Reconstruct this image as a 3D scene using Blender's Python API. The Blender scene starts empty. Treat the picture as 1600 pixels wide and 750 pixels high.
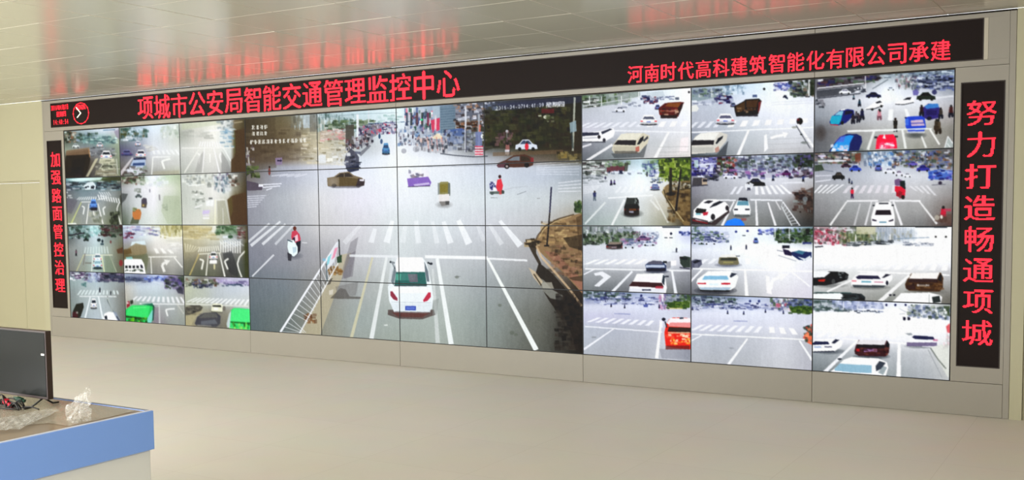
import bpy, bmesh, math, random
import numpy as np
from mathutils import Matrix, Vector

S = bpy.context.scene
COL = S.collection

# ------------------------------------------------------------------ camera
CF, CCY = 1641.707, 430.139                      # focal length and principal row, for a 1600x750 frame
CYAW, CPITCH, CROLL = -0.540728, -0.067876, -0.010597
CPOS = np.array([11.405057, -8.328348, 1.600390])

def cam_axes():
    cy, sy = math.cos(CYAW), math.sin(CYAW); cp, sp = math.cos(CPITCH), math.sin(CPITCH)
    f = np.array([sy*cp, cy*cp, sp]); r = np.array([cy, -sy, 0.0]); u = np.cross(r, f)
    cr, sr = math.cos(CROLL), math.sin(CROLL)
    return cr*r + sr*u, -sr*r + cr*u, f
RIGHT, UP, FWD = cam_axes()
cam_data = bpy.data.cameras.new('camera'); cam = bpy.data.objects.new('camera', cam_data); COL.objects.link(cam)
m = Matrix.Identity(4)
for i in range(3):
    m[i][0], m[i][1], m[i][2], m[i][3] = RIGHT[i], UP[i], -FWD[i], CPOS[i]
cam.matrix_world = m
cam_data.sensor_fit = 'HORIZONTAL'; cam_data.sensor_width = 36.0
cam_data.lens = CF/1600*36.0
cam_data.shift_y = (CCY-375.0)/1600.0
cam_data.clip_start = 0.05; cam_data.clip_end = 100
S.camera = cam

# ------------------------------------------------------------------ light and exposure
S.view_settings.view_transform = 'Standard'; S.view_settings.look = 'None'
S.view_settings.exposure = 0.0; S.view_settings.gamma = 1.0; S.view_settings.use_curve_mapping = False
world = bpy.data.worlds.new('world'); S.world = world; world.use_nodes = True
bg = world.node_tree.nodes['Background']
bg.inputs['Color'].default_value = (0.96, 0.985, 1.0, 1); bg.inputs['Strength'].default_value = 2.30

def area(name, loc, target, sx, sy, power, col):
    ld = bpy.data.lights.new(name, 'AREA'); ld.shape = 'RECTANGLE'; ld.size = sx; ld.size_y = sy
    ld.energy = power; ld.color = col
    o = bpy.data.objects.new(name, ld); COL.objects.link(o); o.location = loc
    d = Vector(target)-Vector(loc); o.rotation_euler = d.to_track_quat('-Z', 'Y').to_euler()
    return o
area('unseen_window_daylight', (3.2, -10.8, 1.9), (4.5, -2.0, 0.2), 5.0, 1.8, 560, (0.98, 0.99, 1.0))
area('unseen_window_daylight', (-3.3, -4.6, 1.7), (3.0, -3.2, 0.0), 3.4, 1.6, 215, (1.0, 0.99, 0.97))  # no window in this wall; added to brighten the left floor
area('unseen_ceiling_fill', (8.6, -7.2, 2.90), (8.6, -7.2, 0), 1.2, 0.6, 30, (1.0, 0.96, 0.90))  # no fixture here; unseen fill light added under the ceiling
area('unseen_ceiling_fill', (11.0, -4.6, 2.90), (11.0, -4.6, 0), 1.2, 0.6, 26, (1.0, 0.96, 0.90))  # unseen fill, added to lift the floor at right
area('unseen_ceiling_fill', (4.4, -6.4, 2.90), (4.4, -6.4, 0), 1.2, 0.6, 70, (1.0, 0.97, 0.91))  # another unseen fill without a fixture, added further left

# ------------------------------------------------------------------ helpers
def lin(c):
    c = np.asarray(c, float)/255.0
    return np.where(c <= 0.04045, c/12.92, ((c+0.055)/1.055)**2.4)

def mat(name, col, rough=0.5, spec=0.5, metal=0.0, noise=0.0, nscale=6.0, bump=0.0, bscale=40.0, emit=None, estr=1.0, alpha=1.0, trans=0.0):
    mt = bpy.data.materials.new(name); mt.use_nodes = True
    nt = mt.node_tree; b = nt.nodes['Principled BSDF']
    c = tuple(lin(col))+(1,)
    b.inputs['Base Color'].default_value = c
    b.inputs['Roughness'].default_value = rough; b.inputs['Specular IOR Level'].default_value = spec
    b.inputs['Metallic'].default_value = metal; b.inputs['Alpha'].default_value = alpha
    b.inputs['Transmission Weight'].default_value = trans
    if noise > 0 or bump > 0:
        tc = nt.nodes.new('ShaderNodeTexCoord')
    if noise > 0:
        n = nt.nodes.new('ShaderNodeTexNoise'); n.inputs['Scale'].default_value = nscale; n.inputs['Detail'].default_value = 4
        nt.links.new(tc.outputs['Object'], n.inputs['Vector'])
        mx = nt.nodes.new('ShaderNodeMix'); mx.data_type = 'RGBA'
        mx.inputs[6].default_value = tuple(np.clip(np.array(c[:3])*(1-noise), 0, 1))+(1,)
        mx.inputs[7].default_value = tuple(np.clip(np.array(c[:3])*(1+noise), 0, 1))+(1,)
        nt.links.new(n.outputs['Fac'], mx.inputs[0]); nt.links.new(mx.outputs[2], b.inputs['Base Color'])
    if bump > 0:
        n2 = nt.nodes.new('ShaderNodeTexNoise'); n2.inputs['Scale'].default_value = bscale
        nt.links.new(tc.outputs['Object'], n2.inputs['Vector'])
        bp = nt.nodes.new('ShaderNodeBump'); bp.inputs['Strength'].default_value = bump; bp.inputs['Distance'].default_value = 0.01
        nt.links.new(n2.outputs['Fac'], bp.inputs['Height']); nt.links.new(bp.outputs['Normal'], b.inputs['Normal'])
    if emit is not None:
        b.inputs['Emission Color'].default_value = tuple(emit)+(1,); b.inputs['Emission Strength'].default_value = estr
    return mt

def link(name, me, mt, parent=None):
    o = bpy.data.objects.new(name, me); COL.objects.link(o)
    if mt is not None and not me.materials: me.materials.append(mt)
    if parent is not None: o.parent = parent
    return o

class MB:
    """collects shapes, built as ONE mesh object"""
    def __init__(self): self.bm = bmesh.new()
    def box(self, x0, x1, y0, y1, z0, z1, bev=0.0):
        r = bmesh.ops.create_cube(self.bm, size=1.0)
        vs = r['verts']
        for v in vs:
            v.co = Vector(((x0+x1)/2+v.co.x*(x1-x0), (y0+y1)/2+v.co.y*(y1-y0), (z0+z1)/2+v.co.z*(z1-z0)))
        if bev > 0:
            es = list({e for v in vs for e in v.link_edges})
            bmesh.ops.bevel(self.bm, geom=es, offset=bev, segments=2, affect='EDGES', profile=0.5)
        return self
    def tube(self, pts, r, n=8):
        pts = [Vector(p) for p in pts]; rings = []
        for i, p in enumerate(pts):
            d = (pts[min(i+1, len(pts)-1)]-pts[max(i-1, 0)]).normalized()
            a = d.cross(Vector((0, 0, 1)));
            if a.length < 1e-4: a = d.cross(Vector((1, 0, 0)))
            a.normalize(); b = d.cross(a)
            rr = r[i] if isinstance(r, (list, tuple)) else r
            rings.append([self.bm.verts.new(p+a*math.cos(t)*rr+b*math.sin(t)*rr) for t in [2*math.pi*k/n for k in range(n)]])
        for A, B in zip(rings, rings[1:]):
            for k in range(n): self.bm.faces.new((A[k], A[(k+1) % n], B[(k+1) % n], B[k]))
        self.bm.faces.new(rings[0][::-1]); self.bm.faces.new(rings[-1])
        return self
    def prism(self, pts, y0, y1):
        """outline in X,Z swept from y0 to y1"""
        A = [self.bm.verts.new((x, y0, z)) for x, z in pts]; B = [self.bm.verts.new((x, y1, z)) for x, z in pts]
        n = len(pts)
        self.bm.faces.new(A); self.bm.faces.new(B[::-1])
        for k in range(n): self.bm.faces.new((A[k], B[k], B[(k+1) % n], A[(k+1) % n]))
        return self
    def build(self, name, mt, parent=None, smooth=False):
        bmesh.ops.recalc_face_normals(self.bm, faces=self.bm.faces[:])
        me = bpy.data.meshes.new(name); self.bm.to_mesh(me); self.bm.free()
        if smooth:
            for p in me.polygons: p.use_smooth = True
        return link(name, me, mt, parent)

def tag(o, label, cat, group=None):
    o['label'] = label; o['category'] = cat
    if group: o['group'] = group
    return o
def thing(name, loc, label, cat, group=None):
    o = bpy.data.objects.new(name, None); COL.objects.link(o); o.location = loc; o.empty_display_size = 0.1
    return tag(o, label, cat, group)
def struct(o):
    o['kind'] = 'structure'; return o

# ------------------------------------------------------------------ sizes of the place
PW = 1.02; PH = PW/1.775; Z0 = 0.25; ZT = Z0+4*PH          # one wall panel, foot and head of the panel block
CEIL = 2.945; CX0, CX1 = -0.405, 10.605                    # ceiling height, ends of the video wall cabinet

M_cream = mat('cream_wall_paint', (180, 175, 146), 0.45, 0.4, noise=0.03, nscale=1.5)
M_cream_door = mat('cream_door_paint', (176, 170, 141), 0.35, 0.5, noise=0.03, nscale=2)
M_clad = mat('grey_beige_cladding', (152, 146, 134), 0.38, 0.5, noise=0.03, nscale=3)
M_gap = mat('dark_joint', (38, 34, 30), 0.8, 0.2)
M_carc = mat('cabinet_carcass', (120, 114, 104), 0.6, 0.3)

# ------------------------------------------------------------------ floor
def floor_material():
    mt = bpy.data.materials.new('polished_beige_floor_tiles'); mt.use_nodes = True
    nt = mt.node_tree; b = nt.nodes['Principled BSDF']
    tc = nt.nodes.new('ShaderNodeTexCoord')
    br = nt.nodes.new('ShaderNodeTexBrick')
    br.offset = 0.0; br.inputs['Scale'].default_value = 1.0
    br.inputs['Brick Width'].default_value = 0.8; br.inputs['Row Height'].default_value = 0.8
    br.inputs['Mortar Size'].default_value = 0.003; br.inputs['Mortar Smooth'].default_value = 0.3
    br.inputs['Color1'].default_value = tuple(lin((228, 223, 214)))+(1,)
    br.inputs['Color2'].default_value = tuple(lin((230, 225, 216)))+(1,)
    br.inputs['Mortar'].default_value = tuple(lin((221, 215, 205)))+(1,)
    nt.links.new(tc.outputs['Object'], br.inputs['Vector'])
    n = nt.nodes.new('ShaderNodeTexNoise'); n.inputs['Scale'].default_value = 2.2; n.inputs['Detail'].default_value = 6
    nt.links.new(tc.outputs['Object'], n.inputs['Vector'])
    mx = nt.nodes.new('ShaderNodeMix'); mx.data_type = 'RGBA'; mx.blend_type = 'MULTIPLY'
    mx.inputs[0].default_value = 0.10
    nt.links.new(br.outputs['Color'], mx.inputs[6]); nt.links.new(n.outputs['Color'], mx.inputs[7])
    nt.links.new(mx.outputs[2], b.inputs['Base Color'])
    b.inputs['Roughness'].default_value = 0.55; b.inputs['Specular IOR Level'].default_value = 0.25
    return mt
f = MB().box(-3.4, 13.7, -11.0, 0.55, -0.10, 0.0).build('floor', floor_material()); struct(f)

# ------------------------------------------------------------------ ceiling of glossy metal tiles, each a hair out of level
def ceiling():
    rnd = random.Random(5)
    bm = bmesh.new(); tx, ty = 0.565, 0.615
    x_off, y_off = 5.06, -0.375
    x = x_off-15*tx
    while x < 13.7:
        k = 0
        while True:
            y1 = y_off-(k-1)*ty; y0 = y1-ty
            if k == 0: y1, y0 = 0.0, y_off
            if y0 < -11: break
            g, bv, d = 0.001, 0.004, 0.003
            a, b = rnd.uniform(-.004, .004), rnd.uniform(-.0035, .0035)
            def z(px, py, base): return CEIL+base+a*(px-x-tx/2)+b*(py-(y0+y1)/2)
            o = [(x+g, y0+g), (x+tx-g, y0+g), (x+tx-g, y1-g), (x+g, y1-g)]
            i = [(x+g+bv, y0+g+bv), (x+tx-g-bv, y0+g+bv), (x+tx-g-bv, y1-g-bv), (x+g+bv, y1-g-bv)]
            O = [bm.verts.new((p[0], p[1], CEIL+0.004)) for p in o]
            I = [bm.verts.new((p[0], p[1], z(p[0], p[1], 0.001))) for p in i]
            fc = bm.faces.new(I[::-1]); fc.material_index = 0
            for q in range(4):
                fc = bm.faces.new((O[(q+1) % 4], O[q], I[q], I[(q+1) % 4])); fc.material_index = 1
            k += 1
        x += tx
    r = bmesh.ops.create_cube(bm, size=1.0)
    for v in r['verts']: v.co = Vector((5.15+v.co.x*17.1, -5.5+v.co.y*11.0, CEIL+0.055+v.co.z*0.1))
    me = bpy.data.meshes.new('ceiling'); bm.to_mesh(me); bm.free()
    me.materials.append(mat('glossy_metal_ceiling_tile', (198, 197, 181), 0.20, 0.34, noise=0.02, nscale=3))
    me.materials.append(mat('ceiling_tile_edge', (214, 210, 196), 0.3, 0.5))
    return link('ceiling', me, None)
struct(ceiling())
struct(MB().box(CX0, CX1, -0.016, 0.10, CEIL-0.010, CEIL-0.0025).build('trim_1', M_gap))

# ------------------------------------------------------------------ cream wall either side of the video wall, and its doors
w = MB()
w.box(-0.512, CX0-0.002, 0.0, 0.30, 0, CEIL-0.001).box(-3.4, -0.512, 0.0, 0.30, 1.957, CEIL-0.001).box(-3.4, -1.86, 0.0, 0.30, 0, 1.957)
w.box(CX1+0.002, 10.69, -0.012, 0.30, 0, CEIL-0.001).box(10.69, 13.7, -0.002, 0.30, 2.03, CEIL-0.001).box(12.04, 13.7, -0.002, 0.30, 0, 2.03)
struct(w.build('wall_back', M_cream))
struct(MB().box(-3.5, -3.4, -11, 0.30, 0, CEIL).build('wall_left', M_cream))
struct(MB().box(13.7, 13.8, -11, 0.30, 0, CEIL).build('wall_right', M_cream))
d = MB()
d.box(-0.938, -0.535, 0.035, 0.075, 0.008, 1.93, 0.003).box(-1.838, -0.942, 0.035, 0.075, 0.008, 1.93, 0.003)
d.box(-0.533, -0.513, 0.012, 0.09, 0, 1.955).box(-1.859, -1.84, 0.012, 0.09, 0, 1.955).box(-1.84, -0.533, 0.012, 0.09, 1.934, 1.955)
struct(d.build('door_1', M_cream_door))
d = MB()
d.box(10.735, 11.995, 0.035, 0.075, 0.008, 1.985, 0.003)
d.box(10.692, 10.732, 0.01, 0.09, 0, 2.028).box(11.998, 12.038, 0.01, 0.09, 0, 2.028).box(10.732, 11.998, 0.01, 0.09, 1.988, 2.028)
struct(d.build('door_2', M_cream_door))

# ------------------------------------------------------------------ the cabinet that carries the video wall
CLAD = -0.006
cab = thing('video_wall_cabinet', ((CX0+CX1)/2, 0.15, 0), 'long grey-beige cladding cabinet framing the whole video wall from floor to ceiling', 'cabinet')
def rel(o, root):
    o.parent = root; o.matrix_parent_inverse = Matrix.Translation(-Vector(root.location)); return o
carc = MB().box(CX0+0.01, CX1-0.01, 0.075, 0.30, 0.01, CEIL-0.013)
rel(carc.build('carcass', M_carc), cab)
EDG = 0.03
for (a, b) in ((CX0, CX0+EDG), (CX1-0.043, CX1)):
    rel(MB().box(a, b-0.001, CLAD, 0.074, 0.001, CEIL-0.012, 0.002).build('edge_trim', M_clad), cab)
HX0, HX1 = CX0+EDG, CX1-0.043
LX0, LX1, LZ0, LZ1 = -0.236, 10.42, 2.602, 2.899          # opening of the long sign
g = 0.0015
for (a, b) in ((HX0, 5.10), (5.10, 9.18), (9.18, HX1)):
    h = MB()
    h.box(a+g, b-g, CLAD, 0.07, 2.559, LZ0-0.001, 0.0015).box(a+g, b-g, CLAD, 0.07, LZ1+0.001, 2.932, 0.0015)
    if a < 0: h.box(a+g, LX0-0.001, CLAD, 0.07, LZ0-0.001, LZ1+0.001)
    if b > 10: h.box(LX1+0.001, b-g, CLAD, 0.07, LZ0-0.001, LZ1+0.001)
    rel(h.build('header_panel', M_clad), cab)
def side_panel(a, b, o0, o1, oz0, oz1):
    h = MB()
    h.box(a+g, o0-0.001, CLAD, 0.07, Z0+g, 2.556).box(o1+0.001, b-g, CLAD, 0.07, Z0+g, 2.556)
    h.box(o0-0.001, o1+0.001, CLAD, 0.07, Z0+g, oz0-0.001).box(o0-0.001, o1+0.001, CLAD, 0.07, oz1+0.001, 2.556)
    rel(h.build('side_panel', M_clad), cab)
SL = (-0.335, -0.046, 0.357, 2.443); SR = (10.243, 10.538, 0.365, 2.446)
side_panel(HX0, -0.003, *SL); side_panel(10.203, HX1, *SR)
for (a, b) in ((HX0, 3.06), (3.06, 5.10), (5.10, 7.14), (7.14, 9.18), (9.18, HX1)):
    rel(MB().box(a+g, b-g, CLAD, 0.07, 0.002, Z0-0.002, 0.0015).build('plinth_panel', M_clad), cab)

# ------------------------------------------------------------------ red LED signs
GLYPH = {
 '项': [0,1048574,1048575,1048574,2146442752,2146442240,117447680,117964792,117964792,117964792,117899320,117902904,117902904,117902904,117902904,117902904,117902904,117902904,117902904,133631544,267849272,2143755320,4261878840,1879063552,14784,61936,123128,507964,4161566,1966094,0,0],
 '城': [1792,234882912,234882928,234882872,234882844,234882844,236978174,236978174,236717824,4292609792,4292609792,236717824,236975884,236974876,236975004,236745628,236745656,236745656,236745712,236745712,236745712,251425248,267940288,536375748,4265341895,2017191879,1081085927,7347942,15744126,14710910,12611644,0],
 '市': [0,458752,491520,229376,245760,114688,4294967294,4294967294,229376,229376,229376,229376,245760,268435440,268435440,235110512,235110512,235110512,235110512,235110512,235110512,235110512,235110512,235110512,235110512,235114480,235114480,235112320,229376,229376,229376,98304],
 '公': [0,6298624,7347200,15736320,14683904,31459072,29362048,62915520,125829600,125829600,251658480,503545976,1007124540,2013757470,2014248974,537788420,1966080,3932160,3671040,7872000,15732480,14681984,31458176,62915520,125829600,252182512,536870896,536870776,264241208,60,24,0],
 '安': [0,458752,491520,229376,1073741816,1073741820,1073741820,939524124,939917340,940507164,940441628,1966080,1835008,3932160,2147483646,2147483646,15730432,15732480,31460864,29367808,62921728,66599936,16742400,2093056,260096,523776,2047872,16650208,133694456,1071644924,1056964664,268435456],
 '局': [0,268435448,268435448,251658296,251658296,251658296,251658296,268435448,268435448,268435448,251658240,251658240,251658240,268435455,268435455,234881039,234881039,234881039,239075087,239075086,506988302,473433870,473433870,473433870,1010304782,943718158,2017459982,1882718238,4030201884,1610613756,1016,0],
 '智': [0,117440512,117440512,268378108,268419070,536821758,1013987342,946878478,418396174,1073723406,1073723406,14694414,33044494,66994174,126828542,252149760,1040252928,939524096,67108848,67108848,62914672,62914672,62914672,67108848,67108848,62914672,62914672,62914672,67108848,67108848,62914800,25165920],
 '能': [0,117469184,117469184,242249776,507015416,473723888,941391808,2147384832,2147381248,2131193868,421902,28686,1073508366,1073512446,1073496060,941359104,941387776,941387776,1073508376,1073508476,941388280,941391840,941391616,1073510400,1073508352,941387782,941387790,941387790,941387790,956071934,956055548,809500672],
 '交': [0,458752,229376,245760,114688,2147483644,2147483646,2147483644,0,7341568,15732480,31459264,62915552,125829360,520093816,1047531068,946867740,276307464,3677184,3947520,1996800,1044480,516096,507904,516096,2095104,8289792,33038208,266340344,2139095550,2080374844,0],
 '通': [0,2097144,807403516,941621240,503382256,251913152,125894528,58736384,8064,2097148,2097148,1842204,1842204,4280287228,4280287228,119282716,119282716,119282716,119537660,119537660,119282716,119282716,119282716,119282716,119283196,530324728,1071644672,2029518850,4030726142,1611661310,0,0],
 '管': [0,251665408,234895360,268386302,536838142,484471744,946921920,2020663520,1881374912,114688,1073741820,1073741820,1006632988,1006632988,1073741788,469761996,58720704,58720704,58720704,67108800,67108800,58720256,58720256,67108848,67108848,58720368,58720368,58720368,67108848,67108848,62914672,25165936],
 '理': [0,0,1048572,4293918716,4293791260,118361628,118361628,118361628,118489084,118489084,118489084,118361628,2146307612,2146307612,2146307612,118489084,117964796,117444096,117444096,117444096,117444096,118489086,133169150,133172736,1071648256,4278193664,4160753152,1073749504,8388607,8388607,0,0],
 '监': [0,7871488,477633536,477633536,477641728,477642750,477642750,477659134,477655040,477687808,477684224,477742848,477874112,478118368,477823216,477626488,7864376,0,0,268435440,268435440,236730480,236730480,236730480,236730480,236730480,236730480,236730480,236730480,4294967295,4294967295,0],
 '控': [0,234888192,234888192,234884608,234884608,236978174,236978174,2147221518,4294705166,2147246478,235696576,234938848,234995952,235372600,235864092,235798540,266600448,266862584,1070071800,4261937144,4261420544,234888704,234888704,234888704,234888704,234888704,234888704,234888704,239075327,2118123519,2113929216,0],
 '中': [98304,245760,245760,245760,245760,245760,1073741816,1073741820,1073741820,939769884,939769884,939769884,939769884,939769884,939769884,939769884,939769884,939769884,1073741820,1073741820,1073741820,939769884,939769856,245760,245760,245760,245760,245760,245760,245760,245760,98304],
 '心': [0,0,1835008,1966080,1015808,507904,122880,61440,30720,14336,7344128,7340064,477102320,477102192,477102200,477102136,477102136,946864188,946864156,946864156,946864142,2020606222,1886388622,1886389199,4033872772,544211840,7340928,7340928,8388480,8388352,1047552,0],
 '河': [0,402653184,1044381695,528482303,134217727,58720312,56,56,56,56,1612709432,4162846264,2115767864,521932344,102501944,1838648,1838648,1838648,18615864,27262520,65011256,60816440,119275576,119275576,234881080,503316536,469762104,1006633016,2013274104,805314552,268443632,0],
 '南': [98304,245760,245760,245760,2147483646,2147483646,245760,245760,245760,245760,536870904,536870904,469762104,473439288,473439288,471611448,471611448,486539064,486539064,486539064,469991480,469991480,469991480,503316408,503316408,469991480,469991480,469991480,469991480,469993464,469993464,402654144],
 '时': [224,224,224,2146435296,4293918944,4293918944,4033872096,4034396158,4034396158,4034396158,4033872096,4033872096,4033872096,4294148320,4294033632,4033994976,4033929440,4033900768,4033902816,4033886432,4033887456,4033878240,4033872096,4293918944,4293918944,4292870368,4026532064,4026532064,224,32736,16320,15872],
 '代': [0,2109440,7369152,7368928,14708848,14708792,29374492,62928904,58734592,125843456,260062206,528744446,1069547456,2076178432,4085266432,1937782784,1669340160,58727424,58727424,58727424,58727936,58723840,58723844,58724103,58722055,58722182,58721166,58721262,58720766,58720508,58720312,0],
 '高': [0,229376,229376,114688,2147483646,2147483646,0,0,67108800,67108800,58720704,58720704,58720704,67108800,67108800,0,0,1073741820,1073741820,939524124,939524124,956300828,956300828,954207772,954207772,954207772,956300828,956300828,954204188,945816060,939524600,402653184],
 '科': [0,1048800,16253152,267935968,2143351008,998275296,58735840,58724064,58722016,58720480,2147221728,2147221728,2147336416,63037664,130087136,132136160,267394272,263720160,532414688,462946528,998244607,1937784831,1938292720,3817340128,1669529824,58720480,58720480,58720480,58720480,58720480,58720480,0],
 '建': [6144,14336,8402944,2146435064,2144337912,29884408,58734648,58734648,121634814,255852542,234895416,469776440,1070596088,2146435064,1070596088,29374464,29374464,298844152,835715068,964704256,998258688,528497664,524287998,255852542,251672576,260061184,534788096,486277120,947912702,2014314494,1879080958,0],
 '筑': [0,50345984,117454848,117454848,268337148,268402686,536805372,484500352,946987456,2020852192,1886486752,536870912,2147221472,2147221472,1073447136,58949856,58949856,58949856,58978528,58980576,58957024,58957536,62623712,134186976,2146894560,2131165408,1611596007,1966311,3932415,7864574,7340156,0],
 '化': [0,7397376,15785984,14737408,31514624,29417472,62971932,58777662,125886524,260104312,528539888,528540128,1065411520,2072045440,1937833728,1669398016,58784768,58783744,58974208,59760640,60809216,62840836,60350471,58777615,58777615,58777615,58777614,58777614,58785790,58753020,58736632,50331648],
 '有': [0,917504,917504,1966080,1835008,2147483646,2147483646,3670016,7340032,7340032,14680064,33554400,33554400,67108832,132120800,266338528,534773984,1023410144,2030043104,1893728480,14680288,14680288,14680288,16777184,16777184,14680288,14680288,14680288,14680288,14688224,14688224,12586496],
 '限': [0,4293394424,4293394424,3773235256,3787915320,3787915320,3787915320,3817340920,3817340920,3808952312,3875995704,3884384312,3817275448,3787915320,3787980792,3773300728,3773242368,3773242376,3773242396,3773238844,3790016248,3888582640,3888580544,3758557056,3758556096,3758555584,3758556656,3758619896,3759144062,3759136830,3759079436,1610612736],
 '司': [2147483644,2147483646,2147483646,30,30,30,30,2147483422,2147483422,30,30,30,30,268433438,268433438,268433438,234895390,234895390,234895390,234895390,234895390,234895390,234895390,268433438,268433438,234881054,234881054,234881054,1598,2046,1020,960],
 '承': [0,67108736,67108800,67108800,1920,7936,15360,63488,255744,2145634060,2145633054,33554364,33553400,29606896,29606880,58966464,62913984,62913984,117686496,117686496,251904240,243269232,520093560,1015021116,939769886,2013511711,1879293966,537116672,8355840,8355840,3932160,0],
 '努': [0,29360128,29360128,58785788,2147385340,2147446812,2147432504,235812920,235805808,505158896,521932768,133695424,33032128,33296352,66994168,529463422,2113986590,2013495300,229376,229376,536870904,536870904,458872,983160,917616,1966192,8126576,16253040,132120816,1069555680,1040195520,0],
 '力': [196608,491520,491520,491520,491520,491520,491520,491520,1073741822,1073741822,491548,458780,458780,458780,458780,983068,917532,917532,1966108,1835036,3932188,3670076,7864376,15728696,32505912,31457336,130023480,260046968,520098032,1040203760,939532256,0],
 '打': [0,125829120,125829120,126353407,126353407,126353407,125830080,2146960320,4294443968,2146960320,125830080,125830080,125830080,125830080,125830080,127402944,133694400,267912128,4290773952,4286579648,1736442816,125830080,125830080,125830080,125830080,125830080,125830080,125830080,125830080,1057030016,1056997248,0],
 '造': [0,474112,805780480,2014198784,1007565824,505413628,253755388,121388032,37239808,7355392,15360,8388606,8388606,2122317822,4278190080,4278190080,252706800,253755376,253755376,253493360,253493360,253493360,253493360,253624432,253755376,252706800,260046848,1069547520,2029912575,4034920446,1611661310,0],
 '畅': [50331648,117440512,117964792,117964792,117441008,2146959840,2146961344,1731727104,1731730944,1731755008,1731786752,1731985406,2147221502,2147221502,1731737838,1731738062,1731752398,1731752398,2147017614,2147083150,2147206942,1728284444,118427164,117837340,117447708,117455900,117471260,117502012,117563448,117687288,117670896,50331648],
 '加': [25165824,58720256,58720256,58720256,58728446,58728446,1073684478,2147458062,2147458062,58956814,58956814,58956814,58956814,58956814,58956814,58956814,58956814,126065678,117677070,117939214,117939214,117939214,252124174,235346958,235346958,503782414,470228990,1007099902,956243966,2029919246,821828622,0],
 '强': [0,2145648632,4294180856,2146664504,7569464,7569464,7569464,7602168,15990776,2146697208,2146438656,1879051776,1879051776,1879572476,1879572476,1879510556,2145848860,4293332508,4293332508,15142428,15204348,15204348,14683648,14683760,14683704,14683708,29364220,30408702,1070596094,529465359,4,0],
 '路': [0,14336,1073231872,1073231872,943226864,943226872,943255664,943321200,943321312,943454432,1073723840,1073684416,63049600,58724096,58724224,864042944,998275568,1006235896,1006624830,1003487230,998768636,998375416,998359096,998359096,998883384,1006485560,1073594424,4290887736,4227989496,1073872888,114744,0],
 '面': [0,4294967295,4294967295,2147483647,491520,491520,458752,458752,1073741820,1073741820,1073741820,946871324,946871324,946871324,947911708,947911708,947911708,946871324,946871324,946871324,947911708,947911708,947911708,946871324,946871324,946871324,946871324,1073741820,1073741820,939524124,939524124,0],
 '治': [0,469792768,520122368,260108288,65069056,29475200,246720,229856,491744,983152,537788536,2015101052,2118123516,524287998,121602062,33554436,0,0,2097144,27262968,31326264,60686392,60686392,119406648,253624376,236847160,505282616,1008599096,941621240,941621240,270401592,786488],
 '年': [0,14680064,31457280,29360128,62914560,67108860,134217724,117497856,234938368,503373824,1006690304,2013323264,1946157048,603979768,67108856,58777600,58777600,58777600,58777600,58777600,58777600,2147483646,4294967294,2147483646,57344,57344,57344,57344,57344,57344,57344,57344],
 '月': [16777212,16777212,16777212,14680092,14680092,14680092,14680092,14680092,14680092,16777212,16777212,16777212,14680092,14680092,14680092,14680092,14680092,31457308,33554428,33554428,29360156,29360156,62914588,58720284,125829148,125829148,251658268,503316508,503319676,1006637052,402657272,0],
 '日': [268435440,536870896,536870896,503316592,503316592,503316592,503316592,503316592,503316592,503316592,503316592,503316592,503316592,536870896,536870896,536870896,503316592,503316592,503316592,503316592,503316592,503316592,503316592,503316592,503316592,503316592,536870896,536870896,536870896,503316592,503316592,201326592],
 '星': [0,268435440,268435440,234881136,234881136,234881136,268435440,268435440,234881136,234881136,234881136,268435440,268435440,134217712,58834944,58966016,117686272,268435448,536870908,1040433152,2080620544,4160995328,1879293952,134217712,134217712,245760,245760,245760,245760,2147483647,2147483647,0],
 '期': [201719808,235798528,235806718,235806718,235871246,2147474446,2147474446,235805710,235805710,235806718,268312574,268312574,235805710,235805710,235805710,268311566,268311566,235806718,235806718,235806718,235805710,4294958094,4294965262,14350,119027726,253507598,236877838,470708238,1007120398,2013716734,1879073020,0],
 '四': [0,4294967295,4294967295,4294967295,4030216207,4030216207,4030216207,4030216207,4030216207,4030216207,4030216207,4030216207,4034410511,4034410511,4033886223,4042274831,4042274831,4058005503,4091551743,4156559359,4286578703,4278190095,4093640719,4026531855,4026531855,4294967295,4294967295,4294967295,4026531855,4026531855,4026531855,0],
 '0': [0,0,132120576,535822336,1073479680,2147352576,2122186752,4164878336,4162781184,4027547648,4027547648,4027547648,3758587904,3758587904,3758604288,3758604288,3758604288,3758604288,3758604288,3758604288,3758604288,3758587904,3759112192,4027547648,4027547648,4028563456,4162781184,4231921664,2147352576,1073479680,536346624,267386880],
 '1': [0,0,62914560,130023424,130023424,130023424,130023424,130023424,130023424,130023424,130023424,130023424,130023424,130023424,130023424,130023424,130023424,130023424,130023424,130023424,130023424,130023424,130023424,130023424,130023424,130023424,130023424,130023424,130023424,130023424,130023424,130023424],
 '2': [0,0,528482304,2145386496,4294443008,4294705152,4059824128,3229483008,2151546880,4063232,1966080,1966080,1966080,4063232,4063232,4063232,8126464,8126464,16252928,16252928,32505856,65011712,65011712,130023424,260046848,520093696,503316480,1040187392,2147467264,4294950912,4294950912,4294950912],
 '3': [0,0,532676608,2146435072,2146959360,2147221504,1895694336,4063232,4063232,2031616,2031616,1966080,4063232,8257536,33292288,133693440,133169152,133955584,134086656,8257536,4128768,2031616,2031616,2031616,2031616,2031616,2151546880,3766353920,4294836224,4294705152,4294443008,1071644672],
 '4': [0,0,917504,1966080,1966080,4063232,8257536,16646144,33423360,33423360,66977792,134086656,264110080,524156928,507379712,1010696192,2084438016,4164812800,4294950912,4294950912,4294950912,4294950912,4063232,4063232,4063232,4063232,4063232,4063232,4063232,4063232,4063232,4063232],
 '5': [0,0,1073610752,2147352576,2147352576,2147352576,2080374784,2080374784,2080374784,2080374784,2080374784,2080374784,2080374784,2080374784,2145386496,2146959360,2147221504,1073610752,8323072,4128768,2031616,983040,1015808,1015808,983040,2031616,4128768,3229483008,4294836224,4294705152,4294443008,2145386496],
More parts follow.
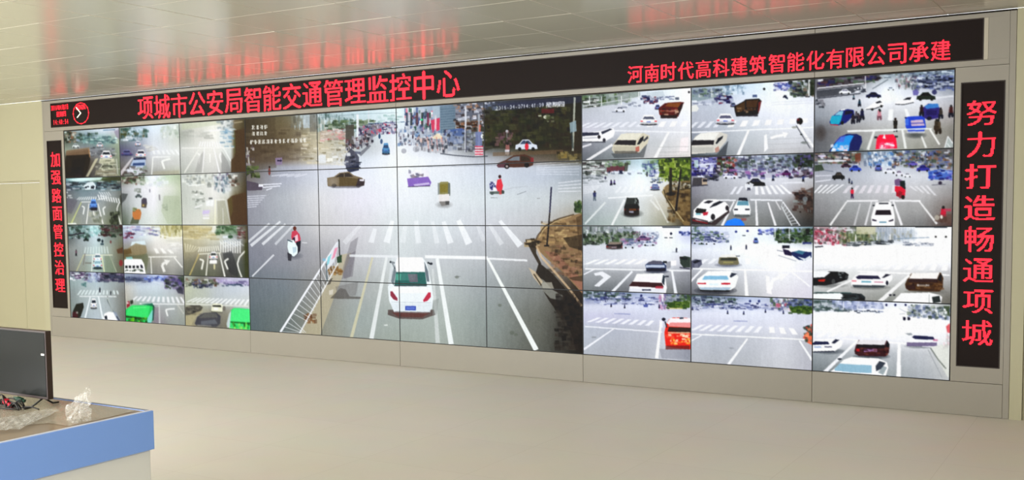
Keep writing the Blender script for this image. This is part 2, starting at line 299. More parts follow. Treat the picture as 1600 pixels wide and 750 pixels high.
 '6': [0,0,2097152,15728640,33030144,66584576,133169152,264241152,528482304,520093696,1056964608,2113929216,2080374784,4227858432,4160749568,4293918720,4294705152,4294836224,4294901760,4164878336,4028596224,3759112192,3759112192,3759112192,4027547648,4027547648,4161765376,4229890048,4294901760,2147352576,1073479680,267386880],
 '7': [0,0,4294934528,4294934528,4294934528,4294901760,4294901760,4063232,4063232,4063232,8126464,8126464,16252928,16252928,32505856,32505856,65011712,65011712,65011712,130023424,130023424,260046848,260046848,520093696,520093696,1040187392,1040187392,2113929216,2080374784,2080374784,4160749568,939524096],
 '8': [0,0,132120576,536346624,1073610752,2147418112,4231987200,4162813952,4027547648,4027547648,4027547648,4027547648,4027547648,4162813952,4231987200,2147352576,1073479680,1073479680,4294901760,4231987200,4027547648,4027547648,3758587904,3758604288,3758604288,3759112192,4027547648,4162813952,4294901760,2147352576,1073479680,536346624],
 '9': [0,0,132120576,536346624,2147221504,4294836224,4236181504,4162781184,4027547648,3759112192,3759112192,3759112192,4027547648,4027547648,4162813952,4294934528,4294934528,2147450880,536805376,18808832,2031616,4063232,8257536,8126464,16515072,33030144,66060288,132120576,264241152,528482304,520093696,234881024],
 ':': [0,0,0,0,0,0,0,0,0,0,0,0,58720256,130023424,132120576,132120576,62914560,0,0,0,0,0,0,0,0,0,0,58720256,130023424,132120576,132120576,62914560],
 '-': [0,0,0,0,0,0,0,0,0,0,0,0,0,0,0,0,0,0,0,0,536346624,1073479680,1073479680,1073479680,536346624,0,0,0,0,0,0,0]}
def bits(ch):
    h = GLYPH[ch]
    return [[(h[r] >> (31-c)) & 1 for c in range(32)] for r in range(32)]
M_board = mat('led_board_black', (26, 16, 13), 0.6, 0.15, noise=0.15, nscale=60)
M_led = mat('red_led', (60, 0, 0), 0.5, 0.2, emit=(1.0, 0.017, 0.033), estr=2.7)
M_led_w = mat('white_led', (60, 60, 60), 0.5, 0.2, emit=(1.0, 0.95, 0.75), estr=1.6)
M_alu = mat('aluminium_frame', (188, 180, 162), 0.35, 0.5)

def dot(bm, x, z, wx, wz, y=-0.0005, d=0.0025):
    a = [bm.verts.new((x+sx*wx/2, y, z+sz*wz/2)) for sx, sz in ((-1, -1), (1, -1), (1, 1), (-1, 1))]
    b = [bm.verts.new((x+sx*wx*.42, y-d, z+sz*wz*.42)) for sx, sz in ((-1, -1), (1, -1), (1, 1), (-1, 1))]
    bm.faces.new(b)
    for k in range(4): bm.faces.new((a[k], a[(k+1) % 4], b[(k+1) % 4], b[k]))
def char_mesh(mb, ch, x, z, w, h, fill=0.94):
    px, pz = w/32, h/32
    for r, row in enumerate(bits(ch)):
        for c, v in enumerate(row):
            if v: dot(mb.bm, x+(c+.5)*px, z+h-(r+.5)*pz, px*fill, pz*fill)
def text_row(root, txt, x0, z, pitch, w, h, name='lit_character', fill=0.98):
    for k, ch in enumerate(txt):
        mb = MB(); char_mesh(mb, ch, x0+k*pitch+(pitch-w)/2, z, w, h, fill); rel(mb.build(name, M_led), root)
def board(root, x0, x1, z0, z1):
    rel(MB().box(x0, x1, 0.0, 0.045, z0, z1).build('display_board', M_board), root)
    fr = MB(); t = 0.007
    fr.box(x0, x1, -0.008, 0.0, z0, z0+t).box(x0, x1, -0.008, 0.0, z1-t, z1).box(x0, x0+t, -0.008, 0.0, z0+t, z1-t).box(x1-t, x1, -0.008, 0.0, z0+t, z1-t)
    rel(fr.build('frame', mat('dark_sign_frame', (50, 40, 34), 0.5, 0.4)), root)

sign = thing('led_sign', (5.1, 0.02, LZ0), 'long horizontal black sign with red lit title and small clock above the screens', 'led sign', 'red LED signs around the video wall')
board(sign, LX0, LX1-0.03, LZ0, LZ1)
rel(MB().box(LX1-0.029, LX1, -0.007, 0.045, LZ0, LZ1, 0.001).build('end_cap', M_alu), sign)
text_row(sign, '项城市公安局智能交通管理监控中心', 1.350, 2.611, 0.2820, 0.266, 0.274, fill=1.12)
text_row(sign, '河南时代高科建筑智能化有限公司承建', 7.578, 2.617, 0.1528, 0.140, 0.152)
text_row(sign, '2016年04月07日', -0.222, 2.812, 0.0295, 0.030, 0.062, 'lit_date')
text_row(sign, '星期四', -0.130, 2.728, 0.062, 0.058, 0.066, 'lit_weekday')
text_row(sign, '14:40:54', -0.190, 2.636, 0.037, 0.034, 0.062, 'lit_time')
ck = MB()
for k in range(60):
    a = 2*math.pi*k/60; big = 1.7 if k % 5 == 0 else 0.9
    dot(ck.bm, 0.338+0.143*math.sin(a), 2.750+0.124*math.cos(a), 0.011*big, 0.009*big)
for k in range(-5, 6):
    for j in range(5):
        if (k*7+j*3) % 4: dot(ck.bm, 0.338+k*0.016, 2.80+j*0.012, 0.013, 0.010)
clock = rel(ck.build('clock_dial', M_led), sign)
hd = MB()
def hand(x0, z0, x1, z1, w):
    n = 14
    for k in range(n+1): dot(hd.bm, x0+(x1-x0)*k/n, z0+(z1-z0)*k/n, w, w*0.8, y=-0.003)
hand(0.338, 2.752, 0.258, 2.822, 0.014); hand(0.338, 2.752, 0.270, 2.704, 0.014)
h_ = hd.build('clock_hand', M_led_w); h_.parent = clock

def column_sign(txt, box, cx, z_top, pitch, w, h, label):
    r = thing('led_sign', ((box[0]+box[1])/2, 0.02, box[2]), label, 'led sign', 'red LED signs around the video wall')
    board(r, *box)
    for k, ch in enumerate(txt):
        mb = MB(); char_mesh(mb, ch, cx-w/2, z_top-k*pitch-h, w, h); rel(mb.build('lit_character', M_led), r)
column_sign('加强路面管控治理', SL, -0.186, 2.302, 0.2235, 0.186, 0.186, 'narrow vertical black sign with red characters left of the screens')
column_sign('努力打造畅通项城', SR, 10.384, 2.318, 0.2290, 0.208, 0.190, 'vertical black sign with red characters right of the screens')

# ------------------------------------------------------------------ the pictures the wall of screens displays
# Each picture is drawn on the plane of the screens, in metres along and up the wall.
RES = 400.0                                                  # drawing points per metre
GW, GH = int(round(10*PW*RES)), int(round(4*PH*RES))
ART = np.zeros((GH, GW, 3), np.float32)

def wall(x, y):
    """point of the wall seen at (x, y) of the 1600x750 frame"""
    d = (x-800.0)/CF*RIGHT - (y-CCY)/CF*UP + FWD
    t = -CPOS[1]/d[1]; p = CPOS+t*d
    return p[0], p[2]
def G(x, y):
    X, Z = wall(x, y); return X*RES, (ZT-Z)*RES
CLIP = [0, 0, GW, GH]
def cell(c0, r0, c1=None, r1=None):
    c1 = c0+1 if c1 is None else c1; r1 = r0+1 if r1 is None else r1
    CLIP[:] = [int(round(c0*PW*RES)), int(round(r0*PH*RES)), int(round(c1*PW*RES)), int(round(r1*PH*RES))]
def paint_mask(gp, col, a):
    gp = np.asarray(gp); x0 = max(CLIP[0], int(gp[:, 0].min())); x1 = min(CLIP[2], int(gp[:, 0].max())+2)
    y0 = max(CLIP[1], int(gp[:, 1].min())); y1 = min(CLIP[3], int(gp[:, 1].max())+2)
    if x1 <= x0 or y1 <= y0: return
    xx = np.arange(x0, x1)+0.5; yy = (np.arange(y0, y1)+0.5)[:, None]
    ins = np.zeros((y1-y0, x1-x0), bool); n = len(gp)
    for i in range(n):
        ax, ay = gp[i]; bx, by = gp[(i+1) % n]
        if ay == by: continue
        c = ((ay > yy) != (by > yy)) & (xx < (bx-ax)*(yy-ay)/(by-ay)+ax)
        ins ^= c
    sub = ART[y0:y1, x0:x1]
    sub[ins] = sub[ins]*(1-a)+np.array(col, np.float32)*a
def P(pts, col, a=1.0): paint_mask([G(*p) for p in pts], col, a)
def R(x0, y0, x1, y1, col, a=1.0): P([(x0, y0), (x1, y0), (x1, y1), (x0, y1)], col, a)
def L(x0, y0, x1, y1, w, col, a=1.0, w2=None):
    d = math.hypot(x1-x0, y1-y0) or 1; nx, ny = -(y1-y0)/d/2, (x1-x0)/d/2; w2 = w if w2 is None else w2
    P([(x0+nx*w, y0+ny*w), (x1+nx*w2, y1+ny*w2), (x1-nx*w2, y1-ny*w2), (x0-nx*w, y0-ny*w)], col, a)
def PL(pts, w, col, a=1.0):
    for p, q in zip(pts, pts[1:]): L(p[0], p[1], q[0], q[1], w, col, a)
def E(cx, cy, rx, ry, col, a=1.0):
    P([(cx+rx*math.cos(t), cy+ry*math.sin(t)) for t in np.linspace(0, 2*math.pi, 18)[:-1]], col, a)
def SOFT(cx, cy, rx, ry, col, a=1.0):
    for k in (1.0, 0.85, 0.7, 0.55, 0.4, 0.25): E(cx, cy, rx*k, ry*k, col, 1-(1-a)**(1/4.0))
def TONES(xs, ys, cols):
    """smooth tones of a picture, given at a lattice of points"""
    x0, y0, x1, y1 = CLIP
    gx = np.arange(x0, x1, 1.0)+.5; gy = np.arange(y0, y1, 1.0)+.5
    X = np.broadcast_to(gx[None, :]/RES, (len(gy), len(gx))); Z = ZT-np.broadcast_to(gy[:, None]/RES, X.shape)
    q = [X-CPOS[0], -CPOS[1]+0*X, Z-CPOS[2]]
    u = sum(q[i]*RIGHT[i] for i in range(3)); v = sum(q[i]*UP[i] for i in range(3)); w = sum(q[i]*FWD[i] for i in range(3))
    fx = 800+CF*u/w; fy = CCY-CF*v/w
    C = np.array(cols, np.float32)
    ix = np.clip(np.searchsorted(xs, fx)-1, 0, len(xs)-2); iy = np.clip(np.searchsorted(ys, fy)-1, 0, len(ys)-2)
    xs = np.array(xs, float); ys = np.array(ys, float)
    tx = np.clip((fx-xs[ix])/(xs[ix+1]-xs[ix]), 0, 1)[..., None]; ty = np.clip((fy-ys[iy])/(ys[iy+1]-ys[iy]), 0, 1)[..., None]
    tx = tx*tx*(3-2*tx)*.5+tx*.5; ty = ty*ty*(3-2*ty)*.5+ty*.5
    ART[y0:y1, x0:x1] = (C[iy, ix]*(1-tx)+C[iy, ix+1]*tx)*(1-ty)+(C[iy+1, ix]*(1-tx)+C[iy+1, ix+1]*tx)*ty
def CLUT(x0, y0, x1, y1, n, cols, sx=(1, 5), sy=(1, 3), a=0.8, seed=0, slope=0.0, inside=None):
    """busy far street: many small patches"""
    r = random.Random(seed*977+int(x0*7+y0*3))
    if n >= 40:
        mc = tuple(np.mean(np.array(cols, float), 0)); k = slope*(x1-x0)
        P([(x0, y0+1), (x0*.7+x1*.3, y0+k*.3), (x1, y0+k+1), (x1, y1+k-1), (x0*.4+x1*.6, y1+k*.6), (x0, y1-1)], mc, .34*a)
    for _ in range(n):
        x = r.uniform(x0, x1); y = r.uniform(y0, y1)+slope*(x-x0)
        w, h = r.uniform(*sx), r.uniform(*sy); c = r.choice(cols); j = r.uniform(-12, 12)
        w, h = w*1.25, h*1.2; q = r.uniform(-.12, .12)*h; P([(x-w/2, y-h/2-q), (x+w*.48, y-h/2+q), (x+w/2, y+h/2), (x-w*.46, y+h/2-q)], tuple(np.clip(np.array(c)+j, 0, 255)), min(.95, a*1.2*r.uniform(.6, 1)))
def ZEB(t0, t1, b0, b1, n, col=(240, 242, 246), a=0.85, duty=0.5):
    """zebra crossing: n bars from the line t0-t1 to the line b0-b1"""
    for k in range(n):
        u0, u1 = k/(n-1+duty), (k+duty)/(n-1+duty)
        f = lambda p, q, t: (p[0]+(q[0]-p[0])*t, p[1]+(q[1]-p[1])*t)
        P([f(t0, t1, u0), f(t0, t1, u1), f(b0, b1, u1), f(b0, b1, u0)], col, a)
def GL(ch, x, y, w, h, col, a=0.95, dy=0.0):
    B = bits(ch)
    for r_ in range(32):
        c = 0
        while c < 32:
            if B[r_][c]:
                e = c
                while e < 32 and B[r_][e]: e += 1
                R(x+w*c/32, y+h*r_/32, x+w*e/32, y+h*(r_+1)/32, col, a); c = e
            else: c += 1
def CAR(x0, y0, x1, y1, body, glass=(52, 58, 78), sk=0.0, lights=(200, 50, 60), under=(45, 45, 52), deck=None):
    """car seen from behind and above"""
    w, h = x1-x0, y1-y0; X = lambda u: x0+u*w; Y = lambda v: y0+v*h; sk *= w
    dk = tuple(np.array(body)*0.82); hi = tuple(np.minimum(255, np.array(body)*1.08+6))
    SOFT(X(.5), Y(.96), w*.56, h*.13, under, .8)
    P([(X(.02), Y(.55)), (X(.1), Y(.42)), (X(.9), Y(.42)), (X(.98), Y(.55)), (X(1), Y(.86)), (X(.95), Y(.94)), (X(.05), Y(.94)), (X(0), Y(.86))], body)
    P([(X(.10), Y(.47)), (X(.24)+sk, Y(.03)), (X(.76)+sk, Y(.03)), (X(.90), Y(.47))], hi)
    P([(X(.15), Y(.46)), (X(.25)+sk*.6, Y(.20)), (X(.75)+sk*.6, Y(.20)), (X(.85), Y(.46))], glass)
    P([(X(.05), Y(.52)), (X(.95), Y(.52)), (X(.97), Y(.60)), (X(.03), Y(.60))], deck or hi)
    P([(X(.02), Y(.76)), (X(.98), Y(.76)), (X(.95), Y(.93)), (X(.05), Y(.93))], dk)
    R(X(.03), Y(.60), X(.17), Y(.70), lights, .8); R(X(.83), Y(.60), X(.97), Y(.70), lights, .8)
    R(X(.38), Y(.66), X(.62), Y(.76), (90, 110, 190), .7)
    R(X(.03), Y(.92), X(.2), Y(1.0), (35, 35, 38)); R(X(.8), Y(.92), X(.97), Y(1.0), (35, 35, 38))
def SUV(x0, y0, x1, y1, body, roof, glass=(50, 36, 42), sk=0.0, lights=(190, 40, 50)):
    w, h = x1-x0, y1-y0; X = lambda u: x0+u*w; Y = lambda v: y0+v*h; sk *= w
    SOFT(X(.5), Y(.97), w*.56, h*.12, (60, 60, 64), .8)
    P([(X(0), Y(.50)), (X(.06), Y(.38)), (X(.94), Y(.38)), (X(1), Y(.5)), (X(.99), Y(.9)), (X(.93), Y(.97)), (X(.06), Y(.97)), (X(0), Y(.88))], body)
    P([(X(.04), Y(.42)), (X(.15)+sk, Y(0)), (X(.84)+sk, Y(0)), (X(.95), Y(.42))], roof)
    P([(X(.02), Y(.60)), (X(.06), Y(.36)), (X(.93), Y(.36)), (X(.97), Y(.60))], glass)
    P([(X(.88), Y(.40)), (X(.84)+sk, Y(.06)), (X(.93)+sk*.8, Y(.12)), (X(.985), Y(.5))], glass)
    R(X(.01), Y(.60), X(.13), Y(.70), lights, .8); R(X(.86), Y(.60), X(.98), Y(.70), lights, .8)
    R(X(.34), Y(.74), X(.62), Y(.84), (200, 205, 225), .7)
def SIDE(x0, y0, x1, y1, body, glass=(60, 70, 90), face=1):
    """car seen from the side; face 1 heads right"""
    X = lambda u: x0+(x1-x0)*(u if face > 0 else 1-u); Y = lambda v: y0+v*(y1-y0)
    P([(X(0), Y(.9)), (X(.02), Y(.5)), (X(.18), Y(.38)), (X(.32), Y(.02)), (X(.62), Y(0)), (X(.78), Y(.38)), (X(.97), Y(.5)), (X(1), Y(.88))], body)
    P([(X(.22), Y(.42)), (X(.34), Y(.1)), (X(.60), Y(.08)), (X(.74), Y(.42))], glass)
    L(X(.47), Y(.08), X(.48), Y(.42), max(.6, (x1-x0)*.02), body)
    for u in (.2, .8): E(X(u), Y(.88), (x1-x0)*.075*1.0, (y1-y0)*.17, (28, 28, 32))
def MAN(x, y, h, col, leg=(40, 42, 52), head=(70, 60, 58)):
    E(x, y-h*.9, h*.09, h*.10, head); P([(x-h*.16, y-h*.8), (x+h*.16, y-h*.8), (x+h*.13, y-h*.4), (x-h*.13, y-h*.4)], col)
    P([(x-h*.12, y-h*.42), (x+h*.12, y-h*.42), (x+h*.14, y), (x+h*.04, y), (x, y-h*.25), (x-h*.05, y), (x-h*.14, y)], leg)
def BIKE(x, y, h, col, frame=(50, 52, 64)):
    E(x-h*.12, y-h*.14, h*.10, h*.15, frame); E(x+h*.12, y-h*.16, h*.10, h*.15, frame)
    P([(x-h*.2, y-h*.45), (x+h*.2, y-h*.4), (x+h*.22, y-h*.2), (x-h*.22, y-h*.2)], frame)
    P([(x-h*.14, y-h*.85), (x+h*.14, y-h*.85), (x+h*.17, y-h*.38), (x-h*.17, y-h*.38)], col); E(x, y-h*.92, h*.09, h*.1, (50, 42, 44))
def ARROW(pts, col=(238, 240, 240), a=.85, w=3):
    PL(pts[:-1], w, col, a); (ax, ay), (bx, by) = pts[-2], pts[-1]
    d = math.hypot(bx-ax, by-ay) or 1; ux, uy = (bx-ax)/d, (by-ay)/d
    P([(bx, by), (ax-uy*w*1.3, ay+ux*w*1.3), (ax+uy*w*1.3, ay-ux*w*1.3)], col, a)
WHT = (242, 244, 248)

# ---- the large crossing, over the sixteen middle panels
cell(3, 0, 7, 4)  # glare over the pale centre is painted into the tones below
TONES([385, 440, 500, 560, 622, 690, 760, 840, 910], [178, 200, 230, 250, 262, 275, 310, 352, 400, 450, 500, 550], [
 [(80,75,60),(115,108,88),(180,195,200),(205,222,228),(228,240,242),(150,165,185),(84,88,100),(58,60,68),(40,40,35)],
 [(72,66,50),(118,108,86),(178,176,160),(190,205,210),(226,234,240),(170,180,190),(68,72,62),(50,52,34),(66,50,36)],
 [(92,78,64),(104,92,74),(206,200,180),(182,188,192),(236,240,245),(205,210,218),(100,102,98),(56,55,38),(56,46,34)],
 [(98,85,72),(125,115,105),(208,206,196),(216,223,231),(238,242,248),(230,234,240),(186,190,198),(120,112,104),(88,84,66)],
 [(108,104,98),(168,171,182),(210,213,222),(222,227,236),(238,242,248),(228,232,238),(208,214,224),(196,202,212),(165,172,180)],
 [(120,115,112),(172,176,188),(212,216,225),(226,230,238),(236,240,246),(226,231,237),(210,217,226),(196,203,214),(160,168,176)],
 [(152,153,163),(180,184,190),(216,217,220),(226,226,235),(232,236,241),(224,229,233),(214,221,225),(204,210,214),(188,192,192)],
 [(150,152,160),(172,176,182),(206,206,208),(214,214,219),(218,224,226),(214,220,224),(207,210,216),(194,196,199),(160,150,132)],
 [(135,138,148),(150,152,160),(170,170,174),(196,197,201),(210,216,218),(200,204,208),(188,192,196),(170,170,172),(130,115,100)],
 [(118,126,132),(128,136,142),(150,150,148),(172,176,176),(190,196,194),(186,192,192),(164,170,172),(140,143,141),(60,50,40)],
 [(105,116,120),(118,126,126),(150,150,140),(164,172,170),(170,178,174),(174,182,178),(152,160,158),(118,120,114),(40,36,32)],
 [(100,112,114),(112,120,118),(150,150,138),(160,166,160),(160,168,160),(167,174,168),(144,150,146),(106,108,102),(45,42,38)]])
# left: shop fronts in shade
P([(383, 186), (430, 182), (432, 262), (383, 268)], (84, 72, 56), .35)
CLUT(386, 196, 480, 250, 90, [(100,90,72),(78,66,54),(130,120,100),(92,82,74)], (4, 16), (1, 5), .25, 1)
CLUT(455, 180, 500, 200, 40, [(200,212,216),(150,155,150),(110,108,98)], (1, 4), (3, 9), .5, 2)
R(484, 178, 494, 206, (120, 118, 112), .6); R(474, 180, 484, 200, (205, 218, 228), .6)
CLUT(470, 205, 555, 258, 110, [(190,180,150),(220,212,190),(150,142,118),(235,232,220),(120,112,92),(205,198,176)], (2, 10), (1, 3), .5, 3)
CLUT(496, 178, 560, 206, 90, [(120,150,150),(200,218,224),(90,110,105),(230,238,242),(150,170,172)], (1, 3), (3, 10), .55, 4)
CLUT(510, 190, 585, 203, 70, [(90,105,85),(110,128,100),(70,86,70),(150,160,140)], (3, 9), (1.5, 4), .7, 5, -0.05)
CLUT(500, 203, 540, 220, 40, [(210,160,160),(180,60,80),(230,225,220),(160,150,140)], (3, 9), (1, 3), .5, 6, -.05)
P([(540, 196), (553, 194), (553, 226), (540, 232)], (84, 80, 74), .85)
R(557, 178, 560.5, 222, (236, 240, 244), .9); R(575, 172, 577, 205, (215, 220, 226), .8)
P([(562, 200), (585, 196), (600, 192), (588, 212), (565, 222)], (120, 112, 116), .6)
CLUT(560, 196, 620, 214, 120, [(90,80,110),(150,140,165),(200,90,110),(60,60,80),(220,222,232),(110,120,150)], (1, 4), (1, 4), .75, 7, -.12)
CLUT(540, 218, 582, 236, 90, [(60,60,70),(90,84,92),(200,200,205),(120,90,90),(150,150,160)], (1, 4), (1, 5), .8, 8, -.25)
P([(560, 240), (577, 226), (580, 228), (564, 244)], (110, 112, 120), .7)
P([(541, 240), (548, 232), (556, 238), (561, 246), (561, 262), (553, 266), (541, 263), (538, 252)], (84, 86, 100), .9)
CLUT(540, 238, 561, 264, 26, [(50,54,66),(120,124,140),(70,76,96)], (3, 8), (1, 3), .7, 9)
P([(540, 262), (561, 258), (561, 266), (545, 270)], (50, 56, 76), .9)
CLUT(486, 240, 545, 256, 26, [(235,238,240),(200,196,180),(220,222,224)], (3, 9), (1.5, 4), .6, 10)
R(498, 243, 509, 255, (226, 230, 234), .8); R(511, 247, 520, 252, (246, 246, 240), .8)
# sky, wires and the far street
PL([(575, 193.5), (600, 192), (640, 190)], 1.0, (60, 84, 120), .7); PL([(500, 184), (560, 178), (622, 176)], .8, (120, 140, 150), .5)
CLUT(590, 180, 625, 192, 36, [(190,212,214),(150,180,176),(215,228,230),(170,190,190)], (3, 8), (1.5, 3), .5, 11)
CLUT(632, 172, 676, 204, 120, [(96,110,150),(200,205,215),(60,70,90),(220,120,140),(150,165,190),(80,110,100),(235,238,242)], (1.5, 4), (2, 8), .75, 12)
for (x, c) in ((634, (70, 76, 92)), (641, (44, 54, 60)), (650, (90, 60, 70)), (658, (60, 70, 66)), (667, (120, 60, 80))):
    R(x, 176, x+3.5, 196, c, .75)
E(659, 187, 1.6, 1.4, (60, 230, 140))
P([(673, 188), (687, 184), (687, 203), (675, 208)], (206, 74, 104), .9); R(679, 180, 682, 206, (240, 220, 226), .8); R(676, 166, 688, 184, (190, 205, 212), .6)
P([(687, 166), (711, 163), (712, 206), (688, 208)], (120, 138, 152), .85)
for y in range(170, 204, 4): L(688, y+1, 711, y-1, 1, (88, 108, 122), .55)
CLUT(711, 162, 756, 200, 120, [(90,92,104),(210,214,224),(60,56,60),(150,150,160),(170,140,120)], (2, 7), (1, 4), .75, 13, -.03)
CLUT(714, 188, 752, 204, 40, [(84,62,50),(150,110,84),(60,54,50),(190,180,170)], (2, 7), (1, 4), .8, 14)
P([(693, 204), (722, 200), (730, 206), (724, 212), (694, 212)], (88, 110, 160), .9); P([(698, 212), (724, 212), (724, 224), (700, 226)], (130, 146, 180), .8)
CLUT(622, 200, 700, 226, 170, [(70,82,100),(140,150,172),(225,228,234),(100,130,170),(190,196,206),(90,80,90)], (1, 4), (1.5, 5), .65, 15, .05)
P([(676, 214), (684, 208), (691, 213), (690, 217), (677, 217)], (236, 222, 196), .9)
for x in (668, 674, 682, 690): L(x, 214, x+2, 236, 1.2, (220, 120, 110), .6)
CLUT(650, 214, 700, 236, 60, [(220,190,180),(90,90,96),(160,160,166),(60,66,76)], (1, 3), (2, 6), .6, 16, .1)
CLUT(700, 204, 760, 236, 110, [(120,130,150),(200,205,214),(80,84,96),(170,176,190),(60,60,66)], (1.5, 6), (1, 5), .55, 17)
R(726, 168, 729, 238, (214, 218, 226), .9); R(727.5, 200, 729, 238, (70, 70, 84), .8); R(746.5, 178, 750, 232, (190, 196, 206), .7); R(748, 195, 751, 206, (214, 130, 110), .7)
R(743, 206, 753, 228, (126, 136, 176), .75); E(754, 213, 3, 3.5, (236, 238, 240), .9)
for k in range(4): R(742, 228+k*4, 755, 230.2+k*4, (214, 88, 110), .85); R(742, 230.2+k*4, 755, 232+k*4, (238, 236, 240), .85)
PL([(688, 240), (712, 243), (740, 245), (762, 244)], 1.6, (70, 74, 84), .8); PL([(720, 234), (770, 232)], .9, (80, 80, 88), .7)
E(631, 236, 4, 4, (150, 152, 160), .6); E(650, 233, 5, 5, (170, 172, 180), .55); E(638, 212, 1.2, 3, (90, 94, 104)); E(645, 214, 1.2, 3, (80, 70, 84))
# right: dark trees behind the pavement
P([(757, 172), (800, 166), (908, 160), (908, 228), (850, 232), (770, 232), (757, 236)], (58, 56, 40), .55)
CLUT(756, 168, 892, 228, 330, [(46,46,28),(66,68,42),(38,34,26),(84,84,56),(60,48,34),(52,58,34)], (2, 10), (2, 7), .55, 18)
CLUT(756, 158, 780, 172, 24, [(210,214,224),(110,120,140),(70,74,86)], (2, 6), (1.5, 4), .7, 19)
P([(778, 162), (908, 150), (908, 160), (800, 172), (778, 172)], (66, 70, 92), .6)
CLUT(776, 205, 800, 226, 30, [(110,84,96),(60,56,56),(140,110,116)], (2, 6), (2, 5), .6, 20)
E(792, 205, 2, 2.2, (190, 190, 196)); R(791.3, 206, 792.8, 216, (150, 150, 150), .8)
E(852, 183, 3, 2.6, (226, 228, 214), .9); R(841, 180, 846, 182, (200, 204, 190), .8); CLUT(844, 178, 872, 190, 14, [(170,176,150),(90,96,70)], (2, 5), (1, 3), .6, 21)
R(846, 170, 866, 177, (120, 40, 50), .6)
SIDE(805, 218, 840, 235, (214, 220, 230), (76, 88, 110), 1); E(823, 229, 3, 5.5, (206, 60, 80)); E(823, 223, 1.6, 1.6, (60, 40, 40))
BIKE(793, 243, 20, (150, 110, 106)); R(789, 234, 796, 242, (236, 238, 244), .8)
P([(770, 238), (880, 234), (880, 240), (770, 244)], (120, 100, 80), .6); P([(872, 238), (886, 237), (886, 247), (872, 248)], (150, 132, 80), .8)
CLUT(872, 236, 906, 250, 30, [(96,88,60),(130,120,84),(60,56,40)], (2, 7), (2, 5), .7, 22)
L(898, 152, 895, 236, 3, (188, 192, 182), .85); P([(890, 192), (900, 188), (901, 205), (891, 208)], (150, 168, 176), .9); L(893, 206, 895, 232, 3, (60, 70, 72), .7)
# brown hatchback, its tracks of glare
P([(776, 259), (778, 255), (790, 250), (802, 243), (820, 241), (830, 245), (834, 251), (833, 258), (826, 261), (780, 262)], (92, 66, 56)); P([(792, 251), (803, 245), (812, 244), (812, 251)], (128, 134, 140)); P([(814, 244), (824, 245), (829, 251), (814, 252)], (70, 60, 50)); P([(776, 258), (790, 252), (794, 262), (778, 262)], (110, 80, 92), .8)
E(792, 260, 4, 4, (40, 34, 36)); E(823, 258, 4, 4, (40, 34, 36)); E(792, 260, 2, 2, (170, 160, 160)); R(829, 246, 834, 254, (150, 60, 70), .7)
for k in range(6): L(838, 256+k*3.2, 905, 250+k*4.6, 1.0, (236, 240, 248), .5)
for k in range(4): L(872, 286+k*4.5, 908, 282+k*5.5, 1.6, (240, 242, 248), .55)
PL([(640, 261), (776, 258)], .9, (90, 96, 108), .5)
# writing on the picture
for k, ch in enumerate('2016-04-07'): GL(ch, 775+k*4.35, 165.5-k*0.32, 5.2, 6.4, (236, 240, 250))
for k, ch in enumerate('14:41:09'): GL(ch, 818+k*4.1, 162.6-k*0.3, 5.0, 6.4, (236, 240, 250))
for k, ch in enumerate('星期四'): GL(ch, 853+k*9.8, 159.6-k*0.6, 9.2, 8.4, (244, 246, 252))
R(853, 160, 882, 167, (236, 238, 246), .28)
rq = random.Random(3)
for (x0, x1, y, h, dy) in ((393, 414, 196, 6.5, -.8), (393, 414, 206, 6.0, -.8), (390, 476, 219, 6.5, -.035)):
    x = x0
    while x < x1:
        yy = y+(dy*(x-x0) if abs(dy) < .1 else -0.03*(x-x0))
        for k in range(4):
            R(x+rq.uniform(0, 1.5), yy+k*h/4, x+rq.uniform(3.6, 5.8), yy+k*h/4+h/6.5, (236, 236, 230), .85)
        for k in range(2): xx = x+rq.uniform(.5, 4.5); R(xx, yy, xx+.9, yy+h, (236, 236, 230), .75)
        x += 6.4
P([(430, 247), (441, 246), (441, 257), (431, 258)], (146, 132, 158), .9); R(433, 250, 438, 252, (50, 40, 70)); P([(438, 248.5), (441, 251), (438, 253.5)], (60, 50, 80))
L(386, 230, 390, 262, 2.4, (200, 200, 194), .8); CLUT(384, 228, 398, 262, 20, [(150,140,150),(200,200,196),(100,90,96)], (1, 4), (2, 6), .6, 23)
CLUT(384, 260, 404, 276, 30, [(76,92,52),(100,112,70),(60,66,44)], (2, 6), (2, 5), .8, 24)
E(421, 268, 2, 6, (130, 84, 80)); E(421, 261, 1.4, 1.6, (60, 40, 36))
P([(384, 282), (402, 286), (411, 292), (409, 297), (388, 298), (384, 296)], (92, 84, 96), .9); R(404, 288, 411, 292, (236, 236, 246), .9)
for k, (a, b) in enumerate(((404, 440), (410, 438), (416, 425))): L(a, 289+k*4, b, 287+k*3.5, 1.8, (240, 242, 250), .75)
for k in range(6): L(386, 307+k*3.4, 416-k*3, 305.5+k*3.4, 1.3, (232, 234, 242), .65)
for k in range(4): L(424+k*12, 275+k*.5, 450+k*10, 272, 1.6, (240, 242, 250), .5)
# brown saloon at speed
P([(512, 291), (511, 278), (522, 276), (530, 270), (545, 268), (553, 274), (566, 278), (570, 284), (569, 290), (560, 292)], (136, 124, 104)); P([(524, 277), (532, 271), (545, 270), (552, 276)], (72, 66, 62)); L(538, 270.5, 538, 277, 1.2, (130, 120, 104)); E(522, 290, 4, 3, (60, 56, 54), .8); E(560, 290, 4, 3, (56, 52, 54), .8); SOFT(520, 284, 10, 8, (160, 152, 140), .5)
P([(530, 276), (570, 280), (569, 290), (530, 292)], (96, 84, 58), .75); P([(560, 278), (570, 281), (569, 290), (556, 291)], (64, 56, 66), .8); R(562, 280, 569, 283, (240, 238, 246), .9); P([(512, 291), (568, 290), (560, 294), (520, 294)], (110, 110, 120), .6)
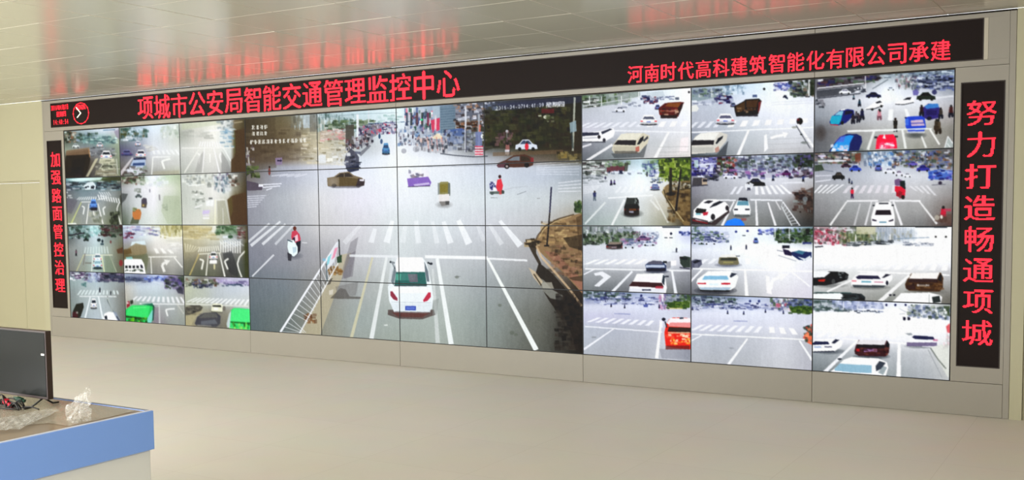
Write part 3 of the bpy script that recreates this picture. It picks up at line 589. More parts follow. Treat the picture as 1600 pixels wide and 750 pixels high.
# blue cars up the road
CAR(597, 223, 609, 241, (96, 140, 176), (70, 90, 120), lights=(60, 60, 110)); E(593, 213, 1.8, 4, (70, 96, 124)); E(596, 221, 2, 4, (90, 110, 140))
# purple three-wheeler
P([(637, 268), (669, 265), (672, 279), (637, 281)], (232, 232, 240)); CLUT(638, 268, 668, 280, 26, [(150,140,150),(240,240,246),(110,110,130)], (2, 6), (2, 5), .7, 25)
P([(636, 279), (669, 276), (674, 285), (672, 290), (638, 292)], (146, 120, 190)); P([(646, 288), (670, 285), (672, 288), (648, 291)], (214, 206, 232), .8); L(637, 292, 672, 290.5, 1.4, (86, 80, 100), .8)
# roofed three-wheeler
SOFT(694, 320, 14, 6, (130, 130, 130), .5)
P([(685, 287), (689, 284), (700, 284), (703, 288), (703, 303), (685, 304)], (150, 146, 106)); P([(687, 288), (700, 287), (700, 300), (687, 301)], (138, 130, 74)); R(684, 286, 687, 304, (150, 156, 154)); R(700, 286, 703.5, 306, (120, 126, 120))
P([(685, 304), (702, 303), (702, 314), (686, 315)], (228, 226, 226)); P([(686, 315), (702, 314), (701, 320), (690, 322)], (140, 138, 136)); R(696, 314, 702, 320, (96, 96, 96))
# red rider with a white and navy load
P([(765, 286), (774, 283), (778, 288), (776, 298), (766, 299)], (230, 232, 242)); CLUT(766, 285, 777, 300, 18, [(60,66,120),(240,240,250),(90,90,130)], (1.5, 4), (1.5, 4), .8, 26)
P([(777, 281), (783, 279), (786, 290), (784, 300), (778, 300), (775, 292)], (212, 74, 88)); E(781, 276, 2.4, 2.8, (70, 46, 46)); R(765, 299, 788, 303, (112, 122, 118)); E(769, 302, 3, 2.6, (90, 100, 100)); E(785, 300, 3.2, 3, (80, 90, 86)); R(780, 296, 784, 304, (200, 90, 90), .8)
PL([(787, 297), (803, 293), (825, 291)], .9, (180, 184, 190), .7); L(808, 304, 822, 299, .9, (120, 124, 130), .7); L(767, 309, 777, 309, 1.2, (130, 134, 138), .7); L(839, 310, 844, 310, 1.4, (150, 152, 156), .8)
# zebra crossing
for (xt, yt, xb, yb, w, w2, a) in ((421, 349, 388, 378, 3, 4, .6), (438, 346, 392, 384, 3, 5, .7), (446, 350, 410, 382, 3, 4.5, .7), (460, 350, 430, 382, 3, 4, .5), (563, 352, 538, 380, 5, 8, .35), (586, 357, 580, 379, 6, 9, .6),
                                (613, 345, 604, 379, 6, 10, .75), (633, 352, 629, 379, 6, 9, .35), (650, 345, 654, 380, 6, 9, .5), (676, 346, 683, 380, 5, 8, .45), (693, 346, 704, 380, 6, 10, .75), (716, 344, 733, 381, 7, 11, .85),
                                (746, 352, 756, 376, 5, 7, .3), (764, 350, 784, 382, 5, 8, .4), (781, 345, 813, 384, 5, 10, .8)):
    L(xt, yt, xb, yb, w, (240, 243, 246), a, w2)
# scooter rider
SOFT(460, 400, 14, 6, (100, 104, 112), .5)
P([(456, 362), (462, 359), (468, 366), (470, 374), (466, 380), (457, 378), (455, 370)], (196, 84, 104)); E(460.5, 357, 2.7, 3.4, (110, 64, 52)); P([(459, 370), (465, 366), (466, 376), (460, 378)], (236, 214, 222), .9); P([(457, 372), (461, 370), (461, 378), (457, 379)], (70, 40, 66))
P([(463, 378), (470, 376), (469, 392), (464, 398), (461, 390)], (44, 44, 58)); P([(450, 376), (459, 375), (465, 386), (465, 396), (459, 401), (452, 397), (449, 386)], (230, 242, 248)); P([(449, 394), (456, 398), (455, 408), (450, 407)], (72, 72, 80)); L(449, 375, 457, 378, 1.4, (60, 80, 90)); P([(457, 386), (463, 386), (463, 393), (458, 396)], (180, 200, 210), .7)
L(472, 379, 480, 379.5, 1.4, (236, 238, 240), .7); L(428, 398, 394, 432, 3, (226, 228, 232), .8, 2.4)
# median with railing, banner and dirt
P([(533, 398), (549, 395), (544, 410), (520, 470), (500, 524), (467, 522), (500, 460)], (188, 180, 156), .75)
P([(548, 378), (560, 370), (554, 400), (548, 432), (538, 436), (534, 424)], (128, 126, 132), .45); P([(543, 398), (556, 392), (551, 432), (534, 436), (538, 418)], (112, 108, 116), .4)
CLUT(514, 417, 533, 429, 26, [(134,104,66),(166,136,90),(110,84,56)], (3, 7), (2, 4), .7, 27); CLUT(476, 490, 493, 504, 22, [(130,96,70),(100,72,54),(160,130,100)], (2, 6), (2, 5), .6, 28)
P([(508, 440), (520, 434), (516, 444), (508, 446)], (94, 90, 84), .8); P([(514, 454), (521, 452), (520, 460), (514, 461)], (214, 210, 200), .8)
P([(516, 466), (532, 450), (540, 452), (546, 463), (566, 464), (563, 467), (528, 467)], (84, 80, 76), .6); P([(524, 448), (560, 440), (556, 462), (528, 464)], (120, 118, 118), .4)
L(527, 379, 438, 519, 2.8, (238, 240, 244), .95, 3.4); L(532, 404, 468, 521, 2.0, (226, 228, 230), .85, 2.6)
for k in range(20):
    t = k/19; x, y = 524+(441-524)*t, 385+(518-385)*t; L(x, y, x+3+25*t, y+26-22*t*0.35-12*t*t if t < .8 else 520, 1.0, (232, 236, 238), .75)
P([(530, 374), (528, 386), (523, 408), (510, 424), (511, 408), (519, 390)], (222, 226, 232), .95); P([(523, 388), (528, 386), (523, 402), (518, 406)], (224, 150, 174), .8); P([(512, 402), (518, 396), (514, 412), (510, 416)], (140, 204, 214), .8); R(504, 404, 509, 408, (140, 190, 214), .7)
L(529.5, 374, 531, 404, 1.8, (54, 60, 60)); P([(526, 402), (534, 398), (534, 410), (527, 411)], (64, 86, 66)); L(510, 412, 511, 440, 1.8, (96, 112, 120), .8)
# stop line and lanes
L(546, 399.5, 624, 401, 4, (232, 235, 238), .8); L(664, 401, 762, 403, 5, (240, 242, 244), .95); L(762, 404, 824, 407, 3, (240, 242, 244), .85)
L(582, 402, 549, 528, 3, (212, 208, 180), .75, 5); L(604, 402, 580, 531, 4, (232, 236, 236), .85, 7); L(683, 404, 705, 538, 5, (240, 244, 244), .9, 8); L(676, 420, 684, 536, 3, (222, 226, 226), .6, 7); L(762, 404, 838, 547, 3.5, (240, 244, 242), .95, 8)
L(538, 470, 544, 405, 1.2, (140, 140, 140), .3)
for (x, y, s) in ((781, 477, 3), (800, 520, 4), (806, 523, 3), (842, 500, 2), (714, 433, 3)): E(x, y, s, s*.8, (104, 110, 100), .5)
L(710, 432.5, 720, 432, 1, (110, 112, 112), .6); L(600, 508, 606, 508, 2, (226, 230, 228), .8)
# kerb, pavement and the dark shadow painted beside them at right
P([(911, 332), (893, 337), (866, 345), (848, 357), (838, 374), (836, 386), (852, 402), (882, 428), (911, 460)], (148, 126, 98))
P([(850, 392), (870, 396), (911, 438), (911, 458), (886, 430)], (160, 112, 104), .55)
CLUT(845, 345, 911, 380, 90, [(190,164,120),(110,90,66),(150,130,100),(206,184,140),(84,70,52)], (2, 9), (1.5, 4), .5, 29); CLUT(860, 384, 911, 430, 100, [(120,96,76),(150,116,100),(96,84,66),(60,52,40),(170,140,116)], (2, 10), (1.5, 5), .5, 30)
P([(880, 372), (911, 366), (911, 392), (890, 386)], (46, 40, 30), .6); P([(888, 434), (911, 430), (911, 440), (895, 438)], (60, 54, 40), .6); P([(900, 340), (911, 334), (911, 400), (904, 380)], (70, 56, 40), .5)
PL([(897, 335), (872, 342), (852, 353), (840, 368), (836, 378)], 2, (84, 70, 54), .8); PL([(893, 338), (868, 346), (850, 358), (842, 372)], 1.4, (206, 188, 150), .7)
CLUT(822, 374, 842, 386, 34, [(70,62,50),(120,104,80),(196,180,150),(50,46,38)], (3, 8), (2, 4), .8, 31)
P([(824, 380), (838, 376), (838, 396), (846, 412), (842, 414), (832, 396)], (60, 52, 42), .85)
PL([(838, 384), (846, 402), (866, 424), (890, 452), (909, 478)], 3.2, (214, 190, 158), .75)
P([(842, 410), (864, 428), (884, 452), (911, 486), (911, 553), (898, 548), (886, 520), (872, 490), (858, 470), (846, 450), (836, 430)], (50, 44, 38), .9)
P([(836, 430), (850, 438), (862, 452), (880, 462), (878, 470), (860, 466), (846, 452)], (150, 152, 146), .8); P([(845, 441), (862, 441), (866, 452), (848, 450)], (170, 168, 158), .8)
P([(826, 418), (836, 424), (848, 440), (844, 446), (834, 434)], (206, 190, 164), .8); L(834, 428, 846, 446, 2, (60, 54, 46), .8)
P([(868, 480), (884, 500), (896, 530), (900, 548), (884, 546), (874, 510)], (84, 80, 72), .6)
CLUT(868, 460, 911, 545, 90, [(30,26,24),(64,56,50),(44,40,36)], (3, 9), (2, 7), .5, 32)
P([(899, 318), (906, 313), (909, 322), (908, 333), (898, 332)], (76, 92, 62)); CLUT(897, 314, 909, 334, 20, [(60,84,48),(104,120,80),(40,56,36)], (2, 4), (2, 4), .8, 33)
L(861.5, 292, 859, 332, 2.4, (52, 52, 78), 1, 2.2); L(859, 332, 854.5, 384, 2.2, (48, 42, 40), 1, 2.6); L(850, 384, 858, 384, 2.4, (40, 36, 34))
# white saloon
P([(606, 484), (678, 484), (680, 492), (660, 499), (624, 498), (606, 492)], (96, 84, 82), .85); P([(612, 488), (672, 489), (660, 496), (622, 495)], (110, 64, 60), .6); P([(676, 470), (686, 466), (682, 492), (676, 492)], (150, 156, 154), .5)
P([(621, 402), (660, 402), (667, 412), (671, 430), (675, 448), (677, 466), (675, 482), (668, 489), (616, 488), (608, 470), (606, 448), (611, 440), (613, 424), (617, 410)], (232, 238, 242))
P([(621, 402), (660, 402), (664, 414), (667, 425), (618, 425), (618, 412)], (246, 249, 251)); P([(617, 412), (619, 425), (615, 446), (611, 440), (613, 424)], (120, 130, 136), .9); P([(663, 408), (669, 424), (671, 440), (667, 440), (664, 424)], (110, 120, 128), .9)
P([(619, 425), (664, 425), (667, 446), (616, 446)], (64, 112, 108)); P([(622, 427), (650, 427), (648, 438), (621, 438)], (88, 140, 132), .8); P([(637, 428), (652, 428), (653, 441), (640, 441)], (150, 120, 136), .6); P([(618, 428), (627, 428), (626, 438), (618, 438)], (120, 190, 170), .6); L(616, 446.5, 667, 446.5, 1.6, (70, 76, 80), .9)
P([(612, 449), (671, 449), (673, 458), (610, 458)], (240, 245, 247)); L(611, 472, 674, 473, 1, (190, 200, 206), .8); P([(610, 474), (675, 475), (672, 488), (616, 487)], (220, 228, 232), .8)
P([(610, 455), (613, 455), (621, 466), (621, 470), (615, 468), (610, 462)], (150, 72, 88)); P([(673, 457), (669, 457), (661, 469), (662, 472), (668, 470), (673, 464)], (186, 70, 92)); R(633, 478, 650, 485, (84, 104, 180)); R(635, 480, 648, 483, (120, 140, 206), .8); L(616, 487.5, 670, 488.5, 2, (120, 110, 110), .8)
L(609, 409, 617, 411, 3, (58, 64, 70)); L(613, 411, 617, 420, 2, (70, 76, 82)); L(668, 410, 674, 413, 2.6, (58, 64, 70)); E(674, 412, 2, 1.8, (50, 56, 64))
P([(612, 404), (621, 401), (618, 412), (613, 430), (610, 446), (606, 446), (609, 424)], (226, 232, 236), .5)

# ---- twelve pictures at right
def cell_tones(c, r, xs, ys, rows): cell(c, r); TONES(xs, ys, rows)
BL = [(60,66,96),(120,128,150),(232,236,244),(84,90,120),(190,198,212)]
GR = [(84,100,84),(120,140,120),(190,200,196),(64,74,66),(150,160,158)]
# 7,0
cell_tones(7, 0, [909, 960, 1020, 1080], [140, 165, 185, 205, 225, 252], [
 [(176,186,186),(190,200,204),(222,230,238),(242,246,250)], [(190,194,200),(206,210,218),(226,231,239),(240,242,246)], [(196,199,208),(206,210,218),(216,220,228),(234,236,242)],
 [(205,205,215),(206,209,216),(211,214,220),(228,229,233)], [(146,148,156),(168,172,178),(200,203,206),(226,225,226)], [(118,122,128),(140,146,148),(206,205,206),(224,219,216)]])
P([(909, 150), (1000, 142), (1000, 150), (962, 163), (909, 170)], (150, 160, 154), .75)
CLUT(910, 148, 985, 164, 90, GR+[(110,130,90),(80,96,70)], (2, 9), (1.5, 5), .6, 40, -.05); CLUT(912, 154, 935, 168, 40, [(70,74,70),(236,238,238),(120,124,120)], (2, 8), (1, 2.5), .8, 41)
P([(965, 146), (982, 144), (984, 158), (966, 160)], (170, 176, 178), .7)
for x, y in ((921, 150), (940, 151), (971, 150), (998, 142)): L(x, y, x, y+14, 1.3, WHT, .9)
L(911, 166, 1010, 150, 1.4, (214, 218, 222), .8); P([(1010, 145), (1036, 142), (1040, 152), (1012, 154)], (196, 206, 212), .7)
CLUT(1000, 150, 1052, 156, 34, BL, (2, 7), (1, 2.4), .7, 42); CLUT(1004, 152, 1026, 162, 34, [(50,54,90),(90,96,130),(130,70,80),(180,186,200)], (2, 7), (1.5, 4), .85, 43)
SIDE(960, 166, 978, 175, (226, 229, 236), (120, 124, 136), 1); L(956, 175, 976, 175.5, 1.6, (150, 154, 166), .8); CLUT(974, 160, 1000, 168, 22, [(232,236,242),(150,156,170),(200,206,216)], (3, 7), (1.5, 3), .8, 44)
CAR(1023, 163, 1032, 171, (120, 130, 170)); R(1055, 152, 1061, 156, (90, 96, 110), .8); E(1076.5, 144, 1.6, 1.8, (40, 46, 54))
P([(1029, 169), (1039, 161), (1062, 159), (1069, 160), (1065, 168), (1060, 182), (1057, 184), (1034, 184), (1030, 178)], (104, 48, 40)); P([(1039, 166), (1044, 161), (1064, 160), (1060, 168)], (140, 96, 60)); P([(1059, 168), (1068, 160), (1066, 168), (1060, 182)], (70, 40, 40)); L(1031, 174, 1059, 173, 3, (190, 150, 140), .7); CLUT(1031, 170, 1058, 180, 22, [(140,60,50),(80,36,34),(200,176,160),(110,70,50)], (2, 6), (1, 3), .7, 45); R(1032, 180, 1058, 185, (52, 40, 42), .8)
ZEB((918, 192), (1008, 190), (900, 200), (1000, 198), 8, (236, 238, 244), .7); ZEB((1016, 190), (1076, 189), (1010, 198.5), (1072, 197.5), 4, (244, 245, 248), .85)
CAR(1000, 179, 1027, 195, (236, 238, 242), (110, 114, 128)); L(955, 204, 1078, 207, 2.2, (236, 238, 242), .85)
P([(908, 208), (936, 205), (952, 201), (958, 200), (961, 206), (958, 214), (945, 221), (910, 222)], (238, 238, 240)); P([(908, 207), (936, 207), (936, 211), (908, 213)], (74, 76, 92)); P([(939, 206), (953, 201), (957, 202), (941, 210)], (78, 82, 96)); L(910, 216, 936, 215, 1.5, (190, 190, 196)); E(936, 214, 2.4, 3, (60, 56, 64)); E(944, 219, 2.4, 3, (70, 70, 78)); L(908, 222, 946, 222, 2, (90, 92, 100), .8)
L(909, 230, 924, 225, 3, (232, 232, 236), .85); L(957, 226, 917, 251, 4, (236, 236, 238), .9)
P([(955, 240), (1000, 238), (1012, 222), (1006, 246), (960, 247)], (84, 88, 90), .6)
P([(958, 226), (970, 210), (980, 208), (1006, 208), (1015, 212), (1012, 224), (998, 238), (960, 240), (956, 234)], (212, 208, 192)); P([(963, 219), (971, 209), (1004, 208), (994, 219)], (226, 224, 212)); P([(959, 226), (965, 219), (994, 219), (993, 227)], (66, 62, 66)); P([(995, 226), (1000, 216), (1006, 212), (1005, 219), (999, 226)], (56, 58, 64)); P([(1005, 219), (1012, 212), (1013, 216), (1006, 222)], (90, 92, 98)); R(958, 229, 993, 237, (190, 186, 172), .8); P([(993, 230), (999, 228), (999, 236), (993, 239)], (180, 110, 100), .8); R(960, 236, 996, 240, (110, 108, 104), .8)
L(1045, 206, 1023, 248, 3.4, (240, 240, 240), .9, 5); P([(1064, 216), (1076, 214), (1074, 238), (1061, 239)], (242, 234, 236), .8)
for y in (230, 238, 244): L(1030, y, 1077, y-1, 1, (170, 172, 172), .5)
# 8,0
cell_tones(8, 0, [1079, 1120, 1170, 1220, 1273], [130, 165, 190, 215, 246], [
 [(160,172,182),(176,190,202),(212,226,240),(240,246,252),(200,204,214)], [(190,195,206),(198,204,214),(228,232,241),(236,239,247),(232,235,243)], [(186,190,200),(192,197,207),(214,219,226),(228,231,238),(226,229,236)],
 [(150,155,165),(176,181,188),(198,203,208),(212,215,220),(210,212,218)], [(84,90,94),(142,148,152),(178,181,185),(198,198,200),(176,176,178)]])
P([(1080, 141), (1140, 137), (1140, 148), (1080, 160)], (140, 156, 160), .7); CLUT(1082, 140, 1146, 152, 70, GR+BL, (1.5, 6), (1, 4), .6, 46, -.03); CLUT(1130, 132, 1165, 146, 50, [(170,190,206),(120,140,160),(215,226,236)], (1.5, 5), (2, 7), .6, 47)
for x in (1112, 1133): L(x, 138, x, 152, 1.2, (232, 236, 240), .8)
CLUT(1118, 150, 1143, 161, 44, [(44,44,86),(84,84,130),(130,60,70),(190,196,212)], (2, 8), (1.5, 4), .85, 48); CLUT(1084, 158, 1130, 164, 36, [(228,232,240),(140,146,164),(190,196,210)], (3, 8), (1, 3), .7, 49); CAR(1141, 160, 1150, 167, (120, 128, 150))
P([(1079, 166), (1088, 163), (1092, 170), (1089, 174), (1079, 175)], (226, 228, 226)); R(1176, 148, 1183, 152, (70, 84, 120), .8); E(1194, 139, 1.8, 2, (40, 44, 54))
P([(1147, 166), (1162, 158), (1165, 155), (1186, 154), (1190, 158), (1185, 178), (1166, 180), (1150, 181), (1148, 174)], (50, 38, 36)); P([(1150, 166), (1164, 158), (1164, 172), (1150, 178)], (104, 84, 56), .8); P([(1166, 157), (1185, 156), (1182, 168), (1166, 168)], (92, 72, 46)); P([(1185, 160), (1190, 157), (1187, 172), (1184, 178)], (130, 70, 70), .9); CLUT(1150, 168, 1182, 180, 26, [(34,26,28),(96,76,54),(150,130,110)], (2, 6), (1, 3), .7, 50); R(1150, 178, 1184, 182, (40, 36, 44), .8)
ZEB((1086, 191), (1128, 189), (1076, 200), (1120, 199), 4, (236, 238, 244), .7); ZEB((1142, 189), (1262, 185), (1136, 199), (1262, 192), 7, (246, 247, 250), .85)
CAR(1119, 177, 1148, 194, (228, 230, 238), (112, 112, 132)); L(1080, 207, 1271, 199, 2, (240, 242, 246), .85)
for y in (160, 164): L(1205, y, 1270, y-3, 1.2, (214, 217, 224), .6)
P([(1080, 244), (1120, 241), (1138, 220), (1134, 244), (1082, 247)], (74, 78, 84), .7)
P([(1079, 226), (1086, 214), (1095, 208), (1124, 206), (1137, 210), (1135, 220), (1120, 238), (1079, 241)], (212, 210, 204)); P([(1082, 219), (1095, 208), (1124, 207), (1116, 219)], (232, 232, 228)); P([(1079, 227), (1082, 219), (1116, 219), (1115, 226), (1079, 227)], (60, 56, 62)); P([(1118, 224), (1122, 216), (1130, 212), (1129, 216), (1120, 225)], (52, 56, 64)); R(1079, 230, 1115, 238, (186, 186, 182), .7); P([(1117, 232), (1123, 228), (1124, 236), (1118, 239)], (180, 140, 130), .8)
L(1170, 203, 1153, 243, 3, (244, 244, 246), .9, 5); P([(1194, 212), (1198, 209), (1200, 232), (1194, 238)], (246, 246, 248), .8)
ARROW([(1204, 216), (1212, 213), (1224, 211), (1232, 208)], (244, 244, 246), .9, 4)
CLUT(1210, 130, 1250, 142, 80, [(90,100,160),(130,140,190),(210,216,232),(70,76,120),(160,150,180)], (2, 6), (1, 3), .75, 51, -.05)
CLUT(1234, 126, 1272, 150, 90, [(64,72,64),(90,104,88),(50,56,60),(130,140,130),(120,110,100)], (2, 6), (1.5, 6), .75, 52); P([(1234, 144), (1262, 150), (1262, 152), (1236, 147)], (80, 84, 90), .8); L(1264, 124, 1264, 150, 2.4, (226, 228, 226), .9); P([(1266, 124), (1273, 123), (1273, 148), (1267, 150)], (58, 66, 50), .8)
CLUT(1224, 150, 1230, 155, 8, [(50,56,76)], (1, 3), (1.5, 3), .9, 53)
E(1249.5, 189.5, 5, 5.5, (52, 36, 44)); E(1247, 187, 2, 2, (110, 50, 56)); L(1247, 194, 1271, 230, 3.4, (240, 240, 242), .95, 4); L(1244, 196, 1266, 232, 1.6, (90, 92, 98), .8); E(1241, 199, 4, 2, (170, 172, 168), .9); E(1252, 210, 2, 1.2, (70, 74, 76)); E(1257, 223, 6, 2, (120, 126, 124), .8)
for y in (218, 226, 234, 241): L(1200, y, 1268, y-3, 1, (182, 183, 186), .5)
# 9,0
cell_tones(9, 0, [1276, 1330, 1385, 1440, 1490], [115, 140, 155, 180, 205, 238], [
 [(120,122,128),(112,110,112),(170,180,186),(160,174,186),(170,180,192)], [(130,132,138),(160,165,173),(236,240,246),(206,211,220),(160,165,174)], [(180,183,190),(210,213,220),(240,243,248),(226,229,236),(190,192,198)],
 [(160,165,172),(190,193,199),(206,208,212),(208,209,211),(176,172,172)], [(112,112,116),(164,164,164),(188,189,188),(184,184,180),(146,144,138)], [(120,122,126),(150,154,154),(176,179,173),(162,162,155),(150,148,145)]])
P([(1276, 128), (1370, 118), (1380, 122), (1345, 133), (1276, 140)], (84, 76, 80), .75); CLUT(1280, 120, 1372, 134, 80, [(70,56,60),(110,84,88),(56,56,64),(90,110,90),(140,140,150),(60,60,110)], (3, 10), (1.5, 5), .65, 54, -.08)
L(1277, 138, 1350, 130, 2, (226, 228, 232), .9); P([(1276, 142), (1345, 134), (1352, 137), (1330, 146), (1276, 153)], (80, 82, 88), .8); L(1277, 154, 1345, 146, 1.6, (70, 72, 80), .8); L(1278, 126, 1286, 125, 3, WHT, .8)
L(1352, 118, 1353, 146, 1.4, (226, 226, 228), .9)
CLUT(1384, 112, 1490, 122, 90, [(210,220,228),(110,120,140),(70,76,88),(150,166,176)], (3, 10), (1, 2.4), .7, 55, -.05); CLUT(1425, 118, 1490, 140, 150, [(70,76,96),(214,220,230),(110,116,140),(46,50,62),(120,130,170)], (2, 9), (1, 4), .75, 56); CLUT(1400, 116, 1432, 140, 80, [(130,140,130),(220,226,230),(170,130,140),(90,96,104)], (1, 3), (1.5, 5), .6, 57)
PL([(1363, 139), (1388, 124)], 1.6, (110, 118, 126), .7)
SIDE(1311, 139, 1330, 147, (234, 236, 242), (140, 140, 156), 1); SIDE(1353, 144, 1377, 153, (52, 56, 86), (36, 40, 60), 1); SIDE(1386, 136, 1398, 141, (220, 226, 232), (90, 100, 120)); CLUT(1333, 136, 1352, 144, 14, [(70,74,84),(230,232,238)], (2, 5), (1, 3), .8, 58)
BIKE(1343, 167, 12, (60, 80, 96)); BIKE(1334, 156, 8, (110, 130, 140))
P([(1351, 170), (1362, 163), (1371, 157), (1379, 156), (1381, 164), (1371, 168), (1352, 172)], (240, 240, 244)); P([(1368, 160), (1375, 157), (1378, 160), (1370, 162)], (70, 72, 80)); PL([(1353, 171), (1366, 170), (1380, 165)], 1.4, (50, 52, 58), .8); E(1363, 171, 2, 2, (40, 42, 48)); E(1377, 166, 2, 2.2, (40, 42, 48))
P([(1398, 160), (1410, 156), (1419, 151), (1427, 152), (1429, 160), (1412, 163), (1399, 163)], (238, 238, 242)); P([(1411, 156), (1418, 152), (1424, 152), (1422, 156)], (64, 66, 76)); PL([(1399, 163), (1412, 163.5), (1428, 160)], 1.4, (60, 62, 68), .8)
SIDE(1432, 144, 1462, 157, (62, 70, 62), (40, 46, 46), 1); P([(1426, 142), (1432, 139), (1436, 144), (1434, 149), (1427, 149)], (120, 116, 170), .9); E(1460, 144, 4, 4, (60, 62, 100), .8); L(1462, 153, 1490, 150, 3, (226, 228, 232), .7)
P([(1296, 191), (1299, 183), (1308, 176), (1313, 172), (1325, 170.5), (1334, 172), (1335, 180), (1322, 192), (1310, 196), (1298, 195)], (46, 60, 124)); P([(1297, 188), (1300, 181), (1316, 180), (1314, 188), (1311, 194), (1298, 194)], (64, 172, 196)); P([(1304, 180), (1311, 174), (1318, 173), (1316, 180)], (150, 196, 214)); P([(1319, 180), (1321, 173), (1332, 173), (1333, 177)], (34, 38, 70)); E(1316, 192, 2.4, 3, (40, 40, 50)); E(1332, 183, 2, 2.6, (34, 36, 50)); L(1297, 194.5, 1310, 195.5, 1.6, (200, 80, 90), .8); P([(1314, 171), (1321, 170), (1320, 172), (1314, 173)], (240, 240, 250))
for x, y, h, c in ((1333, 194, 16, (70, 64, 72)), (1341, 192, 15, (90, 80, 88)), (1347, 188, 18, (52, 54, 84)), (1338, 186, 12, (110, 104, 112))): BIKE(x, y, h, c)
BIKE(1374, 188, 18, (200, 150, 160), (130, 100, 110)); E(1375, 173, 1.6, 2, (40, 40, 50))
MAN(1399, 206, 22, (60, 58, 54), (54, 52, 48)); BIKE(1399, 206, 14, (70, 66, 60))
ZEB((1389, 171), (1396, 171), (1387, 188), (1395, 188), 1, WHT, .85, .9); ZEB((1413, 170), (1417, 170), (1416, 182), (1422, 182), 1, WHT, .8, .9)
P([(1440, 170), (1450, 162), (1464, 162), (1469, 170), (1468, 184), (1450, 188), (1441, 182)], (78, 70, 130)); P([(1444, 166), (1452, 162), (1466, 162), (1467, 168), (1448, 170)], (92, 140, 196)); R(1447, 172, 1464, 180, (60, 50, 100), .8); E(1452, 185, 4, 3, (50, 44, 70)); BIKE(1440, 182, 18, (70, 50, 60)); BIKE(1470, 186, 18, (80, 74, 70)); BIKE(1486, 184, 20, (90, 60, 60))
SOFT(1431, 211, 18, 6, (80, 84, 84), .6)
P([(1414, 184), (1420, 182), (1440, 181), (1445, 185), (1447, 200), (1443, 206), (1420, 208), (1415, 198)], (70, 96, 196)); P([(1423, 188), (1442, 187), (1445, 196), (1424, 197)], (206, 188, 206)); L(1423, 193, 1444, 192, 2, (110, 110, 180), .8); R(1417, 205, 1445, 208, (214, 214, 214), .8); P([(1414, 184), (1420, 186), (1420, 196), (1415, 196)], (96, 130, 214)); E(1415, 184, 1.6, 1.4, (50, 60, 110))
BIKE(1466, 210, 24, (100, 90, 76), (70, 62, 54)); BIKE(1463, 204, 18, (84, 76, 66), (80, 70, 60))
L(1324, 205, 1400, 203, 3, (238, 240, 240), .9); L(1382, 203, 1456, 201, 2.4, (232, 236, 234), .85); L(1366, 204, 1356, 234, 3.4, (236, 238, 236), .85, 4.4); L(1410, 203, 1415, 232, 3.4, (238, 240, 238), .9, 4); L(1440, 213, 1447, 231, 2.4, (236, 238, 236), .85, 3.4); L(1453, 202, 1468, 226, 3, (238, 238, 236), .9)
P([(1476, 231), (1481, 214), (1489, 224), (1489, 230)], (196, 206, 206), .7); L(1481, 213, 1476, 231, 1.4, WHT, .9); L(1481, 213, 1489, 224, 1.4, WHT, .9); L(1480, 224, 1485, 231, 1.2, (236, 240, 240), .8)
SOFT(1330, 236, 24, 6, (80, 90, 96), .5)
P([(1295, 237), (1302, 226), (1312, 214), (1322, 209.5), (1338, 209), (1346, 213), (1347, 222), (1342, 235)], (46, 60, 110)); P([(1298, 236), (1304, 225), (1314, 214), (1328, 211), (1334, 212), (1328, 224), (1326, 236)], (74, 160, 220)); P([(1304, 222), (1313, 213), (1322, 211), (1318, 222)], (130, 110, 200), .5); CLUT(1299, 227, 1325, 235, 30, [(226,232,240),(150,190,226),(240,220,230)], (2, 4), (2, 4), .7, 59)
P([(1368, 233), (1370, 216), (1374, 211), (1396, 210), (1400, 215), (1402, 232)], (226, 44, 92)); P([(1374, 224), (1396, 222), (1397, 232), (1373, 233)], (236, 120, 150)); P([(1379, 216), (1382, 209), (1384, 217)], WHT); CLUT(1374, 223, 1396, 231, 20, [(250,236,240),(230,90,120)], (2, 4), (1.5, 3), .8, 60); R(1366, 213, 1371, 216, (40, 40, 50), .8); R(1398, 212, 1403, 215, (40, 50, 50), .8)
CLUT(1276, 156, 1288, 168, 20, [(60,64,70),(100,104,110),(150,150,156)], (2, 6), (1.5, 4), .8, 61); SOFT(1282, 208, 10, 14, (90, 84, 82), .6)
# 7,1
cell_tones(7, 1, [910, 950, 1000, 1040, 1078], [252, 270, 285, 300, 320, 353], [
 [(112,118,112),(124,130,130),(196,214,222),(120,140,100),(70,85,50)], [(156,161,166),(196,201,206),(230,241,248),(178,186,168),(90,100,60)], [(200,204,210),(216,220,226),(238,243,247),(220,223,222),(120,115,90)],
 [(194,198,204),(212,217,222),(232,236,238),(216,218,216),(125,115,90)], [(170,176,182),(192,198,202),(212,216,216),(198,195,184),(105,92,68)], [(154,164,164),(180,190,188),(197,202,198),(164,164,148),(75,65,50)]])
CLUT(911, 252, 947, 274, 110, [(60,66,64),(120,126,120),(226,230,230),(90,80,84),(150,156,150)], (2, 9), (1, 3), .7, 62); L(911, 266, 946, 264, 2, (228, 230, 232), .9); CLUT(911, 274, 946, 286, 40, [(150,156,160),(220,224,230),(110,116,120)], (3, 9), (1.5, 3), .6, 63)
P([(948, 260), (976, 258), (976, 267), (948, 269)], (112, 72, 80), .9); CLUT(946, 252, 984, 260, 30, [(90,110,90),(130,150,120),(170,180,170)], (2, 6), (1.5, 4), .7, 64); P([(976, 254), (982, 254), (980, 270), (975, 270)], (70, 70, 60), .7); CLUT(950, 267, 1002, 272, 36, [(60,66,90),(220,226,236),(120,126,140)], (1.5, 5), (1, 3), .8, 65)
CLUT(1004, 252, 1036, 272, 60, [(150,180,170),(110,130,96),(210,226,230),(90,100,140)], (2, 6), (2, 5), .6, 66); CLUT(1016, 264, 1040, 276, 30, [(60,66,120),(150,156,190),(226,230,240)], (2, 6), (1.5, 4), .7, 67)
CLUT(1030, 250, 1078, 282, 260, [(112,132,58),(80,96,40),(146,164,84),(56,66,34),(176,190,120)], (1.5, 6), (2, 6), .75, 68)
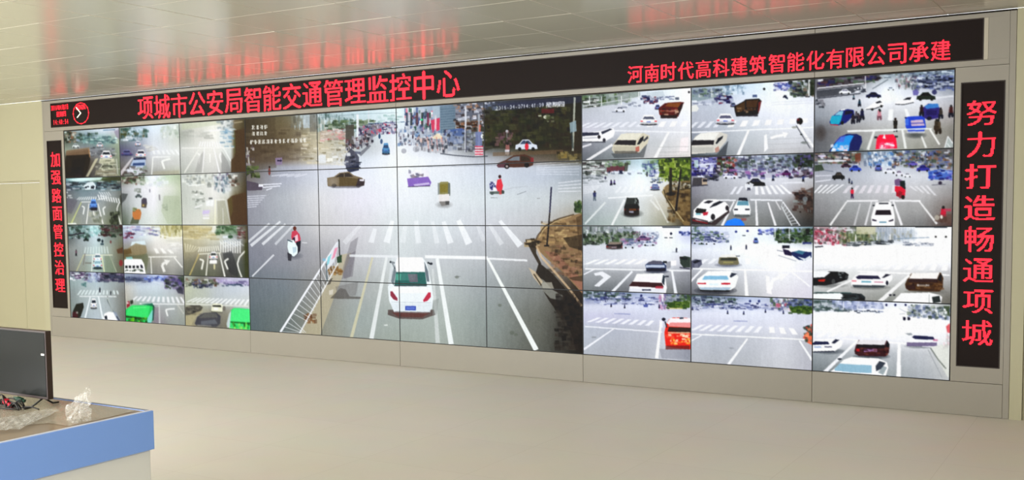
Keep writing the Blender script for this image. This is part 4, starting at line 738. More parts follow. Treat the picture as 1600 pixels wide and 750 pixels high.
P([(1034, 300), (1040, 290), (1052, 284), (1078, 282), (1078, 353), (1070, 353), (1052, 332)], (140, 122, 92), .9); CLUT(1046, 284, 1078, 296, 50, [(190,190,180),(110,100,80),(70,64,50),(214,214,210)], (2, 6), (1.5, 4), .7, 69); CLUT(1044, 300, 1078, 346, 90, [(120,102,74),(90,76,54),(150,132,100),(64,54,40)], (3, 9), (2, 6), .5, 70)
PL([(1038, 292), (1036, 300), (1043, 312), (1056, 330), (1068, 346)], 2, (196, 184, 150), .8); PL([(1037, 296), (1040, 308), (1051, 326), (1054, 334)], 1.6, (70, 62, 50), .8)
P([(1046, 262), (1050, 262), (1050, 304), (1045, 304)], (62, 58, 50), .9); L(1064, 264, 1056, 330, 2.4, (50, 44, 36), .95, 3.4); E(1048, 303, 8, 3, (52, 48, 40), .8)
CAR(1016, 285, 1031, 297, (214, 222, 236), (120, 130, 170)); R(1018, 291, 1030, 296, (84, 92, 130), .7); CLUT(1018, 278, 1034, 287, 16, [(150,160,180),(226,230,238),(90,96,110)], (2, 6), (1.5, 3), .8, 71)
BIKE(955, 290, 9, (80, 70, 110)); BIKE(960, 289, 8, (120, 110, 150)); MAN(929, 314, 16, (70, 76, 112), (110, 120, 130)); MAN(1011, 276, 8, (60, 66, 90)); E(946, 278, 1.5, 2.5, (90, 90, 110))
for k in range(5): L(912, 292+k*2.6, 940-k*3, 290+k*2.4, 1.1, (238, 240, 244), .6)
ZEB((968, 292), (1014, 291), (960, 301), (1014, 300), 6, (242, 244, 246), .45)
L(950, 309.5, 1020, 305, 2, (240, 242, 244), .8); L(946, 316, 914, 350, 3, (226, 230, 230), .75); L(976, 312, 956, 352, 3.4, (236, 238, 238), .85); L(1016, 312, 1030, 328, 3, (232, 234, 232), .7); L(1022, 306, 1044, 348, 2.6, (228, 230, 226), .65); L(1000, 336, 1000, 352, 2, (220, 224, 222), .6)
SOFT(988, 334, 18, 7, (96, 100, 98), .6); SUV(975, 309, 999, 337, (58, 48, 42), (70, 74, 72), (30, 32, 34), .03, (110, 60, 40)); R(983, 326, 994, 329, (130, 90, 50), .8); CLUT(992, 310, 998, 322, 8, [(150,156,154),(60,64,62)], (1, 2), (2, 4), .7, 72)
# 8,1
cell_tones(8, 1, [1079, 1120, 1170, 1220, 1271], [245, 262, 278, 300, 320, 353], [
 [(110,112,140),(122,122,146),(146,146,164),(154,164,176),(84,88,86)], [(156,156,180),(176,178,196),(190,193,205),(186,188,200),(112,112,130)], [(158,158,166),(186,188,196),(212,215,222),(218,220,227),(196,198,203)],
 [(144,144,152),(176,178,184),(194,196,202),(200,202,208),(172,168,168)], [(125,125,128),(152,154,157),(164,167,170),(160,161,163),(98,88,80)], [(110,112,114),(136,139,139),(142,144,142),(128,131,131),(70,70,70)]])
CLUT(1080, 247, 1122, 276, 150, [(60,56,120),(110,110,170),(226,230,240),(50,46,70),(150,150,190)], (2, 8), (1.5, 5), .75, 73); L(1088, 258, 1126, 255, 3, (226, 230, 244), .7); R(1085, 250, 1091, 262, (200, 220, 216), .8)
CLUT(1120, 246, 1150, 274, 110, [(110,60,60),(150,84,80),(60,56,66),(206,206,214),(90,110,80)], (2, 6), (1.5, 5), .75, 74); CLUT(1150, 244, 1272, 266, 260, [(120,130,140),(214,220,230),(80,92,80),(90,90,110),(150,160,180)], (2, 7), (1.5, 5), .7, 75); CLUT(1130, 264, 1270, 278, 130, [(228,230,240),(110,110,150),(70,70,90),(160,120,170),(190,194,206)], (2, 8), (1.5, 4), .75, 76); CLUT(1240, 242, 1270, 260, 70, [(50,60,50),(80,92,74),(110,100,150),(40,44,44)], (2, 7), (2, 5), .75, 77)
CLUT(1100, 272, 1124, 282, 26, [(56,58,70),(110,112,124)], (3, 8), (1.5, 3), .85, 78); SIDE(1130, 271, 1152, 279, (228, 230, 240), (120, 120, 150)); SIDE(1222, 266, 1236, 275, (110, 60, 110), (60, 50, 80)); CLUT(1238, 262, 1270, 276, 30, [(70,60,70),(190,190,200),(110,100,110)], (2, 5), (2, 5), .8, 79)
P([(1083, 278), (1096, 277), (1105, 280), (1105, 289), (1096, 291), (1081, 290)], (90, 88, 92)); P([(1097, 279), (1105, 279), (1105, 288), (1097, 289)], (190, 176, 160)); R(1098, 280, 1105, 284, (60, 60, 70)); L(1080, 291, 1106, 289, 2, (80, 80, 90), .8)
SIDE(1166, 279, 1196, 292, (42, 40, 50), (70, 72, 90), 1); P([(1164, 288), (1172, 285), (1178, 288), (1174, 296), (1165, 296)], (236, 238, 242), .9); BIKE(1170, 298, 12, (226, 230, 236), (90, 90, 104)); BIKE(1208, 283, 9, (100, 110, 140)); MAN(1255, 285, 12, (80, 90, 130))
ZEB((1148, 292), (1162, 291), (1140, 304), (1154, 303), 2, (238, 240, 246), .75); ZEB((1180, 291), (1222, 289), (1180, 304), (1238, 303), 6, (242, 243, 248), .85); L(1080, 308, 1100, 303, 0.5, (150, 150, 150), .4); L(1222, 286, 1256, 285, 2.4, (232, 234, 240), .7)
L(1105, 312.5, 1150, 313, 2.4, (238, 240, 244), .9); L(1172, 312, 1222, 313, 2.4, (238, 240, 244), .9); L(1147, 315, 1128, 353, 2.4, (240, 240, 242), .9, 4); L(1181, 313, 1183, 353, 2.4, (240, 240, 242), .9, 4); L(1200, 316, 1212, 353, 2.4, (240, 240, 242), .9, 3.6); L(1212, 314, 1220, 328, 2, (230, 230, 232), .8)
P([(1080, 340), (1112, 348), (1138, 322), (1140, 332), (1118, 352), (1080, 350)], (70, 60, 62), .85); L(1082, 344, 1106, 349, 2, (150, 40, 60), .8)
P([(1083, 340), (1084, 328), (1090, 322), (1100, 312), (1118, 311), (1134, 316), (1139, 322), (1137, 330), (1118, 343), (1106, 347), (1088, 344)], (240, 242, 248)); P([(1086, 330), (1089, 325), (1104, 327), (1102, 333), (1088, 333)], (48, 40, 50)); P([(1099, 317), (1106, 313), (1115, 314), (1108, 318)], (60, 60, 70)); P([(1108, 325), (1115, 318), (1124, 314), (1131, 315), (1120, 321)], (50, 54, 66)); P([(1098, 332), (1107, 331), (1105, 336), (1099, 337)], (190, 70, 90)); E(1114, 339, 3.4, 5, (60, 58, 64)); E(1136, 325, 2.6, 4, (60, 58, 64)); L(1084, 341, 1106, 346, 2, (60, 50, 56), .8); R(1087, 333, 1095, 336, (110, 170, 180), .7)
SOFT(1160, 336, 16, 5, (90, 92, 96), .6); P([(1150, 318), (1154, 310), (1168, 310), (1171, 318), (1173, 328), (1172, 336), (1160, 338), (1147, 336), (1145, 328)], (238, 241, 246)); P([(1153, 313), (1155, 309), (1167, 309), (1169, 314)], (48, 52, 64)); P([(1151, 321), (1153, 314), (1169, 314), (1170, 321)], (120, 160, 176)); R(1147, 326, 1153, 328.5, (60, 60, 74)); R(1164, 326, 1171, 328.5, (60, 60, 74)); R(1148, 335, 1171, 338, (90, 96, 96), .8)
P([(1131, 353), (1136, 345), (1148, 341), (1158, 343), (1163, 350), (1164, 354), (1130, 355)], (56, 140, 236)); R(1140, 343, 1155, 350, (70, 150, 240), .5); R(1158, 341, 1166, 345, (160, 90, 90), .6)
P([(1240, 303), (1262, 296), (1271, 292), (1271, 334), (1262, 332), (1250, 318)], (74, 62, 58), .7); P([(1240, 304), (1252, 300), (1262, 312), (1250, 312)], (48, 40, 44), .9); CLUT(1240, 296, 1270, 332, 50, [(60,50,48),(120,100,90),(150,160,160),(90,70,66)], (2, 6), (2, 5), .6, 80); E(1258, 311, 4, 4, (150, 160, 164), .7)
L(1223, 315, 1250, 353, 1.8, WHT, .9); L(1221, 322, 1238, 354, 1.6, (226, 230, 232), .85)
for k in range(9): t = k/8; L(1223+27*t, 316+37*t, 1221+17*t, 323+31*t, .9, (228, 232, 236), .8)
# 9,1
cell_tones(9, 1, [1273, 1330, 1385, 1440, 1487], [240, 258, 275, 300, 325, 353], [
 [(104,104,108),(124,128,132),(156,170,184),(126,136,140),(112,108,108)], [(156,160,170),(172,176,186),(210,216,224),(184,188,198),(140,144,156)], [(176,178,186),(188,192,200),(212,215,222),(212,215,221),(186,189,196)],
 [(168,169,171),(184,186,190),(200,200,204),(196,196,198),(164,162,162)], [(150,150,152),(167,169,170),(178,179,180),(172,172,172),(134,126,122)], [(125,125,125),(146,146,146),(162,162,162),(138,138,138),(104,88,84)]])
CLUT(1273, 238, 1340, 256, 130, [(84,82,92),(60,60,64),(226,230,236),(110,120,100),(150,120,110)], (2, 9), (1.5, 4), .7, 81); L(1278, 252, 1322, 251, 2.4, (232, 234, 240), .85); L(1278, 244, 1288, 244, 3, (210, 200, 224), .8); P([(1336, 240), (1345, 239), (1345, 252), (1336, 253)], (130, 84, 70), .8); CLUT(1350, 238, 1400, 258, 90, [(90,130,180),(200,214,226),(110,120,140),(236,240,246)], (1.5, 5), (1.5, 5), .65, 82); CLUT(1395, 236, 1487, 262, 220, [(100,110,96),(214,218,226),(70,76,84),(140,110,90),(110,120,160)], (2, 6), (1.5, 5), .7, 83)
P([(1273, 258), (1284, 257), (1288, 266), (1273, 268)], (66, 78, 60), .8); SIDE(1314, 255, 1330, 262, (90, 70, 84), (50, 50, 60)); SIDE(1327, 258, 1346, 268, (84, 104, 186), (60, 70, 120)); CAR(1367, 256, 1378, 267, (110, 122, 176)); SIDE(1380, 262, 1400, 271, (230, 232, 240), (130, 130, 150)); SIDE(1398, 266, 1412, 275, (226, 226, 234), (120, 110, 130)); SIDE(1412, 270, 1424, 277, (232, 234, 240), (130, 130, 140)); SIDE(1432, 258, 1453, 268, (84, 84, 160), (60, 60, 110)); SIDE(1420, 252, 1434, 259, (130, 120, 190), (70, 70, 110))
P([(1450, 268), (1470, 264), (1486, 268), (1488, 279), (1470, 281), (1452, 280)], (96, 130, 196), .95); CLUT(1452, 266, 1487, 281, 40, [(70,90,170),(190,206,232),(120,110,190),(60,60,110)], (2, 7), (1.5, 3), .7, 84); E(1469, 286, 3, 3, (70, 64, 80)); L(1456, 289, 1478, 288, 1.6, (110, 110, 120), .6)
SIDE(1300, 269, 1320, 281, (44, 44, 48), (90, 84, 80), -1); L(1288, 266, 1302, 268, 1.4, (120, 126, 140), .7); MAN(1327, 287, 9, (60, 66, 90)); L(1360, 259, 1361, 263, 1.4, (80, 84, 96))
L(1274, 275, 1300, 274, 1.6, (226, 228, 236), .7); L(1274, 284, 1298, 281, 2, (230, 232, 238), .7); ZEB((1282, 289), (1320, 288), (1270, 302), (1300, 302), 5, (242, 243, 246), .75); ZEB((1326, 290), (1412, 289), (1316, 302), (1412, 301), 8, (236, 232, 238), .6); ZEB((1420, 291), (1450, 290), (1430, 298), (1464, 306), 4, (238, 238, 242), .6)
MAN(1331.5, 310, 17, (206, 70, 90), (80, 60, 90)); BIKE(1331, 288, 6, (70, 80, 110))
P([(1398, 281), (1404, 279), (1410, 282), (1410, 290), (1398, 290)], (130, 110, 140)); P([(1406, 283), (1414, 282), (1415, 296), (1407, 296)], (50, 60, 62)); P([(1398, 291), (1408, 291), (1415, 297), (1414, 306), (1404, 304), (1398, 298)], (206, 60, 84)); P([(1400, 300), (1406, 302), (1405, 308), (1400, 306)], (160, 50, 70)); E(1411, 308, 3, 3.4, (60, 40, 44)); P([(1404, 298), (1410, 300), (1408, 310), (1405, 310)], (140, 60, 70), .8)
L(1323, 314, 1372, 313.5, 2.6, (240, 240, 242), .85); L(1390, 313.5, 1438, 314, 2.6, (240, 240, 242), .9); L(1323, 315, 1297, 352, 2.4, (236, 236, 236), .85, 3.4); L(1344, 318, 1335, 352, 2, (214, 214, 216), .7, 3); L(1362, 314, 1352, 352, 2, (230, 230, 232), .8, 3.4); L(1396, 315, 1409, 352, 2.8, (240, 240, 242), .9, 4); L(1436, 314, 1464, 350, 2.4, (238, 238, 238), .85, 3.4); L(1316, 330, 1321, 328, 1, (120, 120, 120), .6)
SOFT(1380, 350, 22, 8, (110, 110, 112), .6); P([(1366, 322), (1370, 316), (1391, 315), (1395, 322), (1398, 338), (1398, 353), (1362, 353), (1361, 340)], (240, 240, 243)); P([(1368, 316), (1391, 315), (1392, 324), (1368, 324)], (248, 248, 250)); R(1373, 317, 1388, 318.8, (60, 62, 70)); P([(1369, 328), (1391, 328), (1393, 336), (1367, 336)], (62, 54, 62)); P([(1363, 342), (1370, 344), (1369, 346), (1363, 345)], (70, 64, 80)); P([(1396, 342), (1388, 345), (1389, 346.5), (1396, 345)], (70, 64, 80)); R(1374, 346, 1385, 348.4, (110, 150, 170), .9); R(1363.5, 320, 1367, 322, (50, 54, 60)); R(1393, 320, 1396.5, 322, (50, 54, 60))
BIKE(1474, 348, 26, (190, 60, 84), (100, 84, 80)); P([(1462, 336), (1487, 334), (1487, 350), (1460, 346)], (116, 96, 88), .5); E(1464, 340, 4, 4, (190, 186, 176), .8); E(1471, 339, 2, 3, (236, 234, 226), .9); R(1474, 326, 1486, 330, (190, 90, 110), .7)
# 7,2
cell_tones(7, 2, [911, 960, 1010, 1045, 1078], [355, 370, 385, 410, 430, 458], [
 [(150,158,158),(160,168,170),(232,238,245),(244,247,252),(222,226,240)], [(112,122,116),(156,164,170),(212,218,228),(240,244,249),(206,210,228)], [(210,213,221),(217,221,227),(228,233,240),(236,241,247),(228,233,242)],
 [(208,212,218),(216,219,226),(225,227,232),(222,225,230),(196,196,206)], [(162,166,170),(167,170,174),(174,176,182),(176,178,184),(154,156,162)], [(130,135,136),(122,126,130),(122,122,127),(138,141,141),(118,120,125)]])
CLUT(912, 356, 990, 369, 130, [(226,230,232),(130,140,136),(180,186,190),(90,100,96),(160,160,170)], (1, 4), (2, 7), .65, 85); P([(966, 357), (990, 357), (990, 366), (966, 368)], (170, 176, 186), .7); CLUT(912, 367, 1000, 381, 190, [(70,86,66),(100,120,92),(130,140,120),(54,60,56),(160,166,160)], (1.5, 5), (2, 6), .7, 86, -.05); CLUT(911, 378, 935, 383, 20, [(50,56,54),(110,120,110)], (3, 8), (1, 3), .8, 87)
CLUT(990, 362, 1030, 372, 50, [(140,150,170),(200,208,220),(120,90,110),(226,230,238)], (1.5, 5), (1, 3), .7, 88); P([(1034, 354), (1064, 354), (1062, 356), (1036, 356)], (50, 60, 70)); E(1048.5, 365, 2, 2, (50, 56, 80)); CLUT(1060, 362, 1078, 367, 16, [(70,80,130),(120,130,180)], (2, 5), (1, 3), .8, 89)
CLUT(972, 374, 1026, 386, 80, [(228,230,238),(110,120,150),(70,76,100),(170,140,170),(150,160,180)], (2, 8), (1, 3), .75, 90, -.06); SIDE(994, 368, 1016, 377, (140, 110, 140), (80, 80, 110)); SIDE(1004, 376, 1024, 384, (214, 220, 230), (100, 110, 140)); SIDE(974, 380, 992, 388, (206, 212, 222), (110, 116, 140)); SUV(947, 378, 973, 389, (116, 100, 100), (150, 140, 132), (60, 54, 62), .1); P([(964, 382), (972, 381), (971, 387), (964, 388)], (60, 56, 60), .9)
for x in (1038, 1046): L(x, 371.5, x+5, 371.5, 1.4, (60, 64, 76), .9)
MAN(1057, 395, 8, (60, 64, 90)); L(1050, 394, 1060, 394, 1, (180, 186, 196), .8)
ZEB((930, 405.5), (1012, 405), (912, 413), (998, 413), 6, (244, 246, 250), .8); L(914, 420, 1078, 423, 2.2, (240, 242, 246), .9); L(930, 420, 912, 429, 2, (240, 242, 246), .85)
P([(928, 427), (941, 424), (946, 427), (955, 432), (936, 448), (928, 447), (943, 434), (938, 430), (930, 431)], (236, 238, 242), .9); L(988, 424, 957, 456, 3, (238, 240, 244), .9, 4.6); L(1050, 423, 1056, 459, 3, (240, 242, 246), .9, 5)
P([(1062, 402), (1070, 400), (1079, 402), (1079, 418), (1068, 418), (1063, 412)], (74, 84, 78)); R(1066, 402, 1074, 406, (50, 56, 60)); R(1062, 401, 1067, 404, (40, 44, 50)); R(1048, 407, 1056.5, 415, (240, 238, 240)); P([(1040, 410), (1048, 408), (1048, 418), (1042, 420)], (150, 152, 160), .8); L(1062, 418, 1078, 420, 2, (70, 70, 84), .8)
SOFT(1026, 424, 20, 4, (70, 74, 90), .7); P([(1008, 414), (1014, 409), (1036, 409), (1041, 415), (1041, 423), (1010, 422)], (74, 86, 116)); P([(1013, 410), (1020, 407), (1034, 408), (1036, 413), (1012, 413)], (110, 110, 124)); P([(1009, 414), (1038, 414), (1039, 418), (1009, 418)], (206, 214, 228), .9); R(1010, 419, 1040, 424, (44, 50, 68)); R(1036, 408, 1042, 411, (50, 54, 60))
P([(982, 458), (984, 447), (990, 438), (996, 428), (1036, 427), (1040, 436), (1042, 450), (1040, 460)], (238, 238, 242)); P([(989, 440), (995, 428), (1035, 427), (1033, 441)], (248, 246, 246)); P([(994, 438), (999, 431), (1028, 431), (1027, 438)], (236, 234, 238), .8); P([(983, 447), (988, 440), (1034, 442), (1037, 448), (1036, 450)], (80, 42, 54)); P([(1034, 441), (1036, 429), (1039, 432), (1038, 446)], (70, 80, 90)); R(1024, 447, 1036, 451, (190, 90, 104), .8); R(983, 451, 1038, 458, (226, 228, 234)); R(1003, 452, 1017, 454, (70, 76, 96)); R(1039, 431, 1045, 433, (70, 74, 84))
# 8,2
cell_tones(8, 2, [1079, 1120, 1170, 1220, 1271], [355, 370, 390, 415, 435, 462], [
 [(184,192,210),(220,226,242),(240,244,252),(220,229,242),(136,154,162)], [(158,168,192),(212,219,233),(236,241,248),(222,228,239),(126,140,132)], [(220,224,234),(230,234,241),(241,244,248),(243,246,250),(236,239,245)],
 [(194,197,204),(209,212,218),(232,235,239),(242,243,247),(228,229,235)], [(162,164,170),(178,181,186),(209,211,216),(231,232,236),(219,219,226)], [(122,124,130),(134,136,138),(194,196,199),(219,218,224),(214,212,222)]])
CLUT(1080, 354, 1104, 364, 36, [(150,160,190),(110,130,120),(200,206,220)], (2, 5), (1.5, 5), .7, 91); CLUT(1080, 364, 1138, 382, 110, [(228,230,240),(110,116,160),(80,86,120),(190,196,214),(90,110,90)], (2, 8), (1, 3), .75, 92, -.05); SIDE(1100, 376, 1120, 382, (222, 226, 236), (110, 120, 150)); SIDE(1082, 374, 1100, 381, (206, 212, 226), (90, 96, 130))
for x, y in ((1150, 362), (1168, 361), (1186, 360)): E(x, y, 2, 1.8, (70, 80, 140))
CLUT(1186, 358, 1230, 366, 40, [(110,120,190),(200,206,230),(80,90,130)], (2, 6), (1.5, 3), .7, 93)
CLUT(1210, 358, 1271, 378, 190, [(60,80,54),(90,112,76),(44,56,46),(120,130,120),(150,160,190)], (2, 6), (2, 5), .75, 94); L(1211, 356, 1211, 372, 1.2, WHT, .8); L(1233, 354, 1234, 376, 1.2, WHT, .8); L(1254, 380, 1268, 380, 3, (60, 66, 120), .8)
for x, y in ((1142, 391), (1166, 390)): MAN(x, y, 8, (50, 56, 84), (50, 56, 80))
CAR(1177, 371, 1185, 380, (120, 140, 190)); L(1160, 368, 1165, 368, 1.4, (90, 96, 110))
R(1222, 383.5, 1234, 388, (44, 44, 66)); P([(1223, 389), (1232, 391), (1238, 396), (1237, 400), (1226, 398)], (60, 50, 84)); P([(1236, 394), (1246, 392), (1268, 394), (1268, 402), (1258, 407), (1248, 406), (1238, 399)], (56, 70, 110)); P([(1240, 394), (1248, 391), (1258, 393), (1254, 398)], (90, 130, 150)); P([(1246, 401), (1258, 404), (1266, 399), (1267, 404), (1256, 407)], (220, 226, 230)); L(1214, 391, 1224, 393, 1.2, (110, 116, 130), .7); L(1216, 399, 1244, 408, 1.2, (140, 146, 158), .6)
ZEB((1100, 405), (1122, 404), (1092, 412), (1112, 412), 2, (240, 242, 246), .75); R(1165, 404, 1172, 413, (246, 246, 248), .85); R(1185, 404, 1192, 412, (246, 246, 248), .7)
P([(1079, 408), (1086, 405), (1096, 406), (1097, 413), (1090, 420), (1079, 421)], (110, 112, 128)); P([(1082, 409), (1090, 406), (1095, 408), (1086, 412)], (50, 52, 66)); E(1088, 415, 3, 4, (130, 132, 146))
SOFT(1138, 414, 22, 4, (100, 104, 120), .7); P([(1122, 411), (1124, 402), (1128, 398), (1148, 397), (1153, 404), (1155, 412), (1152, 414), (1126, 414)], (134, 130, 110)); P([(1124, 402), (1128, 398), (1148, 397), (1151, 402)], (232, 232, 230)); P([(1125, 407), (1127, 403), (1150, 403), (1152, 407)], (78, 80, 74)); R(1130, 409, 1146, 411, (170, 166, 120), .8); R(1150, 399, 1156, 401, (140, 144, 150))
L(1082, 419.5, 1271, 424, 2.4, (242, 243, 247), .9); L(1098, 420, 1079, 440, 3, (242, 243, 247), .9); L(1164, 421, 1167, 463, 3.4, (244, 244, 248), .95, 5.4); P([(1196, 430), (1202, 432), (1206, 460), (1198, 458)], (246, 244, 250), .8)
ARROW([(1204, 452), (1207, 438), (1218, 433), (1232, 428)], (250, 248, 252), .9, 5); L(1236, 424, 1266, 448, 2.4, (244, 244, 250), .7)
SOFT(1118, 454, 34, 7, (70, 72, 80), .8); P([(1088, 442), (1090, 436), (1098, 430), (1106, 424), (1142, 423), (1150, 428), (1154, 432), (1149, 448), (1142, 453), (1118, 455), (1094, 452)], (238, 243, 248)); P([(1099, 432), (1108, 424), (1142, 423), (1138, 432)], (250, 251, 252)); P([(1097, 437), (1101, 431), (1136, 431), (1139, 437)], (150, 190, 214)); P([(1140, 432), (1143, 426), (1152, 428), (1142, 434)], (70, 76, 90)); R(1090, 442, 1103, 444, (190, 60, 76)); R(1127, 442, 1141, 444.6, (190, 60, 76)); P([(1092, 449), (1143, 449), (1138, 454), (1096, 453)], (180, 196, 210)); L(1094, 454, 1140, 454.5, 2, (50, 40, 44)); R(1108, 443, 1122, 446, (220, 232, 238))
# 9,2
cell_tones(9, 2, [1272, 1330, 1385, 1440, 1486], [356, 370, 385, 410, 428, 470], [
 [(176,156,162),(180,182,176),(196,200,206),(240,242,246),(250,250,252)], [(156,118,128),(156,160,152),(182,188,196),(240,242,246),(248,249,251)], [(240,242,246),(242,244,247),(244,246,249),(247,248,251),(249,249,252)],
 [(238,239,243),(241,242,245),(241,242,245),(241,242,245),(238,239,243)], [(220,222,223),(220,222,222),(217,218,219),(215,216,217),(196,196,198)], [(178,181,181),(168,168,166),(154,156,152),(174,174,170),(124,122,116)]])
CLUT(1273, 356, 1322, 382, 160, [(190,90,110),(214,160,176),(110,110,110),(236,238,240),(140,70,84)], (1.5, 5), (1.5, 5), .7, 95); CLUT(1296, 354, 1345, 366, 70, [(130,130,130),(200,200,206),(110,120,100),(230,232,236)], (2, 7), (1.5, 4), .6, 96); CLUT(1312, 364, 1376, 380, 150, [(110,122,94),(140,150,120),(84,94,76),(170,176,160),(150,140,110)], (1.5, 5), (2, 6), .65, 97)
P([(1338, 354), (1368, 354), (1368, 366), (1338, 366)], (206, 204, 176), .7)
for k in range(14): L(1372+k*4.3, 354+(k % 3), 1372+k*4.3, 374+(k % 2)*3, 2.2, (150+k*4, 160+k*4, 178+k*3), .6)
CLUT(1370, 360, 1432, 376, 60, [(150,160,170),(190,198,208),(170,170,160)], (1.5, 4), (3, 9), .55, 98); L(1400, 373, 1452, 371, 1.4, (120, 140, 160), .6)
for x in (1308, 1337, 1370, 1391): L(x, 366, x, 380, 1.4, (246, 246, 246), .85)
CLUT(1322, 378, 1395, 385, 60, [(60,64,70),(206,210,216),(110,116,120)], (3, 9), (1, 2.6), .8, 99, -.04); CLUT(1412, 378, 1456, 384, 30, [(120,126,140),(206,210,218)], (2, 7), (1, 2), .75, 100); L(1273, 386, 1286, 385, 2, (50, 50, 60), .8); P([(1430, 354), (1480, 354), (1480, 356), (1430, 355.6)], (60, 66, 76), .9)
for x in (1462, 1478): E(x, 370, 1.6, 1.6, (30, 34, 40))
ZEB((1322, 411), (1368, 410), (1310, 420), (1356, 419), 4, (250, 250, 252), .6); ZEB((1390, 412), (1482, 413), (1376, 421), (1480, 423), 6, (252, 252, 254), .85); L(1276, 422, 1296, 421, 1, (180, 184, 188), .6); L(1340, 424, 1484, 430, 2.4, (246, 246, 248), .85)
SOFT(1298, 446, 28, 4, (120, 122, 122), .6); P([(1270, 434), (1282, 427), (1296, 424), (1320, 425), (1326, 429), (1324, 437), (1305, 443), (1290, 446), (1270, 446)], (46, 48, 52)); P([(1270, 424), (1284, 424), (1298, 425), (1288, 433), (1270, 434)], (236, 238, 240)); P([(1292, 431), (1300, 425), (1310, 425), (1304, 432)], (26, 30, 34)); P([(1278, 437), (1290, 436), (1288, 440), (1279, 440)], (180, 70, 60)); E(1302, 440, 3, 4, (90, 92, 92)); E(1323, 433, 2.4, 3.4, (80, 82, 84)); CLUT(1306, 426, 1322, 434, 10, [(150,156,156),(60,64,64)], (2, 4), (1, 2), .8, 101)
SOFT(1360, 449, 32, 4, (120, 122, 120), .7); P([(1330, 438), (1336, 431), (1344, 427), (1372, 426), (1390, 427), (1395, 431), (1394, 437), (1386, 445), (1376, 448), (1340, 448), (1330, 445)], (242, 243, 246)); P([(1337, 433), (1342, 430), (1372, 431), (1376, 436), (1340, 436)], (66, 64, 88)); P([(1378, 434), (1384, 428), (1392, 429), (1382, 434)], (66, 66, 80)); R(1331, 438, 1338, 440, (214, 130, 140), .9); R(1366, 440, 1380, 441.6, (190, 130, 150), .9); R(1346, 439, 1361, 441.6, (130, 176, 190)); P([(1332, 445), (1384, 446), (1380, 449.5), (1334, 449)], (90, 96, 100)); E(1386, 442, 2, 3.6, (50, 52, 66))
SOFT(1446, 456, 34, 5, (120, 120, 116), .7); P([(1414, 444), (1417, 437), (1424, 427), (1470, 426), (1474, 434), (1473, 450), (1468, 456), (1420, 454), (1415, 450)], (92, 72, 56)); P([(1420, 436), (1425, 427), (1468, 426), (1464, 436)], (238, 236, 234)); P([(1418, 441), (1421, 435), (1464, 436), (1466, 441)], (78, 62, 62)); P([(1465, 437), (1469, 428), (1472, 430), (1471, 440)], (60, 56, 58)); R(1433, 444, 1452, 447.6, (190, 184, 180)); R(1416, 446, 1430, 452, (74, 54, 56), .7); CLUT(1417, 443, 1472, 454, 24, [(110,86,60),(70,56,50),(130,104,80)], (3, 9), (1, 3), .6, 102)
L(1330, 438, 1292, 456, 3, (240, 240, 240), .85); L(1421, 430, 1374, 472, 4, (240, 240, 240), .9, 6.4)
P([(1270, 458), (1290, 457), (1320, 457), (1346, 459), (1352, 464), (1350, 472), (1270, 472)], (72, 78, 80)); P([(1270, 459), (1312, 458), (1320, 462), (1310, 472), (1270, 470)], (236, 240, 240)); L(1272, 457, 1330, 457.5, 1.4, (90, 110, 110)); E(1344, 465, 3, 4, (60, 62, 66)); CLUT(1316, 460, 1350, 470, 22, [(50,54,56),(120,126,128),(30,32,36)], (3, 8), (1, 3), .7, 103)
P([(1394, 472), (1408, 458), (1452, 457), (1468, 461), (1472, 464), (1470, 476), (1392, 474)], (244, 246, 246)); P([(1456, 464), (1468, 462), (1470, 472), (1458, 474)], (70, 76, 76)); L(1452, 460, 1452, 474, 1.2, (180, 184, 184)); E(1391, 461, 2, 1.4, (50, 50, 60)); E(1397, 461, 2, 1.4, (50, 50, 60))
# 7,3
cell_tones(7, 3, [912, 960, 1010, 1045, 1078], [456, 470, 480, 495, 515, 560], [
 [(104,120,120),(120,132,152),(178,188,212),(196,196,210),(90,105,90)], [(176,181,200),(206,211,226),(212,217,235),(188,186,202),(124,138,106)], [(210,213,226),(216,219,231),(218,222,235),(212,215,228),(202,205,218)],
 [(202,203,220),(202,203,220),(207,210,224),(212,215,226),(202,204,216)], [(190,195,205),(186,190,200),(192,195,204),(206,208,218),(166,166,176)], [(184,188,194),(180,183,189),(183,186,192),(200,203,209),(170,173,181)]])
CLUT(912, 455, 985, 468, 150, [(70,86,80),(100,116,110),(60,66,100),(150,160,180),(190,198,214)], (2, 8), (1, 4), .7, 104, .06); CLUT(915, 464, 1035, 476, 110, [(84,92,140),(150,158,190),(226,230,242),(60,64,100),(190,196,216)], (2, 9), (1, 2.4), .65, 105); CLUT(1030, 460, 1045, 484, 40, [(190,150,180),(240,236,244),(120,116,150)], (1.5, 4), (2, 6), .7, 106)
CLUT(1040, 460, 1078, 474, 70, [(70,80,90),(110,120,140),(90,110,80),(170,176,190)], (2, 7), (1.5, 4), .75, 107); P([(1042, 474), (1062, 471), (1078, 473), (1078, 481), (1046, 481)], (92, 116, 60)); CLUT(1042, 471, 1077, 482, 50, [(80,104,50),(120,140,80),(60,80,44)], (2, 6), (1.5, 3), .7, 108); L(1046, 482, 1066, 482, 1.4, (214, 200, 120), .7)
for x, y in ((955, 480), (976, 482), (1009, 479), (1030, 482)): BIKE(x, y, 6, (60, 66, 110))
E(1002, 462, 2, 2, (70, 76, 120)); P([(1005, 476), (1013, 475), (1012, 480), (1006, 480)], (110, 120, 170)); L(960, 490, 985, 491, 1.6, (150, 156, 190), .7)
